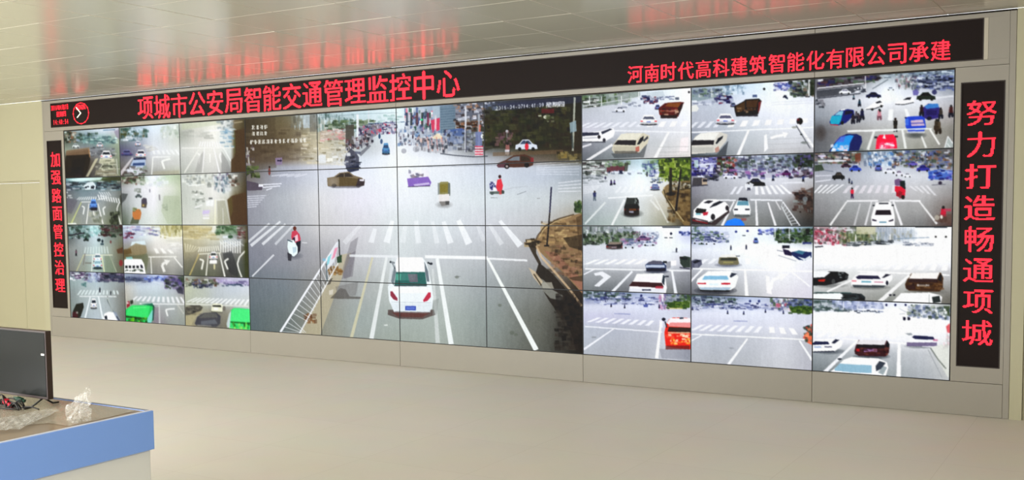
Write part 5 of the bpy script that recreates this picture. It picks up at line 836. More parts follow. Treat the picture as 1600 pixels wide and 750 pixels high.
ZEB((934, 496), (1023, 501), (916, 503), (1014, 509), 8, (240, 241, 247), .8); L(914, 510, 1035, 519, 1.8, (240, 241, 247), .85); L(960, 513, 912, 546, 1.8, (240, 241, 247), .85, 3.4); L(1033, 502, 1026, 560, 3, (244, 244, 248), .95, 5.4); R(1030, 500, 1036, 512, (240, 240, 246), .7); E(928, 527, 4, 1.2, (150, 154, 160), .8)
P([(1030, 545), (1078, 546), (1078, 562), (1034, 560)], (150, 152, 162), .5); P([(1038, 520), (1041, 506), (1046, 498), (1052, 496), (1080, 497), (1080, 546), (1050, 543), (1040, 540)], (216, 72, 54)); P([(1042, 505), (1047, 497), (1080, 497), (1080, 505), (1046, 508)], (240, 234, 236)); P([(1044, 510), (1047, 504), (1080, 504), (1080, 512)], (226, 160, 160)); P([(1043, 518), (1045, 511), (1080, 512), (1080, 520)], (80, 62, 56)); R(1044, 519, 1078, 521, (226, 196, 170), .9); R(1040, 523, 1080, 540, (216, 66, 52), .9); CLUT(1046, 528, 1078, 538, 34, [(240,210,120),(230,140,80),(246,230,200)], (2, 5), (1.5, 3), .7, 109); CLUT(1042, 523, 1077, 527, 16, [(246,226,200),(230,110,90)], (3, 6), (1.5, 3), .7, 110); R(1040, 540, 1078, 546, (110, 50, 50), .7); E(1037, 499, 3, 2.6, (50, 54, 70)); L(1039, 502, 1042, 512, 2, (70, 76, 86)); R(1062, 496, 1068, 498.4, (70, 76, 90))
# 8,3
cell_tones(8, 3, [1078, 1120, 1170, 1220, 1270], [462, 480, 490, 508, 530, 572], [
 [(90,104,104),(120,130,150),(184,194,216),(190,196,212),(90,104,96)], [(182,187,206),(212,217,231),(219,224,239),(206,208,222),(130,142,128)], [(216,219,231),(222,225,236),(224,228,239),(222,225,236),(208,211,222)],
 [(206,208,222),(208,210,223),(213,216,227),(219,221,230),(210,212,222)], [(194,198,206),(190,194,202),(196,199,206),(210,212,219),(190,192,198)], [(188,191,196),(184,187,192),(187,190,195),(204,206,211),(188,189,196)]])
CLUT(1080, 463, 1150, 477, 140, [(70,86,80),(100,116,110),(60,66,90),(150,160,176),(190,198,214)], (2, 8), (1, 4), .7, 111, .05); CLUT(1080, 474, 1215, 484, 120, [(84,92,140),(150,158,190),(230,233,243),(60,64,100),(190,196,216)], (2, 9), (1, 2.4), .65, 112); CLUT(1205, 468, 1240, 484, 70, [(190,110,130),(236,236,242),(110,116,150),(90,110,90)], (1.5, 4), (2, 6), .7, 113); CLUT(1230, 468, 1270, 482, 50, [(80,90,140),(130,140,170),(70,80,90)], (2, 7), (1.5, 4), .75, 114); P([(1233, 481), (1252, 478), (1270, 481), (1270, 490), (1238, 489)], (88, 112, 60)); CLUT(1234, 478, 1269, 490, 46, [(80,104,50),(116,136,80),(56,76,44)], (2, 6), (1.5, 3), .7, 115)
for x, y in ((1082, 485), (1137, 491), (1162, 492), (1196, 489), (1224, 491)): BIKE(x, y, 6, (56, 62, 110))
for x in (1172, 1186): E(x, 470.5, 2, 2, (70, 80, 130))
L(1146, 501.5, 1168, 502, 1.6, (150, 156, 190), .7)
ZEB((1096, 507), (1192, 510), (1078, 516), (1184, 520), 8, (240, 241, 247), .8); ZEB((1202, 511), (1240, 513), (1202, 520), (1247, 523), 3, (246, 246, 250), .85); L(1080, 522, 1268, 531, 2, (242, 243, 248), .9); L(1096, 524, 1079, 533, 2, (240, 241, 247), .85); L(1168, 529, 1138, 570, 2.4, (242, 243, 248), .9, 4.6); L(1249, 532, 1269, 563, 2.4, (242, 243, 248), .9, 3.6); E(1143, 544, 4, 1.2, (160, 164, 170), .8)
P([(1254, 512), (1262, 508), (1268, 511), (1270, 520), (1262, 518)], (60, 76, 76)); P([(1256, 522), (1262, 518), (1271, 528), (1271, 540), (1262, 536), (1257, 530)], (222, 130, 104)); CLUT(1256, 508, 1271, 534, 26, [(70,80,70),(226,150,120),(200,100,90),(110,120,110)], (2, 5), (2, 5), .7, 116)
# 9,3
cell_tones(9, 3, [1270, 1330, 1385, 1440, 1485], [470, 490, 510, 530, 555, 592], [
 [(146,154,160),(190,196,210),(220,224,234),(230,233,238),(146,152,148)], [(238,239,245),(244,245,249),(247,248,251),(247,248,251),(232,233,238)], [(242,243,247),(244,245,249),(245,246,250),(245,246,250),(240,241,245)],
 [(226,228,233),(232,233,238),(234,235,239),(236,237,240),(232,233,234)], [(160,166,170),(176,180,184),(186,190,194),(196,199,203),(210,211,210)], [(122,128,130),(150,156,156),(160,166,168),(176,180,184),(196,198,198)]])
CLUT(1271, 470, 1330, 486, 120, [(84,100,96),(120,134,136),(206,212,218),(70,80,86)], (2, 8), (1, 4), .7, 117); CLUT(1300, 470, 1380, 482, 90, [(120,130,160),(170,178,206),(206,212,230)], (2, 6), (2, 6), .55, 118); L(1318, 471, 1318, 484, 1.2, WHT, .8)
CLUT(1420, 476, 1485, 494, 150, [(110,120,150),(150,160,180),(84,94,90),(206,210,220),(120,130,110)], (2, 6), (2, 5), .6, 119, .08); P([(1474, 478), (1484, 478), (1484, 494), (1476, 492)], (80, 92, 70), .8); CLUT(1460, 484, 1480, 494, 20, [(236,238,240),(130,140,136)], (1.5, 4), (2, 5), .8, 120)
for x in (1385, 1399, 1415): E(x, 476.5, 1.8, 2, (50, 56, 96))
CLUT(1336, 485, 1380, 489, 30, [(150,158,180),(60,66,80),(226,230,236)], (3, 8), (1, 2), .8, 121)
for x in (1413, 1420): E(x, 498, 2.4, 2.8, (44, 46, 70)); L(x-2, 495, x-1, 500, 1, (60, 60, 80))
E(1426, 488, 1.6, 1.4, (70, 80, 110)); L(1405, 491, 1414, 490, 1, (180, 184, 190), .8); L(1405, 482, 1424, 492, .9, (150, 156, 170), .6)
ZEB((1288, 517), (1352, 515), (1274, 527), (1340, 525), 4, (250, 250, 252), .6); ZEB((1356, 516), (1402, 518), (1348, 528), (1400, 530), 3, (250, 250, 252), .8)
L(1316, 529, 1342, 532, 1.6, (244, 245, 248), .8); L(1388, 535, 1416, 537, 2.4, (246, 246, 250), .9)
SOFT(1296, 549, 26, 5, (100, 106, 112), .7); P([(1268, 536), (1274, 530), (1300, 529), (1312, 530), (1317, 533), (1315, 541), (1304, 549), (1268, 551)], (240, 242, 248)); P([(1268, 537), (1274, 533), (1294, 534), (1296, 538), (1268, 539)], (60, 64, 92)); P([(1299, 536), (1305, 530), (1312, 531), (1304, 537)], (60, 64, 84)); R(1288, 541, 1300, 543, (110, 110, 130), .9); L(1270, 550, 1304, 549, 2, (80, 84, 96)); R(1272, 541, 1283, 543.5, (160, 176, 206), .8)
SOFT(1362, 557, 30, 5, (84, 90, 96), .75); P([(1335, 548), (1337, 540), (1342, 531), (1386, 532), (1390, 540), (1389, 551), (1384, 557), (1342, 556), (1336, 553)], (84, 56, 62)); P([(1338, 538), (1343, 531), (1385, 532), (1382, 539)], (226, 224, 226)); P([(1338, 543), (1341, 538), (1382, 539), (1384, 544)], (56, 52, 56)); P([(1384, 540), (1387, 533), (1390, 538), (1389, 546)], (52, 50, 56)); R(1350, 545, 1370, 550, (170, 140, 180), .9); CLUT(1338, 544, 1388, 555, 22, [(104,70,60),(66,46,54),(130,90,80)], (3, 9), (1, 3), .6, 122); R(1338, 545, 1343, 549, (200, 60, 70), .8)
SOFT(1440, 541, 28, 4, (130, 134, 140), .7); P([(1414, 530), (1418, 522), (1426, 520), (1458, 521), (1464, 526), (1466, 536), (1462, 543), (1420, 540), (1415, 536)], (236, 237, 243)); P([(1425, 527), (1428, 524), (1458, 526), (1461, 531), (1430, 530)], (64, 66, 96)); R(1417, 535, 1464, 541, (110, 100, 130), .8); P([(1414, 521), (1424, 520), (1426, 524), (1420, 524)], (150, 156, 160), .8); R(1458, 530, 1465, 533, (190, 120, 150), .7)
L(1340, 532, 1288, 582, 3.4, (242, 243, 246), .9, 5.6); L(1405, 536, 1404, 590, 4.4, (246, 246, 250), .95, 7); L(1450, 546, 1472, 590, 1.4, (160, 164, 168), .7); P([(1454, 542), (1486, 536), (1486, 592), (1480, 588), (1464, 560)], (222, 224, 218), .8); PL([(1454, 544), (1466, 562), (1478, 576)], 2, (110, 116, 112), .7)
P([(1478, 510), (1484, 505), (1486, 520), (1480, 520)], (206, 90, 96), .8); CLUT(1474, 516, 1486, 545, 14, [(226,200,206),(190,186,186)], (2, 5), (2, 5), .6, 123)
SOFT(1345, 588, 44, 6, (90, 96, 100), .7); P([(1296, 582), (1306, 574), (1318, 562), (1330, 558), (1372, 560), (1386, 566), (1388, 574), (1384, 588), (1376, 592), (1300, 588)], (242, 246, 248)); P([(1304, 576), (1312, 568), (1362, 571), (1362, 583), (1330, 582), (1304, 579)], (160, 190, 206)); P([(1318, 566), (1330, 559), (1370, 561), (1364, 570), (1318, 568)], (250, 251, 252)); P([(1368, 572), (1374, 564), (1384, 567), (1376, 577), (1369, 580)], (84, 90, 100)); P([(1372, 582), (1380, 572), (1386, 574), (1380, 586)], (150, 160, 164), .8); E(1312, 561, 3.4, 1.4, (60, 66, 74))

# ---- twelve pictures at left
# 0,0
cell_tones(0, 0, [101, 130, 160, 187], [203, 220, 235, 255, 276], [
 [(130,142,138),(176,190,196),(212,220,230),(196,198,206)], [(108,114,104),(122,140,136),(140,172,168),(172,182,164)], [(152,162,148),(150,150,156),(136,140,146),(152,162,144)],
 [(72,62,52),(80,70,60),(132,132,128),(142,148,130)], [(52,47,52),(66,62,62),(122,122,118),(126,132,112)]])
CLUT(101, 206, 122, 222, 60, [(70,76,64),(110,116,100),(150,120,100),(190,200,194),(54,58,50)], (2, 5), (1.5, 4), .75, 130); CLUT(120, 208, 152, 220, 60, [(80,100,84),(56,70,64),(120,140,140),(150,166,180)], (1.5, 5), (1.5, 4), .7, 131); CLUT(130, 213, 182, 224, 80, [(210,226,226),(110,140,140),(84,104,110),(150,180,176)], (2, 6), (1, 2.4), .7, 132); P([(178, 205), (186, 202), (187, 218), (182, 215)], (150, 140, 160), .6); L(161, 203.5, 180, 202.5, 1.2, (80, 120, 150), .8)
SIDE(113, 224, 124, 231, (216, 222, 220), (110, 116, 120)); CAR(151, 222, 161, 230, (226, 230, 230), (90, 100, 110)); CLUT(138, 230, 180, 244, 40, [(84,88,92),(150,156,160),(110,112,116),(214,216,214)], (3, 8), (1, 2.5), .7, 133); L(104, 236, 140, 231, 2, (150, 130, 100), .6)
P([(103, 240), (139, 234), (141, 250), (138, 264), (131, 277), (103, 278)], (60, 52, 42)); P([(103, 236), (139, 232), (140, 241), (103, 243)], (136, 116, 96), .9); L(139, 233, 140.5, 246, 1.4, (180, 140, 96), .8); P([(112, 250), (134, 246), (130, 272), (112, 274)], (50, 44, 42), .8); CLUT(103, 262, 130, 277, 16, [(60,50,56),(44,40,46)], (4, 10), (2, 5), .5, 134)
CAR(157, 235, 175, 249, (234, 238, 236), (50, 56, 64)); P([(156, 248), (178, 248), (180, 256), (154, 256)], (206, 206, 184)); CAR(154, 255, 181, 270, (200, 202, 182), (84, 90, 80), lights=(120, 110, 100)); P([(150, 266), (182, 266), (183, 275), (148, 274)], (150, 144, 126), .9); L(152, 271, 182, 271, 1.6, (206, 206, 196), .8); CLUT(150, 250, 184, 276, 40, [(170,172,150),(110,112,98),(214,214,196),(84,84,74)], (3, 9), (1, 2.4), .6, 135)
P([(149, 248), (154, 247), (138, 276), (134, 276)], (206, 202, 176), .8); L(182, 248, 184, 272, 1.6, (206, 210, 200), .7)
# 1,0
cell_tones(1, 0, [190, 215, 240, 280], [198, 218, 235, 255, 273], [
 [(136,146,138),(176,190,202),(220,230,240),(212,218,212)], [(126,136,136),(164,174,186),(212,218,224),(206,210,202)], [(106,106,128),(142,144,158),(218,221,226),(220,223,220)], [(122,120,120),(152,154,162),(196,197,196),(204,206,202)], [(96,86,82),(128,132,128),(164,164,160),(184,188,172)]])
CLUT(190, 202, 230, 214, 90, [(64,90,84),(90,120,112),(150,176,180),(200,214,226),(110,110,90)], (1.5, 5), (1.5, 5), .7, 136); P([(188, 208), (198, 208), (197, 216), (188, 218)], (80, 84, 50), .8); CLUT(250, 198, 281, 216, 50, [(170,182,168),(226,230,226),(190,198,190)], (1.5, 4), (2, 6), .5, 137); CLUT(190, 212, 222, 220, 40, [(220,226,232),(120,140,150),(84,110,116)], (2, 6), (1, 2.4), .7, 138)
CAR(211, 220, 220, 228, (226, 230, 236), (110, 116, 140)); CAR(190, 234, 206, 243, (110, 112, 146), (60, 60, 90)); R(189, 240, 208, 243, (80, 80, 124), .7); CLUT(222, 225, 245, 236, 20, [(216,216,210),(190,190,186)], (3, 8), (1, 2), .6, 139)
CAR(212, 234, 228, 246, (238, 240, 244), (36, 40, 64)); L(209, 248.5, 228, 248, 2.4, (44, 52, 84)); P([(208, 250), (227, 249), (228, 262), (201, 264)], (176, 190, 212)); P([(208, 255), (226, 254), (226, 258), (207, 259)], (70, 90, 130)); P([(198, 262), (228, 260), (226, 272), (199, 272)], (206, 208, 218), .9); CLUT(196, 260, 228, 274, 34, [(150,160,150),(110,130,110),(220,224,230),(90,84,80)], (3, 8), (1.5, 3), .7, 140)
P([(188, 268), (206, 246), (209, 246), (190, 274), (188, 274)], (214, 210, 212), .8); ZEB((238, 235), (276, 234), (240, 241), (282, 242), 6, (238, 240, 240), .6); L(238, 245.5, 266, 245, 1.8, (238, 240, 238), .8); L(239, 246, 237, 273, 1.8, (238, 240, 236), .8)
PL([(257, 264), (253, 252), (258, 250), (266, 248)], 3, (238, 240, 236), .85); P([(240, 268), (280, 266), (280, 274), (238, 274)], (170, 166, 146), .5)
# 2,0
cell_tones(2, 0, [282, 310, 335, 360, 367, 385], [192, 210, 235, 255, 270], [
 [(196,200,188),(210,212,202),(230,230,222),(202,206,204),(124,114,94),(86,80,58)], [(170,174,166),(210,210,204),(234,234,228),(200,208,210),(108,98,74),(84,74,52)], [(204,206,202),(219,220,215),(226,226,221),(212,217,214),(104,94,70),(88,74,52)],
 [(192,195,190),(206,207,203),(214,214,210),(186,189,186),(96,78,56),(90,74,52)], [(178,181,174),(194,196,190),(204,204,200),(164,164,162),(95,75,55),(90,72,50)]])
P([(284, 192), (345, 186), (345, 194), (284, 203)], (196, 202, 178), .5); CLUT(338, 186, 366, 202, 30, [(150,160,166),(220,224,226),(110,120,124)], (2, 5), (1.5, 4), .55, 141); L(318, 205, 345, 203, 2.4, (250, 250, 246), .8); CLUT(345, 200, 366, 230, 30, [(120,156,178),(90,130,160),(190,206,214),(226,230,230)], (4, 10), (1, 2), .6, 142); CLUT(286, 204, 330, 216, 30, [(170,172,166),(200,202,196)], (6, 14), (1, 3), .5, 143)
ZEB((313, 221), (343, 221), (310, 229), (346, 230), 9, (246, 246, 242), .8); L(284, 231.5, 366, 230.5, 1.5, (240, 240, 236), .8)
L(311, 233, 288, 270, 1.6, (236, 236, 230), .7, 2.2); L(319.5, 232, 316, 270, 1.4, (244, 244, 240), .85, 2); L(334, 231, 343, 270, 1.4, (246, 246, 242), .9, 2.2); L(349, 231, 361, 252, 1.4, (236, 238, 236), .85, 2)
PL([(309, 240), (313, 242), (311, 256)], 2.2, (240, 240, 236), .85); L(328, 240, 328, 254, 2, (240, 240, 236), .8); PL([(346, 239), (343, 243), (346, 254)], 2.2, (242, 242, 238), .85)
P([(312, 244), (318, 236), (316, 270), (304, 270)], (150, 150, 148), .4); P([(346, 236), (356, 252), (362, 270), (346, 270)], (130, 130, 130), .4)
P([(366, 204), (385, 200), (385, 272), (361, 271), (361, 250), (367, 244)], (92, 74, 52), .9); L(366.5, 206, 367, 240, 2, (110, 116, 80), .6); L(366, 192, 379, 190, 1.4, (206, 196, 170), .8)
# 0,1
cell_tones(0, 1, [104, 130, 155, 175, 190], [278, 290, 305, 320, 350], [
 [(140,180,180),(210,232,232),(120,140,110),(82,86,62),(88,92,74)], [(98,102,114),(116,136,142),(132,152,158),(132,142,142),(114,118,114)], [(118,122,124),(138,152,158),(144,154,160),(154,160,160),(124,128,124)], [(120,118,125),(152,158,158),(164,170,170),(134,138,132),(112,118,108)], [(158,164,138),(154,158,154),(164,168,158),(122,128,108),(142,148,134)]])
P([(104, 281), (128, 278), (160, 277), (158, 281), (120, 284)], (220, 240, 240), .8); P([(156, 280), (189, 276), (189, 284), (172, 286)], (72, 76, 50), .7); CLUT(104, 283, 190, 297, 90, [(60,66,80),(214,224,230),(110,140,150),(84,100,100),(40,44,50)], (4, 10), (1, 2.2), .65, 144); P([(131, 290), (137, 285), (145, 284), (150, 290), (149, 296), (133, 297)], (226, 236, 240), .9); CLUT(134, 290, 152, 294, 14, [(40,46,56)], (1.5, 3), (1, 2), .85, 145)
ZEB((124, 308), (151, 307), (119, 312.5), (150, 312), 9, (236, 240, 240), .8); ZEB((152, 304), (186, 310), (155, 312), (188, 318), 9, (238, 240, 240), .85); ZEB((154, 300), (170, 300), (160, 308), (174, 306), 5, (232, 236, 238), .7); L(127, 315.6, 142, 315.4, 1.4, (240, 242, 240), .9); L(152, 312, 168, 309, 1.4, (236, 240, 238), .8)
CAR(140, 311, 152, 327, (110, 150, 206), (70, 100, 150), lights=(70, 80, 120)); R(142, 324, 152, 329, (50, 44, 52), .8); L(127, 316, 111, 350, 1.6, (200, 206, 150), .8, 2.4); L(139, 318, 135, 350, 1.2, (240, 240, 236), .85, 1.8); L(153, 318, 161, 350, 1.2, (240, 240, 236), .9, 1.8); PL([(186, 317), (183, 325), (183, 332), (187, 344), (189, 351)], 1.6, (240, 240, 236), .9)
PL([(128, 322), (132, 324), (130, 335)], 2, (240, 242, 240), .85); PL([(165, 323), (161, 326), (163, 336)], 2, (240, 242, 240), .85); L(146, 330, 147, 337, 2, (238, 238, 230), .85)
CLUT(173, 332, 186, 351, 40, [(70,76,60),(50,56,46),(110,116,96)], (2, 5), (2, 5), .75, 146); CLUT(140, 332, 160, 348, 20, [(120,126,112),(190,192,176)], (2, 5), (2, 4), .5, 147); P([(105, 310), (122, 312), (112, 334), (105, 332)], (110, 108, 118), .5); P([(106, 349), (118, 348), (120, 351), (106, 351)], (236, 240, 236), .8); P([(187, 306), (191, 302), (191, 320), (188, 320)], (70, 74, 66), .8)
CLUT(103, 300, 112, 310, 6, [(226,230,230)], (3, 6), (.8, 1), .8, 148)
# 1,1
cell_tones(1, 1, [191, 215, 240, 262, 283], [276, 295, 315, 350], [
 [(130,122,112),(180,188,176),(230,234,238),(196,210,188),(178,188,166)], [(170,172,174),(216,218,222),(234,234,238),(218,220,214),(194,202,182)], [(154,158,158),(206,210,212),(228,228,232),(196,204,190),(184,192,174)], [(98,108,94),(196,203,200),(216,221,217),(202,209,194),(180,189,170)]])
CLUT(190, 274, 226, 288, 60, [(110,84,76),(70,66,58),(150,166,150),(210,214,206),(90,110,84)], (2, 6), (1.5, 4), .65, 149); CLUT(228, 276, 262, 292, 40, [(236,240,244),(200,214,200),(214,220,226)], (2, 7), (2, 5), .5, 150)
P([(190, 302), (200, 303), (196, 312), (190, 318)], (84, 88, 88), .8); SIDE(211, 303, 222, 309, (110, 120, 120), (80, 86, 90)); CLUT(211, 294, 220, 301, 10, [(150,156,150)], (2, 5), (1.5, 3), .7, 151)
P([(221, 312), (224, 309), (229, 310), (230, 318), (228, 325), (221, 324)], (92, 88, 100)); R(221, 318, 229, 324, (110, 100, 80), .7); E(224, 321, 1.6, 1.6, (190, 170, 110)); P([(203, 350), (209, 334), (220, 336), (216, 350)], (90, 96, 78), .85)
P([(207, 330), (210, 326), (219, 327), (221, 333), (219, 343), (210, 343), (207, 338)], (190, 132, 84)); CLUT(208, 325, 220, 330, 10, [(120,126,96),(170,180,150)], (2, 4), (1, 3), .7, 152); L(249, 304, 249.5, 313, 2.4, (150, 148, 152), .85); E(234, 298, 1, 3, (150, 150, 160)); P([(256, 306), (280, 306), (283, 350), (262, 350), (252, 330)], (176, 186, 162), .5); CLUT(254, 320, 262, 330, 8, [(150,160,142)], (2, 4), (1, 3), .6, 153)
# 2,1
cell_tones(2, 1, [285, 310, 335, 356, 368, 385], [273, 295, 315, 350], [
 [(196,200,196),(212,214,206),(216,218,212),(206,211,212),(140,140,136),(88,82,70)], [(194,198,192),(210,212,206),(228,228,224),(218,222,220),(146,144,130),(84,74,54)], [(194,198,190),(206,210,204),(220,220,216),(196,196,184),(104,90,60),(90,72,48)], [(204,206,199),(209,211,204),(208,208,190),(176,176,158),(94,74,52),(95,70,50)]])
CLUT(285, 274, 345, 290, 80, [(170,176,174),(226,230,226),(150,154,150),(206,208,196)], (2, 6), (1.5, 5), .6, 154); CLUT(334, 272, 360, 300, 60, [(150,156,166),(226,228,230),(120,110,130),(96,120,130)], (1.5, 4), (2, 6), .6, 155); CLUT(354, 274, 372, 290, 30, [(70,64,54),(226,226,220),(110,90,80)], (2, 5), (1.5, 3), .7, 156); L(294, 290, 320, 288, 2, (238, 240, 236), .8)
CLUT(300, 296, 318, 320, 24, [(120,126,120),(160,164,156),(228,230,226)], (2, 6), (1, 3), .7, 157); L(304, 325, 316, 320, 1.6, (244, 246, 242), .9); L(304, 326, 314, 326, 1, (150, 156, 150), .7); L(306, 302, 308, 298, 1.4, (100, 104, 100), .8); E(347, 297, 1, 3, (80, 86, 100)); R(326, 309, 332, 311, (80, 84, 84), .8); P([(322, 314), (334, 312), (333, 322), (322, 322)], (236, 238, 238), .8)
P([(317, 329), (328, 328), (327, 334), (316, 335)], (206, 196, 226), .9); R(317, 336, 327, 338, (224, 220, 236), .9); R(317, 340, 327, 342, (244, 246, 244), .9)
L(336.5, 312, 336, 351, 1.4, (238, 238, 214), .85); L(337, 312, 352, 312, 1.4, (236, 238, 230), .8); P([(339, 314), (352, 313), (360, 351), (340, 351)], (166, 166, 150), .6); L(348, 325, 349, 350, 1, (226, 226, 224), .7); L(352, 313, 360, 350, 1.4, (206, 208, 206), .7)
P([(355, 312), (362, 306), (385, 300), (385, 352), (361, 352)], (92, 72, 48), .9); P([(356, 312), (362, 307), (364, 330), (360, 340)], (112, 104, 66), .6)
# 0,2
cell_tones(0, 2, [107, 130, 150, 170, 192], [352, 370, 390, 425], [
 [(92,102,94),(146,166,168),(190,214,214),(122,116,116),(74,78,66)], [(104,110,110),(172,182,186),(200,214,220),(146,156,152),(124,130,116)], [(146,150,148),(166,174,174),(188,204,204),(166,174,164),(114,108,90)], [(134,134,132),(154,160,150),(176,192,186),(140,154,140),(112,112,98)]])
CLUT(106, 353, 140, 372, 90, [(60,76,70),(40,48,50),(130,156,156),(84,110,100),(176,196,196)], (2, 6), (1.5, 4), .7, 158); L(107, 368, 132, 364, 2, (56, 50, 60), .8); CLUT(155, 352, 192, 368, 80, [(90,56,60),(60,54,54),(110,120,110),(70,84,66)], (2, 7), (1.5, 4), .7, 159); CLUT(140, 354, 156, 370, 40, [(206,232,232),(150,190,190)], (1.5, 4), (1.5, 4), .6, 160)
SIDE(130, 372, 139, 377, (56, 70, 66), (40, 50, 50)); SIDE(173, 366, 182, 371, (60, 80, 66), (50, 60, 56)); E(154.5, 375, 3, 2.6, (50, 66, 70)); E(160, 377, 1.6, 2.6, (44, 60, 70)); R(157, 380, 162, 383, (50, 70, 80), .8); E(173, 378, 1.2, 2.4, (120, 70, 70)); MAN(119, 400, 10, (120, 100, 110))
ZEB((133, 386), (168, 385), (131, 396), (170, 396), 9, (214, 226, 224), .6); L(130, 398.5, 176, 398.5, 1.3, (226, 226, 206), .8)
CAR(146, 396, 159, 409, (226, 236, 238), (110, 130, 140)); CAR(145, 405, 160, 420, (200, 222, 226), (150, 180, 190)); R(147, 417, 158, 420, (40, 60, 64), .8)
L(131, 398, 119, 425, 1.6, (196, 196, 160), .8); L(145, 399, 143, 425, 1.2, (236, 240, 232), .85); L(159, 399, 163, 425, 1.4, (230, 234, 190), .85); L(171, 399, 182, 425, 1.4, (196, 200, 180), .75); L(133, 396, 130, 414, 2, (130, 124, 118), .6); R(133, 410, 143, 412, (120, 116, 108), .7); P([(163, 400), (172, 400), (182, 426), (165, 426)], (134, 146, 128), .6)
E(189, 411, 3, 5, (150, 60, 66), .8); P([(182, 390), (192, 386), (192, 396), (184, 396)], (100, 70, 50), .8)
# 1,2
cell_tones(1, 2, [194, 220, 245, 270, 286], [353, 370, 388, 400, 430], [
 [(196,210,218),(212,220,226),(196,196,168),(178,175,136),(182,178,140)], [(172,170,190),(206,216,222),(230,230,226),(220,219,204),(214,212,198)], [(154,154,146),(156,156,148),(216,214,210),(220,219,216),(210,210,206)], [(112,102,74),(132,132,114),(176,174,166),(196,196,191),(191,191,187)], [(200,205,200),(142,147,142),(138,138,134),(154,154,150),(134,136,132)]])
CLUT(194, 354, 250, 368, 80, [(150,150,190),(214,222,232),(190,150,176),(110,120,150),(232,238,240)], (3, 9), (1, 2.4), .6, 161); CLUT(194, 364, 208, 372, 20, [(130,50,70),(236,226,232),(90,60,80)], (2, 5), (1, 2), .75, 162); CLUT(250, 352, 286, 370, 70, [(178,172,124),(200,196,156),(150,146,104),(222,220,190)], (1, 3), (2, 7), .65, 163); L(207, 374, 226, 364, 1.4, (190, 200, 214), .7)
PL([(240, 362), (252, 368), (270, 372), (286, 371)], 2, (240, 240, 230), .7); P([(206, 378), (226, 376), (228, 382), (204, 384)], (214, 228, 232), .9); P([(200, 388), (212, 380), (228, 384), (230, 394), (224, 400), (204, 398)], (150, 138, 110), .8); P([(192, 390), (204, 388), (206, 396), (192, 398)], (104, 84, 50), .7)
ZEB((240, 388), (264, 388), (244, 396), (272, 396), 3, (238, 238, 234), .85); CLUT(262, 376, 284, 394, 24, [(236,236,232),(200,200,196)], (5, 10), (.8, 1.6), .6, 164); L(232, 401.5, 276, 401, 1.8, (236, 236, 230), .85); L(235.5, 402, 237, 428, 1.6, (236, 236, 232), .85); L(272, 402, 285, 418, 1.8, (238, 238, 234), .9)
ARROW([(257, 425), (253, 414), (258, 410), (266, 407)], (236, 236, 232), .85, 4)
P([(200, 401), (230, 396), (232, 404), (228, 428), (222, 406)], (110, 116, 92), .6)
P([(194, 406), (198, 404), (221, 405), (225, 412), (228, 428), (228, 431), (194, 428)], (240, 242, 238)); P([(196, 402), (206, 401), (208, 405), (198, 405)], (150, 200, 200), .8)
for x in (195.5, 201, 207, 213): R(x, 415, x+4, 419, (36, 40, 44), .95)
P([(219, 414), (222, 414), (224, 419), (220, 419)], (40, 44, 60)); CLUT(195, 421, 226, 424, 14, [(50,60,50),(90,100,90)], (2, 4), (1, 2), .8, 165); L(196, 427, 228, 429, 1.2, (150, 154, 150), .8)
# 2,2
cell_tones(2, 2, [287, 310, 335, 360, 374, 389], [353, 375, 395, 412, 432], [
 [(194,184,146),(200,194,160),(210,210,192),(136,156,128),(114,122,112),(90,78,60)], [(180,175,148),(194,190,168),(206,206,192),(186,191,191),(156,160,164),(86,80,52)], [(162,157,134),(164,159,140),(154,154,146),(136,136,136),(124,124,119),(75,75,45)], [(132,130,114),(124,124,112),(128,128,118),(104,104,102),(104,108,102),(72,74,54)], [(112,114,98),(104,108,94),(114,116,102),(88,88,86),(92,97,88),(70,75,60)]])
CLUT(287, 353, 336, 374, 70, [(206,196,156),(178,168,128),(222,216,188),(160,150,114)], (5, 14), (1, 2.4), .55, 166); P([(332, 354), (340, 352), (338, 364), (330, 362)], (230, 232, 226), .8); CLUT(338, 352, 372, 366, 60, [(84,112,80),(110,140,110),(150,170,150),(60,80,60)], (2, 7), (1.5, 4), .7, 167); CLUT(370, 354, 383, 374, 40, [(110,56,60),(226,220,220),(130,130,120),(80,60,56)], (2, 5), (1, 2.4), .75, 168); P([(348, 369), (357, 368), (356, 372), (348, 372)], (220, 226, 230), .9); E(360, 370, 4, 2.6, (60, 90, 64), .9); L(350, 376, 372, 384, 3, (176, 186, 196), .6)
ZEB((288, 380), (312, 386), (290, 394), (302, 394), 6, (226, 222, 198), .7); ZEB((312, 386), (341, 384), (309, 394), (343, 392), 10, (238, 238, 226), .85); ZEB((344, 378), (376, 376), (344, 394), (376, 396), 9, (240, 240, 236), .85); ZEB((342, 376), (366, 372), (352, 388), (382, 384), 7, (226, 230, 230), .6)
L(310, 397, 345, 395, 1.5, (238, 238, 224), .85); L(311, 397, 296, 431, 1.6, (200, 184, 130), .8, 2.2); L(325.5, 397, 322, 431, 1.4, (240, 240, 230), .85, 2); L(343, 396, 351.5, 433, 1.6, (244, 244, 238), .9, 2.4); PL([(383, 392), (374, 402), (371, 412), (373, 421), (378, 434)], 2.2, (244, 244, 238), .9)
P([(348, 396), (362, 392), (372, 420), (372, 433), (360, 428), (350, 410)], (62, 64, 66), .55)
CAR(327, 393, 340, 406, (236, 238, 232), (70, 74, 72)); P([(328, 406), (339, 406), (339, 412), (327, 412)], (240, 240, 234)); L(335, 413, 335, 421, 2.4, (226, 220, 180), .85); PL([(312, 405), (318, 407), (315, 421)], 2.6, (240, 240, 230), .9); PL([(357, 404), (351, 408), (356, 421)], 2.6, (242, 242, 236), .9); P([(382, 380), (389, 378), (389, 436), (383, 434)], (74, 78, 44), .7)
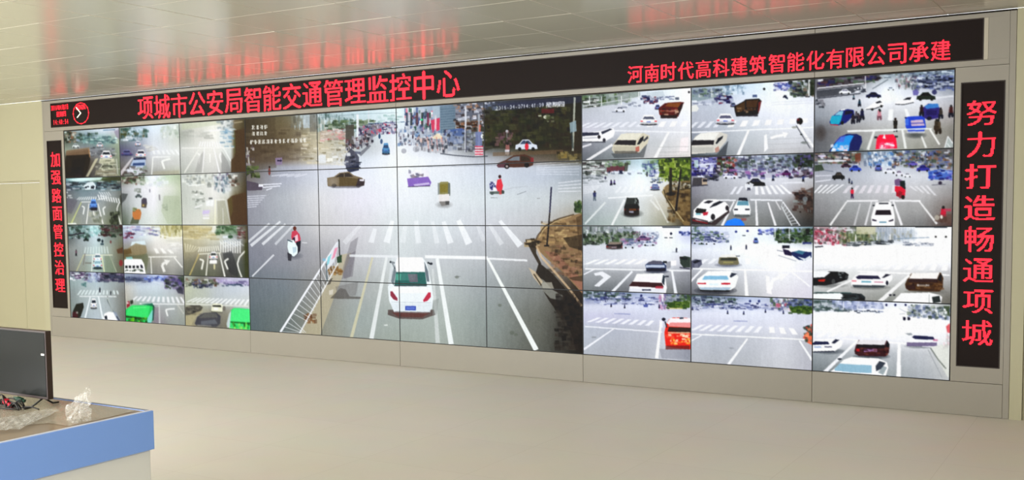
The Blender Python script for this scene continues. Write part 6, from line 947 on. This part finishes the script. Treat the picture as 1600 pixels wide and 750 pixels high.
# 0,3
cell_tones(0, 3, [110, 130, 150, 170, 195], [426, 440, 460, 480, 499], [
 [(134,134,146),(164,174,180),(188,196,214),(94,98,112),(74,76,88)], [(156,170,170),(172,186,188),(184,198,204),(168,178,180),(146,151,151)], [(144,152,152),(170,180,180),(186,196,198),(170,178,178),(134,134,130)], [(142,152,148),(168,178,180),(184,194,198),(174,182,184),(128,130,124)], [(142,152,147),(168,178,181),(184,194,200),(180,188,189),(122,122,117)]])
CLUT(109, 426, 140, 438, 60, [(110,84,120),(70,60,80),(150,170,176),(226,230,234)], (2, 7), (1, 2.4), .7, 169); CLUT(154, 427, 194, 440, 80, [(50,54,70),(80,84,104),(60,60,84),(130,120,140)], (3, 8), (1.5, 4), .75, 170); CLUT(138, 426, 156, 440, 30, [(200,206,226),(150,160,190)], (1.5, 4), (1.5, 4), .6, 171); CLUT(124, 443, 134, 447, 6, [(110,140,140)], (2, 3), (2, 4), .8, 172)
ZEB((126, 453), (184, 454), (120, 461), (186, 460), 12, (224, 234, 234), .75); L(124, 463, 182, 463.4, 1.5, (236, 240, 240), .85); MAN(156, 457, 8, (50, 60, 72)); MAN(173, 461, 7, (56, 66, 70)); MAN(168, 470, 7, (190, 200, 200), (120, 130, 130)); L(168, 470, 184, 500, 1.6, (90, 100, 104), .6)
L(141, 464, 133, 497, 2, (232, 238, 240), .85, 2.6); L(154, 464, 160.5, 498, 2, (232, 238, 240), .85, 2.6); L(168, 466, 176, 486, 1.4, (190, 196, 190), .7)
CAR(141.5, 466, 151.5, 482, (240, 242, 242), (50, 60, 72), lights=(120, 110, 120)); P([(113, 496), (114, 486), (119, 475), (130, 473), (131, 480), (126, 495), (122, 498)], (56, 58, 52)); P([(113, 488), (121, 486), (122, 497), (113, 496)], (90, 50, 58), .9); R(119, 487, 122, 490, (170, 180, 170), .8)
P([(161, 499), (163, 490), (170, 487), (178, 488), (184, 496), (186, 502), (160, 500)], (238, 240, 244)); P([(163, 494), (167, 493), (168, 499), (164, 499)], (60, 66, 76)); P([(176, 486), (182, 488), (188, 500), (184, 502)], (150, 160, 176), .8); L(182, 494, 187, 502, 2, (70, 74, 84), .8)
# 1,3
cell_tones(1, 3, [197, 220, 245, 270, 288], [433, 448, 465, 485, 508], [
 [(154,164,180),(144,150,172),(194,204,226),(156,146,180),(88,97,84)], [(196,196,191),(196,206,214),(202,212,219),(186,191,200),(114,110,124)], [(186,184,176),(184,192,195),(184,195,198),(184,191,191),(170,170,166)], [(150,160,140),(130,160,140),(164,164,165),(170,175,175),(170,173,166)], [(120,140,120),(120,150,130),(146,141,147),(154,159,155),(154,159,154)]])
CLUT(196, 433, 232, 440, 50, [(84,92,120),(60,66,84),(130,140,160)], (4, 10), (1, 2), .7, 173, .03); CLUT(226, 431, 262, 440, 40, [(130,150,210),(190,206,236),(90,100,150)], (2, 5), (1.5, 3), .7, 174); CLUT(258, 433, 288, 450, 80, [(70,84,64),(110,100,150),(56,60,70),(130,120,150)], (2, 6), (1.5, 4), .7, 175, .1); P([(275, 452), (281, 448), (286, 450), (287, 460), (278, 458)], (70, 70, 84), .8); L(210, 442, 232, 439, 1, (226, 232, 234), .7); L(238, 440, 264, 446, 1, (226, 232, 234), .6)
ZEB((213, 463), (284, 464), (204, 470), (290, 474), 11, (232, 234, 236), .85); L(218, 474.5, 288, 475.5, 1.7, (236, 238, 238), .85); L(248.5, 475, 249.5, 506, 2.4, (204, 206, 206), .8); PL([(262, 494), (259, 484), (264, 483), (273, 482.4)], 2.4, (236, 238, 236), .85); L(276, 474, 287, 490, 1.6, (206, 206, 200), .7)
P([(198, 472), (202, 470), (203, 478), (198, 481)], (150, 50, 66)); P([(203, 470), (208, 468), (208, 474), (204, 476)], (70, 74, 64)); R(198, 472, 201, 475, (226, 226, 224), .8)
P([(196, 484), (206, 477), (236, 477), (241, 480), (239, 500), (233, 506), (196, 503)], (66, 190, 110)); P([(197, 492), (200, 482), (207, 477), (234, 478), (231, 496), (228, 500)], (80, 214, 124)); L(208, 481, 228, 480, 1, (150, 240, 170), .8); P([(220, 475), (238, 474), (242, 480), (232, 477)], (40, 120, 96)); P([(196, 493), (230, 497), (230, 500), (196, 496)], (22, 90, 44)); CLUT(197, 497, 230, 503, 22, [(120,190,60),(40,130,60),(20,70,30)], (2, 4), (2, 4), .8, 176); P([(230, 498), (238, 484), (241, 486), (236, 506), (231, 506)], (150, 210, 206), .9); P([(239, 476), (242, 480), (240, 500), (238, 502)], (30, 70, 66), .8); R(240, 480, 248, 504, (140, 130, 140), .5)
# 2,3
cell_tones(2, 3, [289, 315, 340, 365, 391], [437, 450, 468, 490, 516], [
 [(174,180,170),(136,136,128),(170,165,180),(190,190,206),(196,196,216)], [(190,195,176),(186,191,182),(190,196,200),(196,203,211),(206,211,218)], [(180,185,170),(185,190,180),(186,192,194),(196,202,204),(200,205,205)], [(150,148,130),(166,164,148),(140,138,128),(156,154,142),(170,180,160)], [(174,164,136),(150,145,126),(130,128,120),(126,121,102),(150,160,130)]])
CLUT(289, 436, 340, 446, 70, [(70,76,64),(120,126,110),(110,110,140),(214,218,206),(110,84,70)], (2, 6), (1.5, 4), .7, 177, .03); CLUT(338, 436, 390, 442, 60, [(110,104,140),(170,160,196),(210,206,226)], (2, 6), (1.5, 3), .65, 178, .08); CLUT(300, 444, 330, 450, 20, [(60,66,84),(110,116,140)], (2, 5), (1.5, 3), .75, 179); CLUT(345, 444, 378, 447, 12, [(60,76,96)], (3, 6), (1, 1.6), .8, 180)
ZEB((306, 465), (390, 468), (290, 472), (384, 477), 13, (238, 240, 240), .85); L(290, 475, 388, 478.6, 1.7, (232, 234, 226), .85)
P([(290, 480), (298, 477), (312, 477), (317, 480), (314, 486), (304, 492), (290, 492)], (94, 92, 86)); CLUT(291, 478, 314, 491, 22, [(70,70,70),(120,118,108),(150,146,130)], (3, 7), (1, 3), .7, 181)
P([(331, 476), (334, 474), (346, 475), (349, 480), (347, 488), (330, 486)], (226, 226, 206)); P([(332, 477), (345, 477), (346, 480), (332, 479)], (50, 52, 50)); R(334, 481, 341, 484, (250, 250, 240), .9); E(350, 482, 2.6, 4, (120, 116, 110), .8); L(330, 487, 348, 488, 1.6, (90, 90, 80), .8)
P([(304, 506), (308, 495), (318, 489), (338, 488), (345, 494), (344, 506), (338, 511), (308, 509)], (90, 90, 96)); P([(310, 497), (319, 490), (337, 489), (341, 496)], (110, 110, 108)); P([(314, 502), (336, 499), (340, 506), (314, 507)], (120, 124, 130), .8); L(308, 508, 330, 509, 1.6, (150, 150, 146), .8); P([(290, 494), (318, 484), (306, 496), (296, 512), (289, 510)], (186, 178, 146), .6)
P([(358, 510), (361, 484), (366, 481), (391, 482), (391, 516), (358, 513)], (84, 206, 124)); P([(362, 486), (366, 482), (391, 484), (391, 506), (360, 502)], (96, 224, 140)); P([(360, 502), (391, 504), (391, 507), (360, 504)], (30, 110, 60)); CLUT(364, 506, 391, 513, 20, [(60,190,90),(24,100,50),(150,220,110)], (1.5, 3), (2, 5), .8, 182); P([(354, 506), (358, 490), (361, 486), (359, 512), (355, 512)], (200, 214, 216), .9); L(358, 513, 391, 516.4, 1.6, (170, 226, 150), .9); L(364, 479, 391, 482, 2.4, (190, 196, 200), .8)

# ---- grain of the displays, then each picture is spread over its own panel
rs = np.random.RandomState(7)
def blur(a, k, axes=(0, 1)):
    w = np.array(k, np.float32); w /= w.sum(); h = len(w)//2
    for ax in axes: a = sum(w[i]*np.roll(a, i-h, ax) for i in range(len(w)))
    return a
for (ca, cb, gain, piv, sat) in ((0, 3, 1.30, 172, 1.05), (3, 7, 1.22, 178, 1.10), (7, 10, 1.32, 190, 1.10)):   # contrast setting of the three groups
    x0, x1 = int(ca*PW*RES), int(cb*PW*RES); A = ART[:, x0:x1]
    m_ = A.mean(-1, keepdims=True); A = m_+(A-m_)*sat
    ART[:, x0:x1] = np.clip(piv+(A-piv)*gain, 4, 255)
for r_ in range(4):                                          # softened inside each picture, nothing bleeds over a joint
    for c_ in list(range(3))+[3]+list(range(7, 10)):
        x0, x1 = int(round(c_*PW*RES)), int(round((7 if c_ == 3 else c_+1)*PW*RES)); y0, y1 = int(round(r_*PH*RES)), int(round((r_+1)*PH*RES))
        T = np.pad(ART[y0:y1, x0:x1], ((4, 4), (4, 4), (0, 0)), mode='edge')
        ART[y0:y1, x0:x1] = blur(T, [1, 3, 4, 3, 1] if c_ >= 7 else ([1, 3, 4, 3, 1] if c_ == 3 else [1, 2, 3, 4, 5, 4, 3, 2, 1]))[4:-4, 4:-4]
n1 = blur(rs.normal(0, 9, ART.shape[:2]).astype(np.float32), [1, 2, 3, 2, 1])
n2 = blur(rs.normal(0, 30, ART.shape[:2]).astype(np.float32), [1]*9, (1,)); n2 = blur(n2, [1]*41, (0,))
ART = np.clip(ART+(n1+n2)[..., None], 0, 255)
LIN = lin(ART).astype(np.float32)

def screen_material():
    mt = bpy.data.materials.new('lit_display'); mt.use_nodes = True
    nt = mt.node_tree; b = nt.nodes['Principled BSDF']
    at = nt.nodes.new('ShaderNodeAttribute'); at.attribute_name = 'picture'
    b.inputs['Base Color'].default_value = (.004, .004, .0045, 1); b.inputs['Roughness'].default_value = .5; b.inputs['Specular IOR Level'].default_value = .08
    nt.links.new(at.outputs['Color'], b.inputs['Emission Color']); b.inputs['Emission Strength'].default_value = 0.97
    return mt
M_scr = screen_material(); M_bez = mat('black_bezel', (24, 26, 30), 0.5, 0.3); M_hous = mat('panel_housing', (40, 40, 42), 0.6, 0.3)
BZ = 0.0042
def screen_mesh(c, r):
    nx = 104 if c < 3 else (220 if c < 7 else 216); ny = 88 if c < 3 else 130
    x0, x1 = c*PW+BZ, (c+1)*PW-BZ; z1, z0 = ZT-r*PH-BZ, ZT-(r+1)*PH+BZ
    u = np.linspace(0, 1, nx); v = np.linspace(0, 1, ny)
    X, Z = np.meshgrid(x0+(x1-x0)*u, z1+(z0-z1)*v)
    me = bpy.data.meshes.new('screen')
    co = np.stack([X, np.zeros_like(X), Z], -1).reshape(-1, 3).astype(np.float32)
    idx = np.arange(nx*ny).reshape(ny, nx)
    q = np.stack([idx[:-1, :-1], idx[1:, :-1], idx[1:, 1:], idx[:-1, 1:]], -1).reshape(-1, 4).astype(np.int32)
    me.vertices.add(len(co)); me.vertices.foreach_set('co', co.ravel())
    me.loops.add(q.size); me.loops.foreach_set('vertex_index', q.ravel())
    me.polygons.add(len(q)); me.polygons.foreach_set('loop_start', np.arange(0, q.size, 4, dtype=np.int32))
    me.update(calc_edges=True)
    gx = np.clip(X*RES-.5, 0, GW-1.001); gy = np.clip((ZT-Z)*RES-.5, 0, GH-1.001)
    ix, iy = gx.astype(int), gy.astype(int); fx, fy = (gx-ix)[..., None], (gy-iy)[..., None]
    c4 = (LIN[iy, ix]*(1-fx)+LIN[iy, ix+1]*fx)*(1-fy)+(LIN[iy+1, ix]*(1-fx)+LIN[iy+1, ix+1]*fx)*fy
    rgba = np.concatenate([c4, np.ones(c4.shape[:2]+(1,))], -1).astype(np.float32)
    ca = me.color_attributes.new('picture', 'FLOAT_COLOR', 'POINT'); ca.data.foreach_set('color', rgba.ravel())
    return me
PANEL_LABELS = {
 (0,0): 'left-hand video screen showing a dark lorry beside queued white cars, leftmost in the top row', (1,0): 'left-hand video screen showing blue-white queued cars at left and an empty turning lane at right',
 (2,0): 'pale video screen with empty arrow lanes and a brown block at its right edge', (0,1): 'left-hand video screen showing a small blue car in fanned lanes with white arrows',
 (1,1): 'pale hazy video screen showing an orange cargo trike at lower left', (2,1): 'pale washed-out video screen showing faint traffic and a brown block at its lower right',
 (0,2): 'left-hand video screen showing a pale car in a greenish street below the blue car', (1,2): 'left-hand video screen showing a white minibus at lower left and a bent arrow',
 (2,2): 'left-hand video screen showing a white car between two curved arrows on dark asphalt', (0,3): 'left-hand video screen at the lower left corner showing a white car between two lane lines',
 (1,3): 'left-hand video screen showing a green bus at its lower left corner', (2,3): 'left-hand video screen showing a green bus at its lower right corner and grey cars',
 (3,0): 'video screen of the large crossing with dark shop fronts and white caption lines', (4,0): 'video screen of the large crossing with a small blue car on the far street',
 (5,0): 'video screen of the large crossing with red banners along a crowded far street', (6,0): 'video screen of the large crossing with dark trees and a white date and time line',
 (3,1): 'video screen of the large crossing with empty grey road between caption and scooter rider', (4,1): 'video screen of the large crossing with a blurred brown saloon car',
 (5,1): 'video screen of the large crossing with a purple and a yellow-roofed three-wheeler', (6,1): 'video screen of the large crossing with a red rider and a dark post',
 (3,2): 'video screen of the large crossing with a rider on a white scooter', (4,2): 'video screen of the large crossing with a fence end banner and the stop line',
 (5,2): 'video screen of the large crossing with the roof of a white car and crossing bars', (6,2): 'video screen of the large crossing with a brown pavement corner and kerb',
 (3,3): 'video screen of the large crossing with a white railing rising from its foot', (4,3): 'video screen of the large crossing with left half of a white car boot',
 (5,3): 'video screen of the large crossing with right half of a white car boot', (6,3): 'video screen of the large crossing with slanting white line and black shadow',
 (7,0): 'right-hand video screen showing a rusty tipper lorry and two white vans', (8,0): 'right-hand video screen showing a dark tipper lorry and a right-turn arrow',
 (9,0): 'right-hand video screen showing blue taxis and a red car, at the upper right corner', (7,1): 'right-hand video screen showing a lone black car and trees at right',
 (8,1): 'right-hand video screen showing a white off-roader, a white saloon and a bright blue roof', (9,1): 'right-hand video screen showing a single white car in the middle and a red tricycle',
 (7,2): 'right-hand video screen showing a left-turn arrow and a white car with dark red window', (8,2): 'right-hand video screen showing a big white saloon behind a golden estate car',
 (9,2): 'right-hand video screen showing black, white and brown cars in a row on a bright square', (7,3): 'right-hand video screen showing the red bus at its right edge',
 (8,3): 'right-hand video screen showing an empty grey road with orange at its right edge', (9,3): 'right-hand video screen at the lower right corner showing four cars on a bright square'}
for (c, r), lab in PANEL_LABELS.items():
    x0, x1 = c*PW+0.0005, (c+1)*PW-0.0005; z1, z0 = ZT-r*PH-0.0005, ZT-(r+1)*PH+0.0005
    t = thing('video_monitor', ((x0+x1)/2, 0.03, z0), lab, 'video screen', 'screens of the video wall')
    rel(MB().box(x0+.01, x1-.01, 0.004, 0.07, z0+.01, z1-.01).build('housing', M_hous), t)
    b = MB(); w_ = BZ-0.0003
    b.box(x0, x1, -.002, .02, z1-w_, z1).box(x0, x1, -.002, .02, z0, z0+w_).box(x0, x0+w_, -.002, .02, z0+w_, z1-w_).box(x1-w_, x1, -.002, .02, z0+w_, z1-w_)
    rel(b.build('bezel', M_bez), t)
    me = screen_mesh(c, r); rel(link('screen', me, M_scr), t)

# ------------------------------------------------------------------ control desk
DX, DY, DT, DB = 7.860, -5.362, 0.750, 0.586
desk = thing('control_desk', (6.7, -5.9, 0), 'white control desk with a blue edge band in the near left corner', 'desk')
rel(MB().box(5.5, DX-0.012, -6.45, DY-0.012, 0.0, DB-0.001, 0.006).build('body', mat('white_desk_panel', (222, 223, 222), 0.4, 0.4)), desk)
rel(MB().box(5.5, DX-0.021, -6.45, DY-0.021, DT-0.03, DT-0.002).build('worktop', mat('taupe_laminate_worktop', (150, 134, 114), 0.22, 0.5, noise=0.06, nscale=14)), desk)
M_blue = mat('blue_edge_band', (126, 166, 242), 0.4, 0.4, noise=0.02, nscale=4)
bl = MB().box(DX-0.02, DX, -6.45, DY, DB, DT, 0.003).box(5.5, DX-0.02, DY-0.02, DY, DB, DT, 0.003)
rel(bl.build('edge_band', M_blue), desk)
tr = MB().box(DX-0.0225, DX-0.004, -6.45, DY-0.004, DT-0.001, DT+0.0012)
rel(tr.build('edge_trim', mat('pale_edge_highlight', (196, 202, 220), 0.35, 0.5)), desk)  # pale strip paints in the highlight along the desk edge
tr = MB().box(5.5, DX-0.023, DY-0.019, DY-0.004, DT-0.001, DT+0.0012)
rel(tr.build('back_trim', mat('slate_blue_trim', (110, 120, 140), 0.4, 0.5)), desk)

# television used as a monitor, standing on two splayed feet near the far edge of the desk
TY = -5.545
tv = thing('desk_monitor', (7.05, TY, DT), 'dark switched-off flat monitor standing on the control desk', 'monitor')
TX1, TZ0, TZ1 = 7.418, 0.786, 1.081
TX0 = TX1-0.56
M_blackp = mat('black_plastic', (26, 24, 24), 0.35, 0.5)
rel(MB().box(TX0, TX1, TY, TY+0.028, TZ0, TZ1, 0.003).build('case', mat('dark_brown_case', (52, 36, 32), 0.4, 0.5)), tv)
rel(MB().box(TX0+0.008, TX1-0.008, TY-0.0015, TY, TZ0+0.012, TZ1-0.008).build('screen', mat('black_glass', (20, 23, 20), 0.2, 0.16)), tv)
rel(MB().box(TX1-0.032, TX1-0.010, TY-0.003, TY-0.0012, 0.976, 0.984).build('sticker', mat('white_sticker', (230, 228, 222), 0.5, 0.3)), tv)
for xx in (TX1-0.05, TX0+0.05):
    ft = MB().tube([(xx, TY+0.014, TZ0+0.004), (xx+0.005, TY-0.05, DT+0.009), (xx+0.006, TY-0.085, DT+0.0078)], 0.0042, 6)
    ft.tube([(xx, TY+0.014, TZ0+0.004), (xx-0.005, TY+0.06, DT+0.009), (xx-0.006, TY+0.09, DT+0.0078)], 0.0042, 6)
    rel(ft.build('foot', M_blackp), tv)

# clear film lying over the desk top
def sheet(outline, z, amp, seed, n=26, th=0.0):
    """a crinkled sheet filling an outline in X,Y"""
    rnd = np.random.RandomState(seed)
    P = np.array(outline, float); lo, hi = P.min(0), P.max(0)
    bm = bmesh.new(); vs = [bm.verts.new((x, y, z)) for x, y in outline]; bm.faces.new(vs)
    for ax in (0, 1):
        for k in range(1, n):
            co = [0, 0, 0]; co[ax] = lo[ax]+(hi[ax]-lo[ax])*k/n; no = [0, 0, 0]; no[ax] = 1
            bmesh.ops.bisect_plane(bm, geom=bm.verts[:]+bm.edges[:]+bm.faces[:], plane_co=co, plane_no=no)
    ph = rnd.rand(6)*6.28; fr = rnd.uniform(20, 95, (6, 2))
    for v in bm.verts:
        s = sum(abs(math.sin(fr[i, 0]*v.co.x+fr[i, 1]*v.co.y+ph[i])) for i in range(6))/6
        v.co.z = z+amp*s
    return bm
def clear_plastic(name, tint, alpha, rough=0.12):
    mt = bpy.data.materials.new(name); mt.use_nodes = True
    nt = mt.node_tree; b = nt.nodes['Principled BSDF']
    b.inputs['Base Color'].default_value = tuple(lin(tint))+(1,); b.inputs['Roughness'].default_value = rough
    b.inputs['Specular IOR Level'].default_value = 0.8
    tc = nt.nodes.new('ShaderNodeTexCoord'); v = nt.nodes.new('ShaderNodeTexVoronoi'); v.feature = 'DISTANCE_TO_EDGE'; v.inputs['Scale'].default_value = 75
    nt.links.new(tc.outputs['Object'], v.inputs['Vector'])
    r = nt.nodes.new('ShaderNodeMapRange'); r.inputs['From Max'].default_value = 0.18
    r.inputs['To Min'].default_value = min(1, alpha*1.8); r.inputs['To Max'].default_value = alpha*0.75
    nt.links.new(v.outputs['Distance'], r.inputs['Value']); nt.links.new(r.outputs['Result'], b.inputs['Alpha'])
    return mt
def mesh_obj(name, bm, mt, smooth=False):
    bmesh.ops.recalc_face_normals(bm, faces=bm.faces[:])
    me = bpy.data.meshes.new(name); bm.to_mesh(me); bm.free()
    if smooth:
        for p in me.polygons: p.use_smooth = True
    return link(name, me, mt)
film = mesh_obj('protective_film', sheet([(7.00, -5.41), (7.80, -5.41), (7.82, -5.60), (7.822, -5.742), (7.70, -5.742), (7.66, -5.80), (7.62, -5.83), (7.40, -5.78), (7.15, -5.70), (7.0, -5.66)], DT+0.0005, 0.002, 3),
                clear_plastic('thin_clear_film', (204, 196, 178), 0.42, 0.2))
tag(film, 'thin clear protective film lying flat over the far part of the desk top', 'film')
wrap = mesh_obj('plastic_wrap', sheet([(7.48, -5.585), (7.565, -5.60), (7.60, -5.66), (7.66, -5.76), (7.745, -5.895), (7.66, -6.02), (7.42, -6.05), (7.45, -5.90), (7.50, -5.75)], DT+0.004, 0.014, 11, 34),
                clear_plastic('milky_plastic_wrap', (206, 204, 198), 0.36, 0.18))
tag(wrap, 'wrinkled milky plastic wrap spread on the desk in front of the monitor', 'plastic wrap')

# crumpled clear bag standing up
def bag():
    rnd = np.random.RandomState(4); bm = bmesh.new()
    nr, nh = 17, 9; base = np.array([7.772, -5.668]); rings = []
    rd = np.array([RIGHT[0], RIGHT[1]])
    for j in range(nh+1):
        t = j/nh; ring = []
        for k in range(nr):
            a = 2*math.pi*k/nr
            rr = (0.030+0.012*math.sin(a*3+j*0.7)+rnd.uniform(-.010, .010))*(1.0-0.35*t+0.25*math.sin(t*3.0))
            flat = 1.0-0.55*t
            x = base[0]+rd[0]*(rr*math.cos(a)*1.15+0.030*t)-rd[1]*rr*math.sin(a)*flat
            y = base[1]+rd[1]*(rr*math.cos(a)*1.15+0.030*t)+rd[0]*rr*math.sin(a)*flat
            zz = DT+0.003+0.118*t+(0.022*math.cos(a*1.0)+rnd.uniform(-.008, .008))*t
            ring.append(bm.verts.new((x, y, zz)))
        rings.append(ring)
    for A, B in zip(rings, rings[1:]):
        for k in range(nr): bm.faces.new((A[k], A[(k+1) % nr], B[(k+1) % nr], B[k]))
    bm.faces.new(rings[0][::-1])
    return bm
bg_ = mesh_obj('plastic_bag', bag(), clear_plastic('crinkled_clear_bag', (236, 234, 228), 0.2, 0.06))
tag(bg_, 'crumpled clear plastic bag standing upright near the corner of the desk', 'plastic bag')

# tangle of dark cables with a red plug and a green plug
cb = thing('cable_bundle', (7.25, -5.60, DT), 'tangle of black cables with a red plug lying before the monitor on the desk', 'cable')
rnd = random.Random(8)
def arc(p, q, lift, n=12, jx=0.0):
    out = []
    for k in range(n+1):
        t = k/n
        out.append((p[0]+(q[0]-p[0])*t+jx*math.sin(t*3.14), p[1]+(q[1]-p[1])*t, p[2]+(q[2]-p[2])*t+lift*math.sin(math.pi*t)))
    return out
zc = DT+0.008
wires = MB()
wires.tube(arc((7.05, -5.66, zc), (7.34, -5.62, zc), 0.004), 0.0035, 6).tube(arc((7.34, -5.62, zc), (7.44, -5.605, zc), 0.008), 0.003, 6)
wires.tube(arc((7.12, -5.60, zc), (7.37, -5.64, zc), 0.022, jx=0.02), 0.0032, 6).tube(arc((7.16, -5.60, zc), (7.33, -5.60, zc), 0.03), 0.003, 6)
wires.tube(arc((7.0, -5.75, zc), (7.36, -5.645, zc), 0.003), 0.0035, 6).tube(arc((7.22, -5.60, zc), (7.30, -5.66, zc), 0.045, jx=-.03), 0.003, 6)
wires.tube(arc((7.27, -5.60, zc), (7.36, -5.62, zc), 0.02), 0.003, 6).tube(arc((7.02, -5.79, zc), (7.42, -5.80, zc), 0.002, jx=0.02), 0.0022, 6)
for k in range(9):
    x = rnd.uniform(7.12, 7.30); y = rnd.uniform(-5.66, -5.60); q = (x+rnd.uniform(.04, .10), y+rnd.uniform(-.04, .03), zc)
    wires.tube(arc((x, y, zc), q, rnd.uniform(.015, .045), jx=rnd.uniform(-.03, .03)), 0.0034, 6)
rel(wires.build('wires', mat('black_rubber', (24, 20, 20), 0.5, 0.4), smooth=True), cb)
def plug(name, c, ang, L, wd, ht, mt):
    mb = MB().box(-L/2, L/2, -wd/2, wd/2, -ht/2, ht/2, 0.004).box(L/2, L/2+0.012, -wd/3, wd/3, -ht/3, ht/3, 0.002)
    mb.tube([(-L/2, 0, 0), (-L/2-0.015, 0, 0)], [ht*.4, ht*.2], 8)
    o = mb.build(name, mt); o.matrix_local = Matrix.Translation(c) @ Matrix.Rotation(ang, 4, 'Z') @ Matrix.Rotation(math.radians(16), 4, 'Y')
    o.parent = cb; o.matrix_parent_inverse = Matrix.Translation(-Vector(cb.location)); return o
p1 = plug('red_plug', Vector((7.250, -5.618, DT+0.020)), math.radians(-8), 0.062, 0.024, 0.020, mat('red_plastic', (196, 24, 48), 0.3, 0.5)); p1['label'] = 'red plug'
p2 = plug('green_plug', Vector((7.292, -5.592, DT+0.036)), math.radians(20), 0.03, 0.02, 0.018, mat('dark_green_plastic', (22, 66, 44), 0.3, 0.5)); p2['label'] = 'dark green plug'
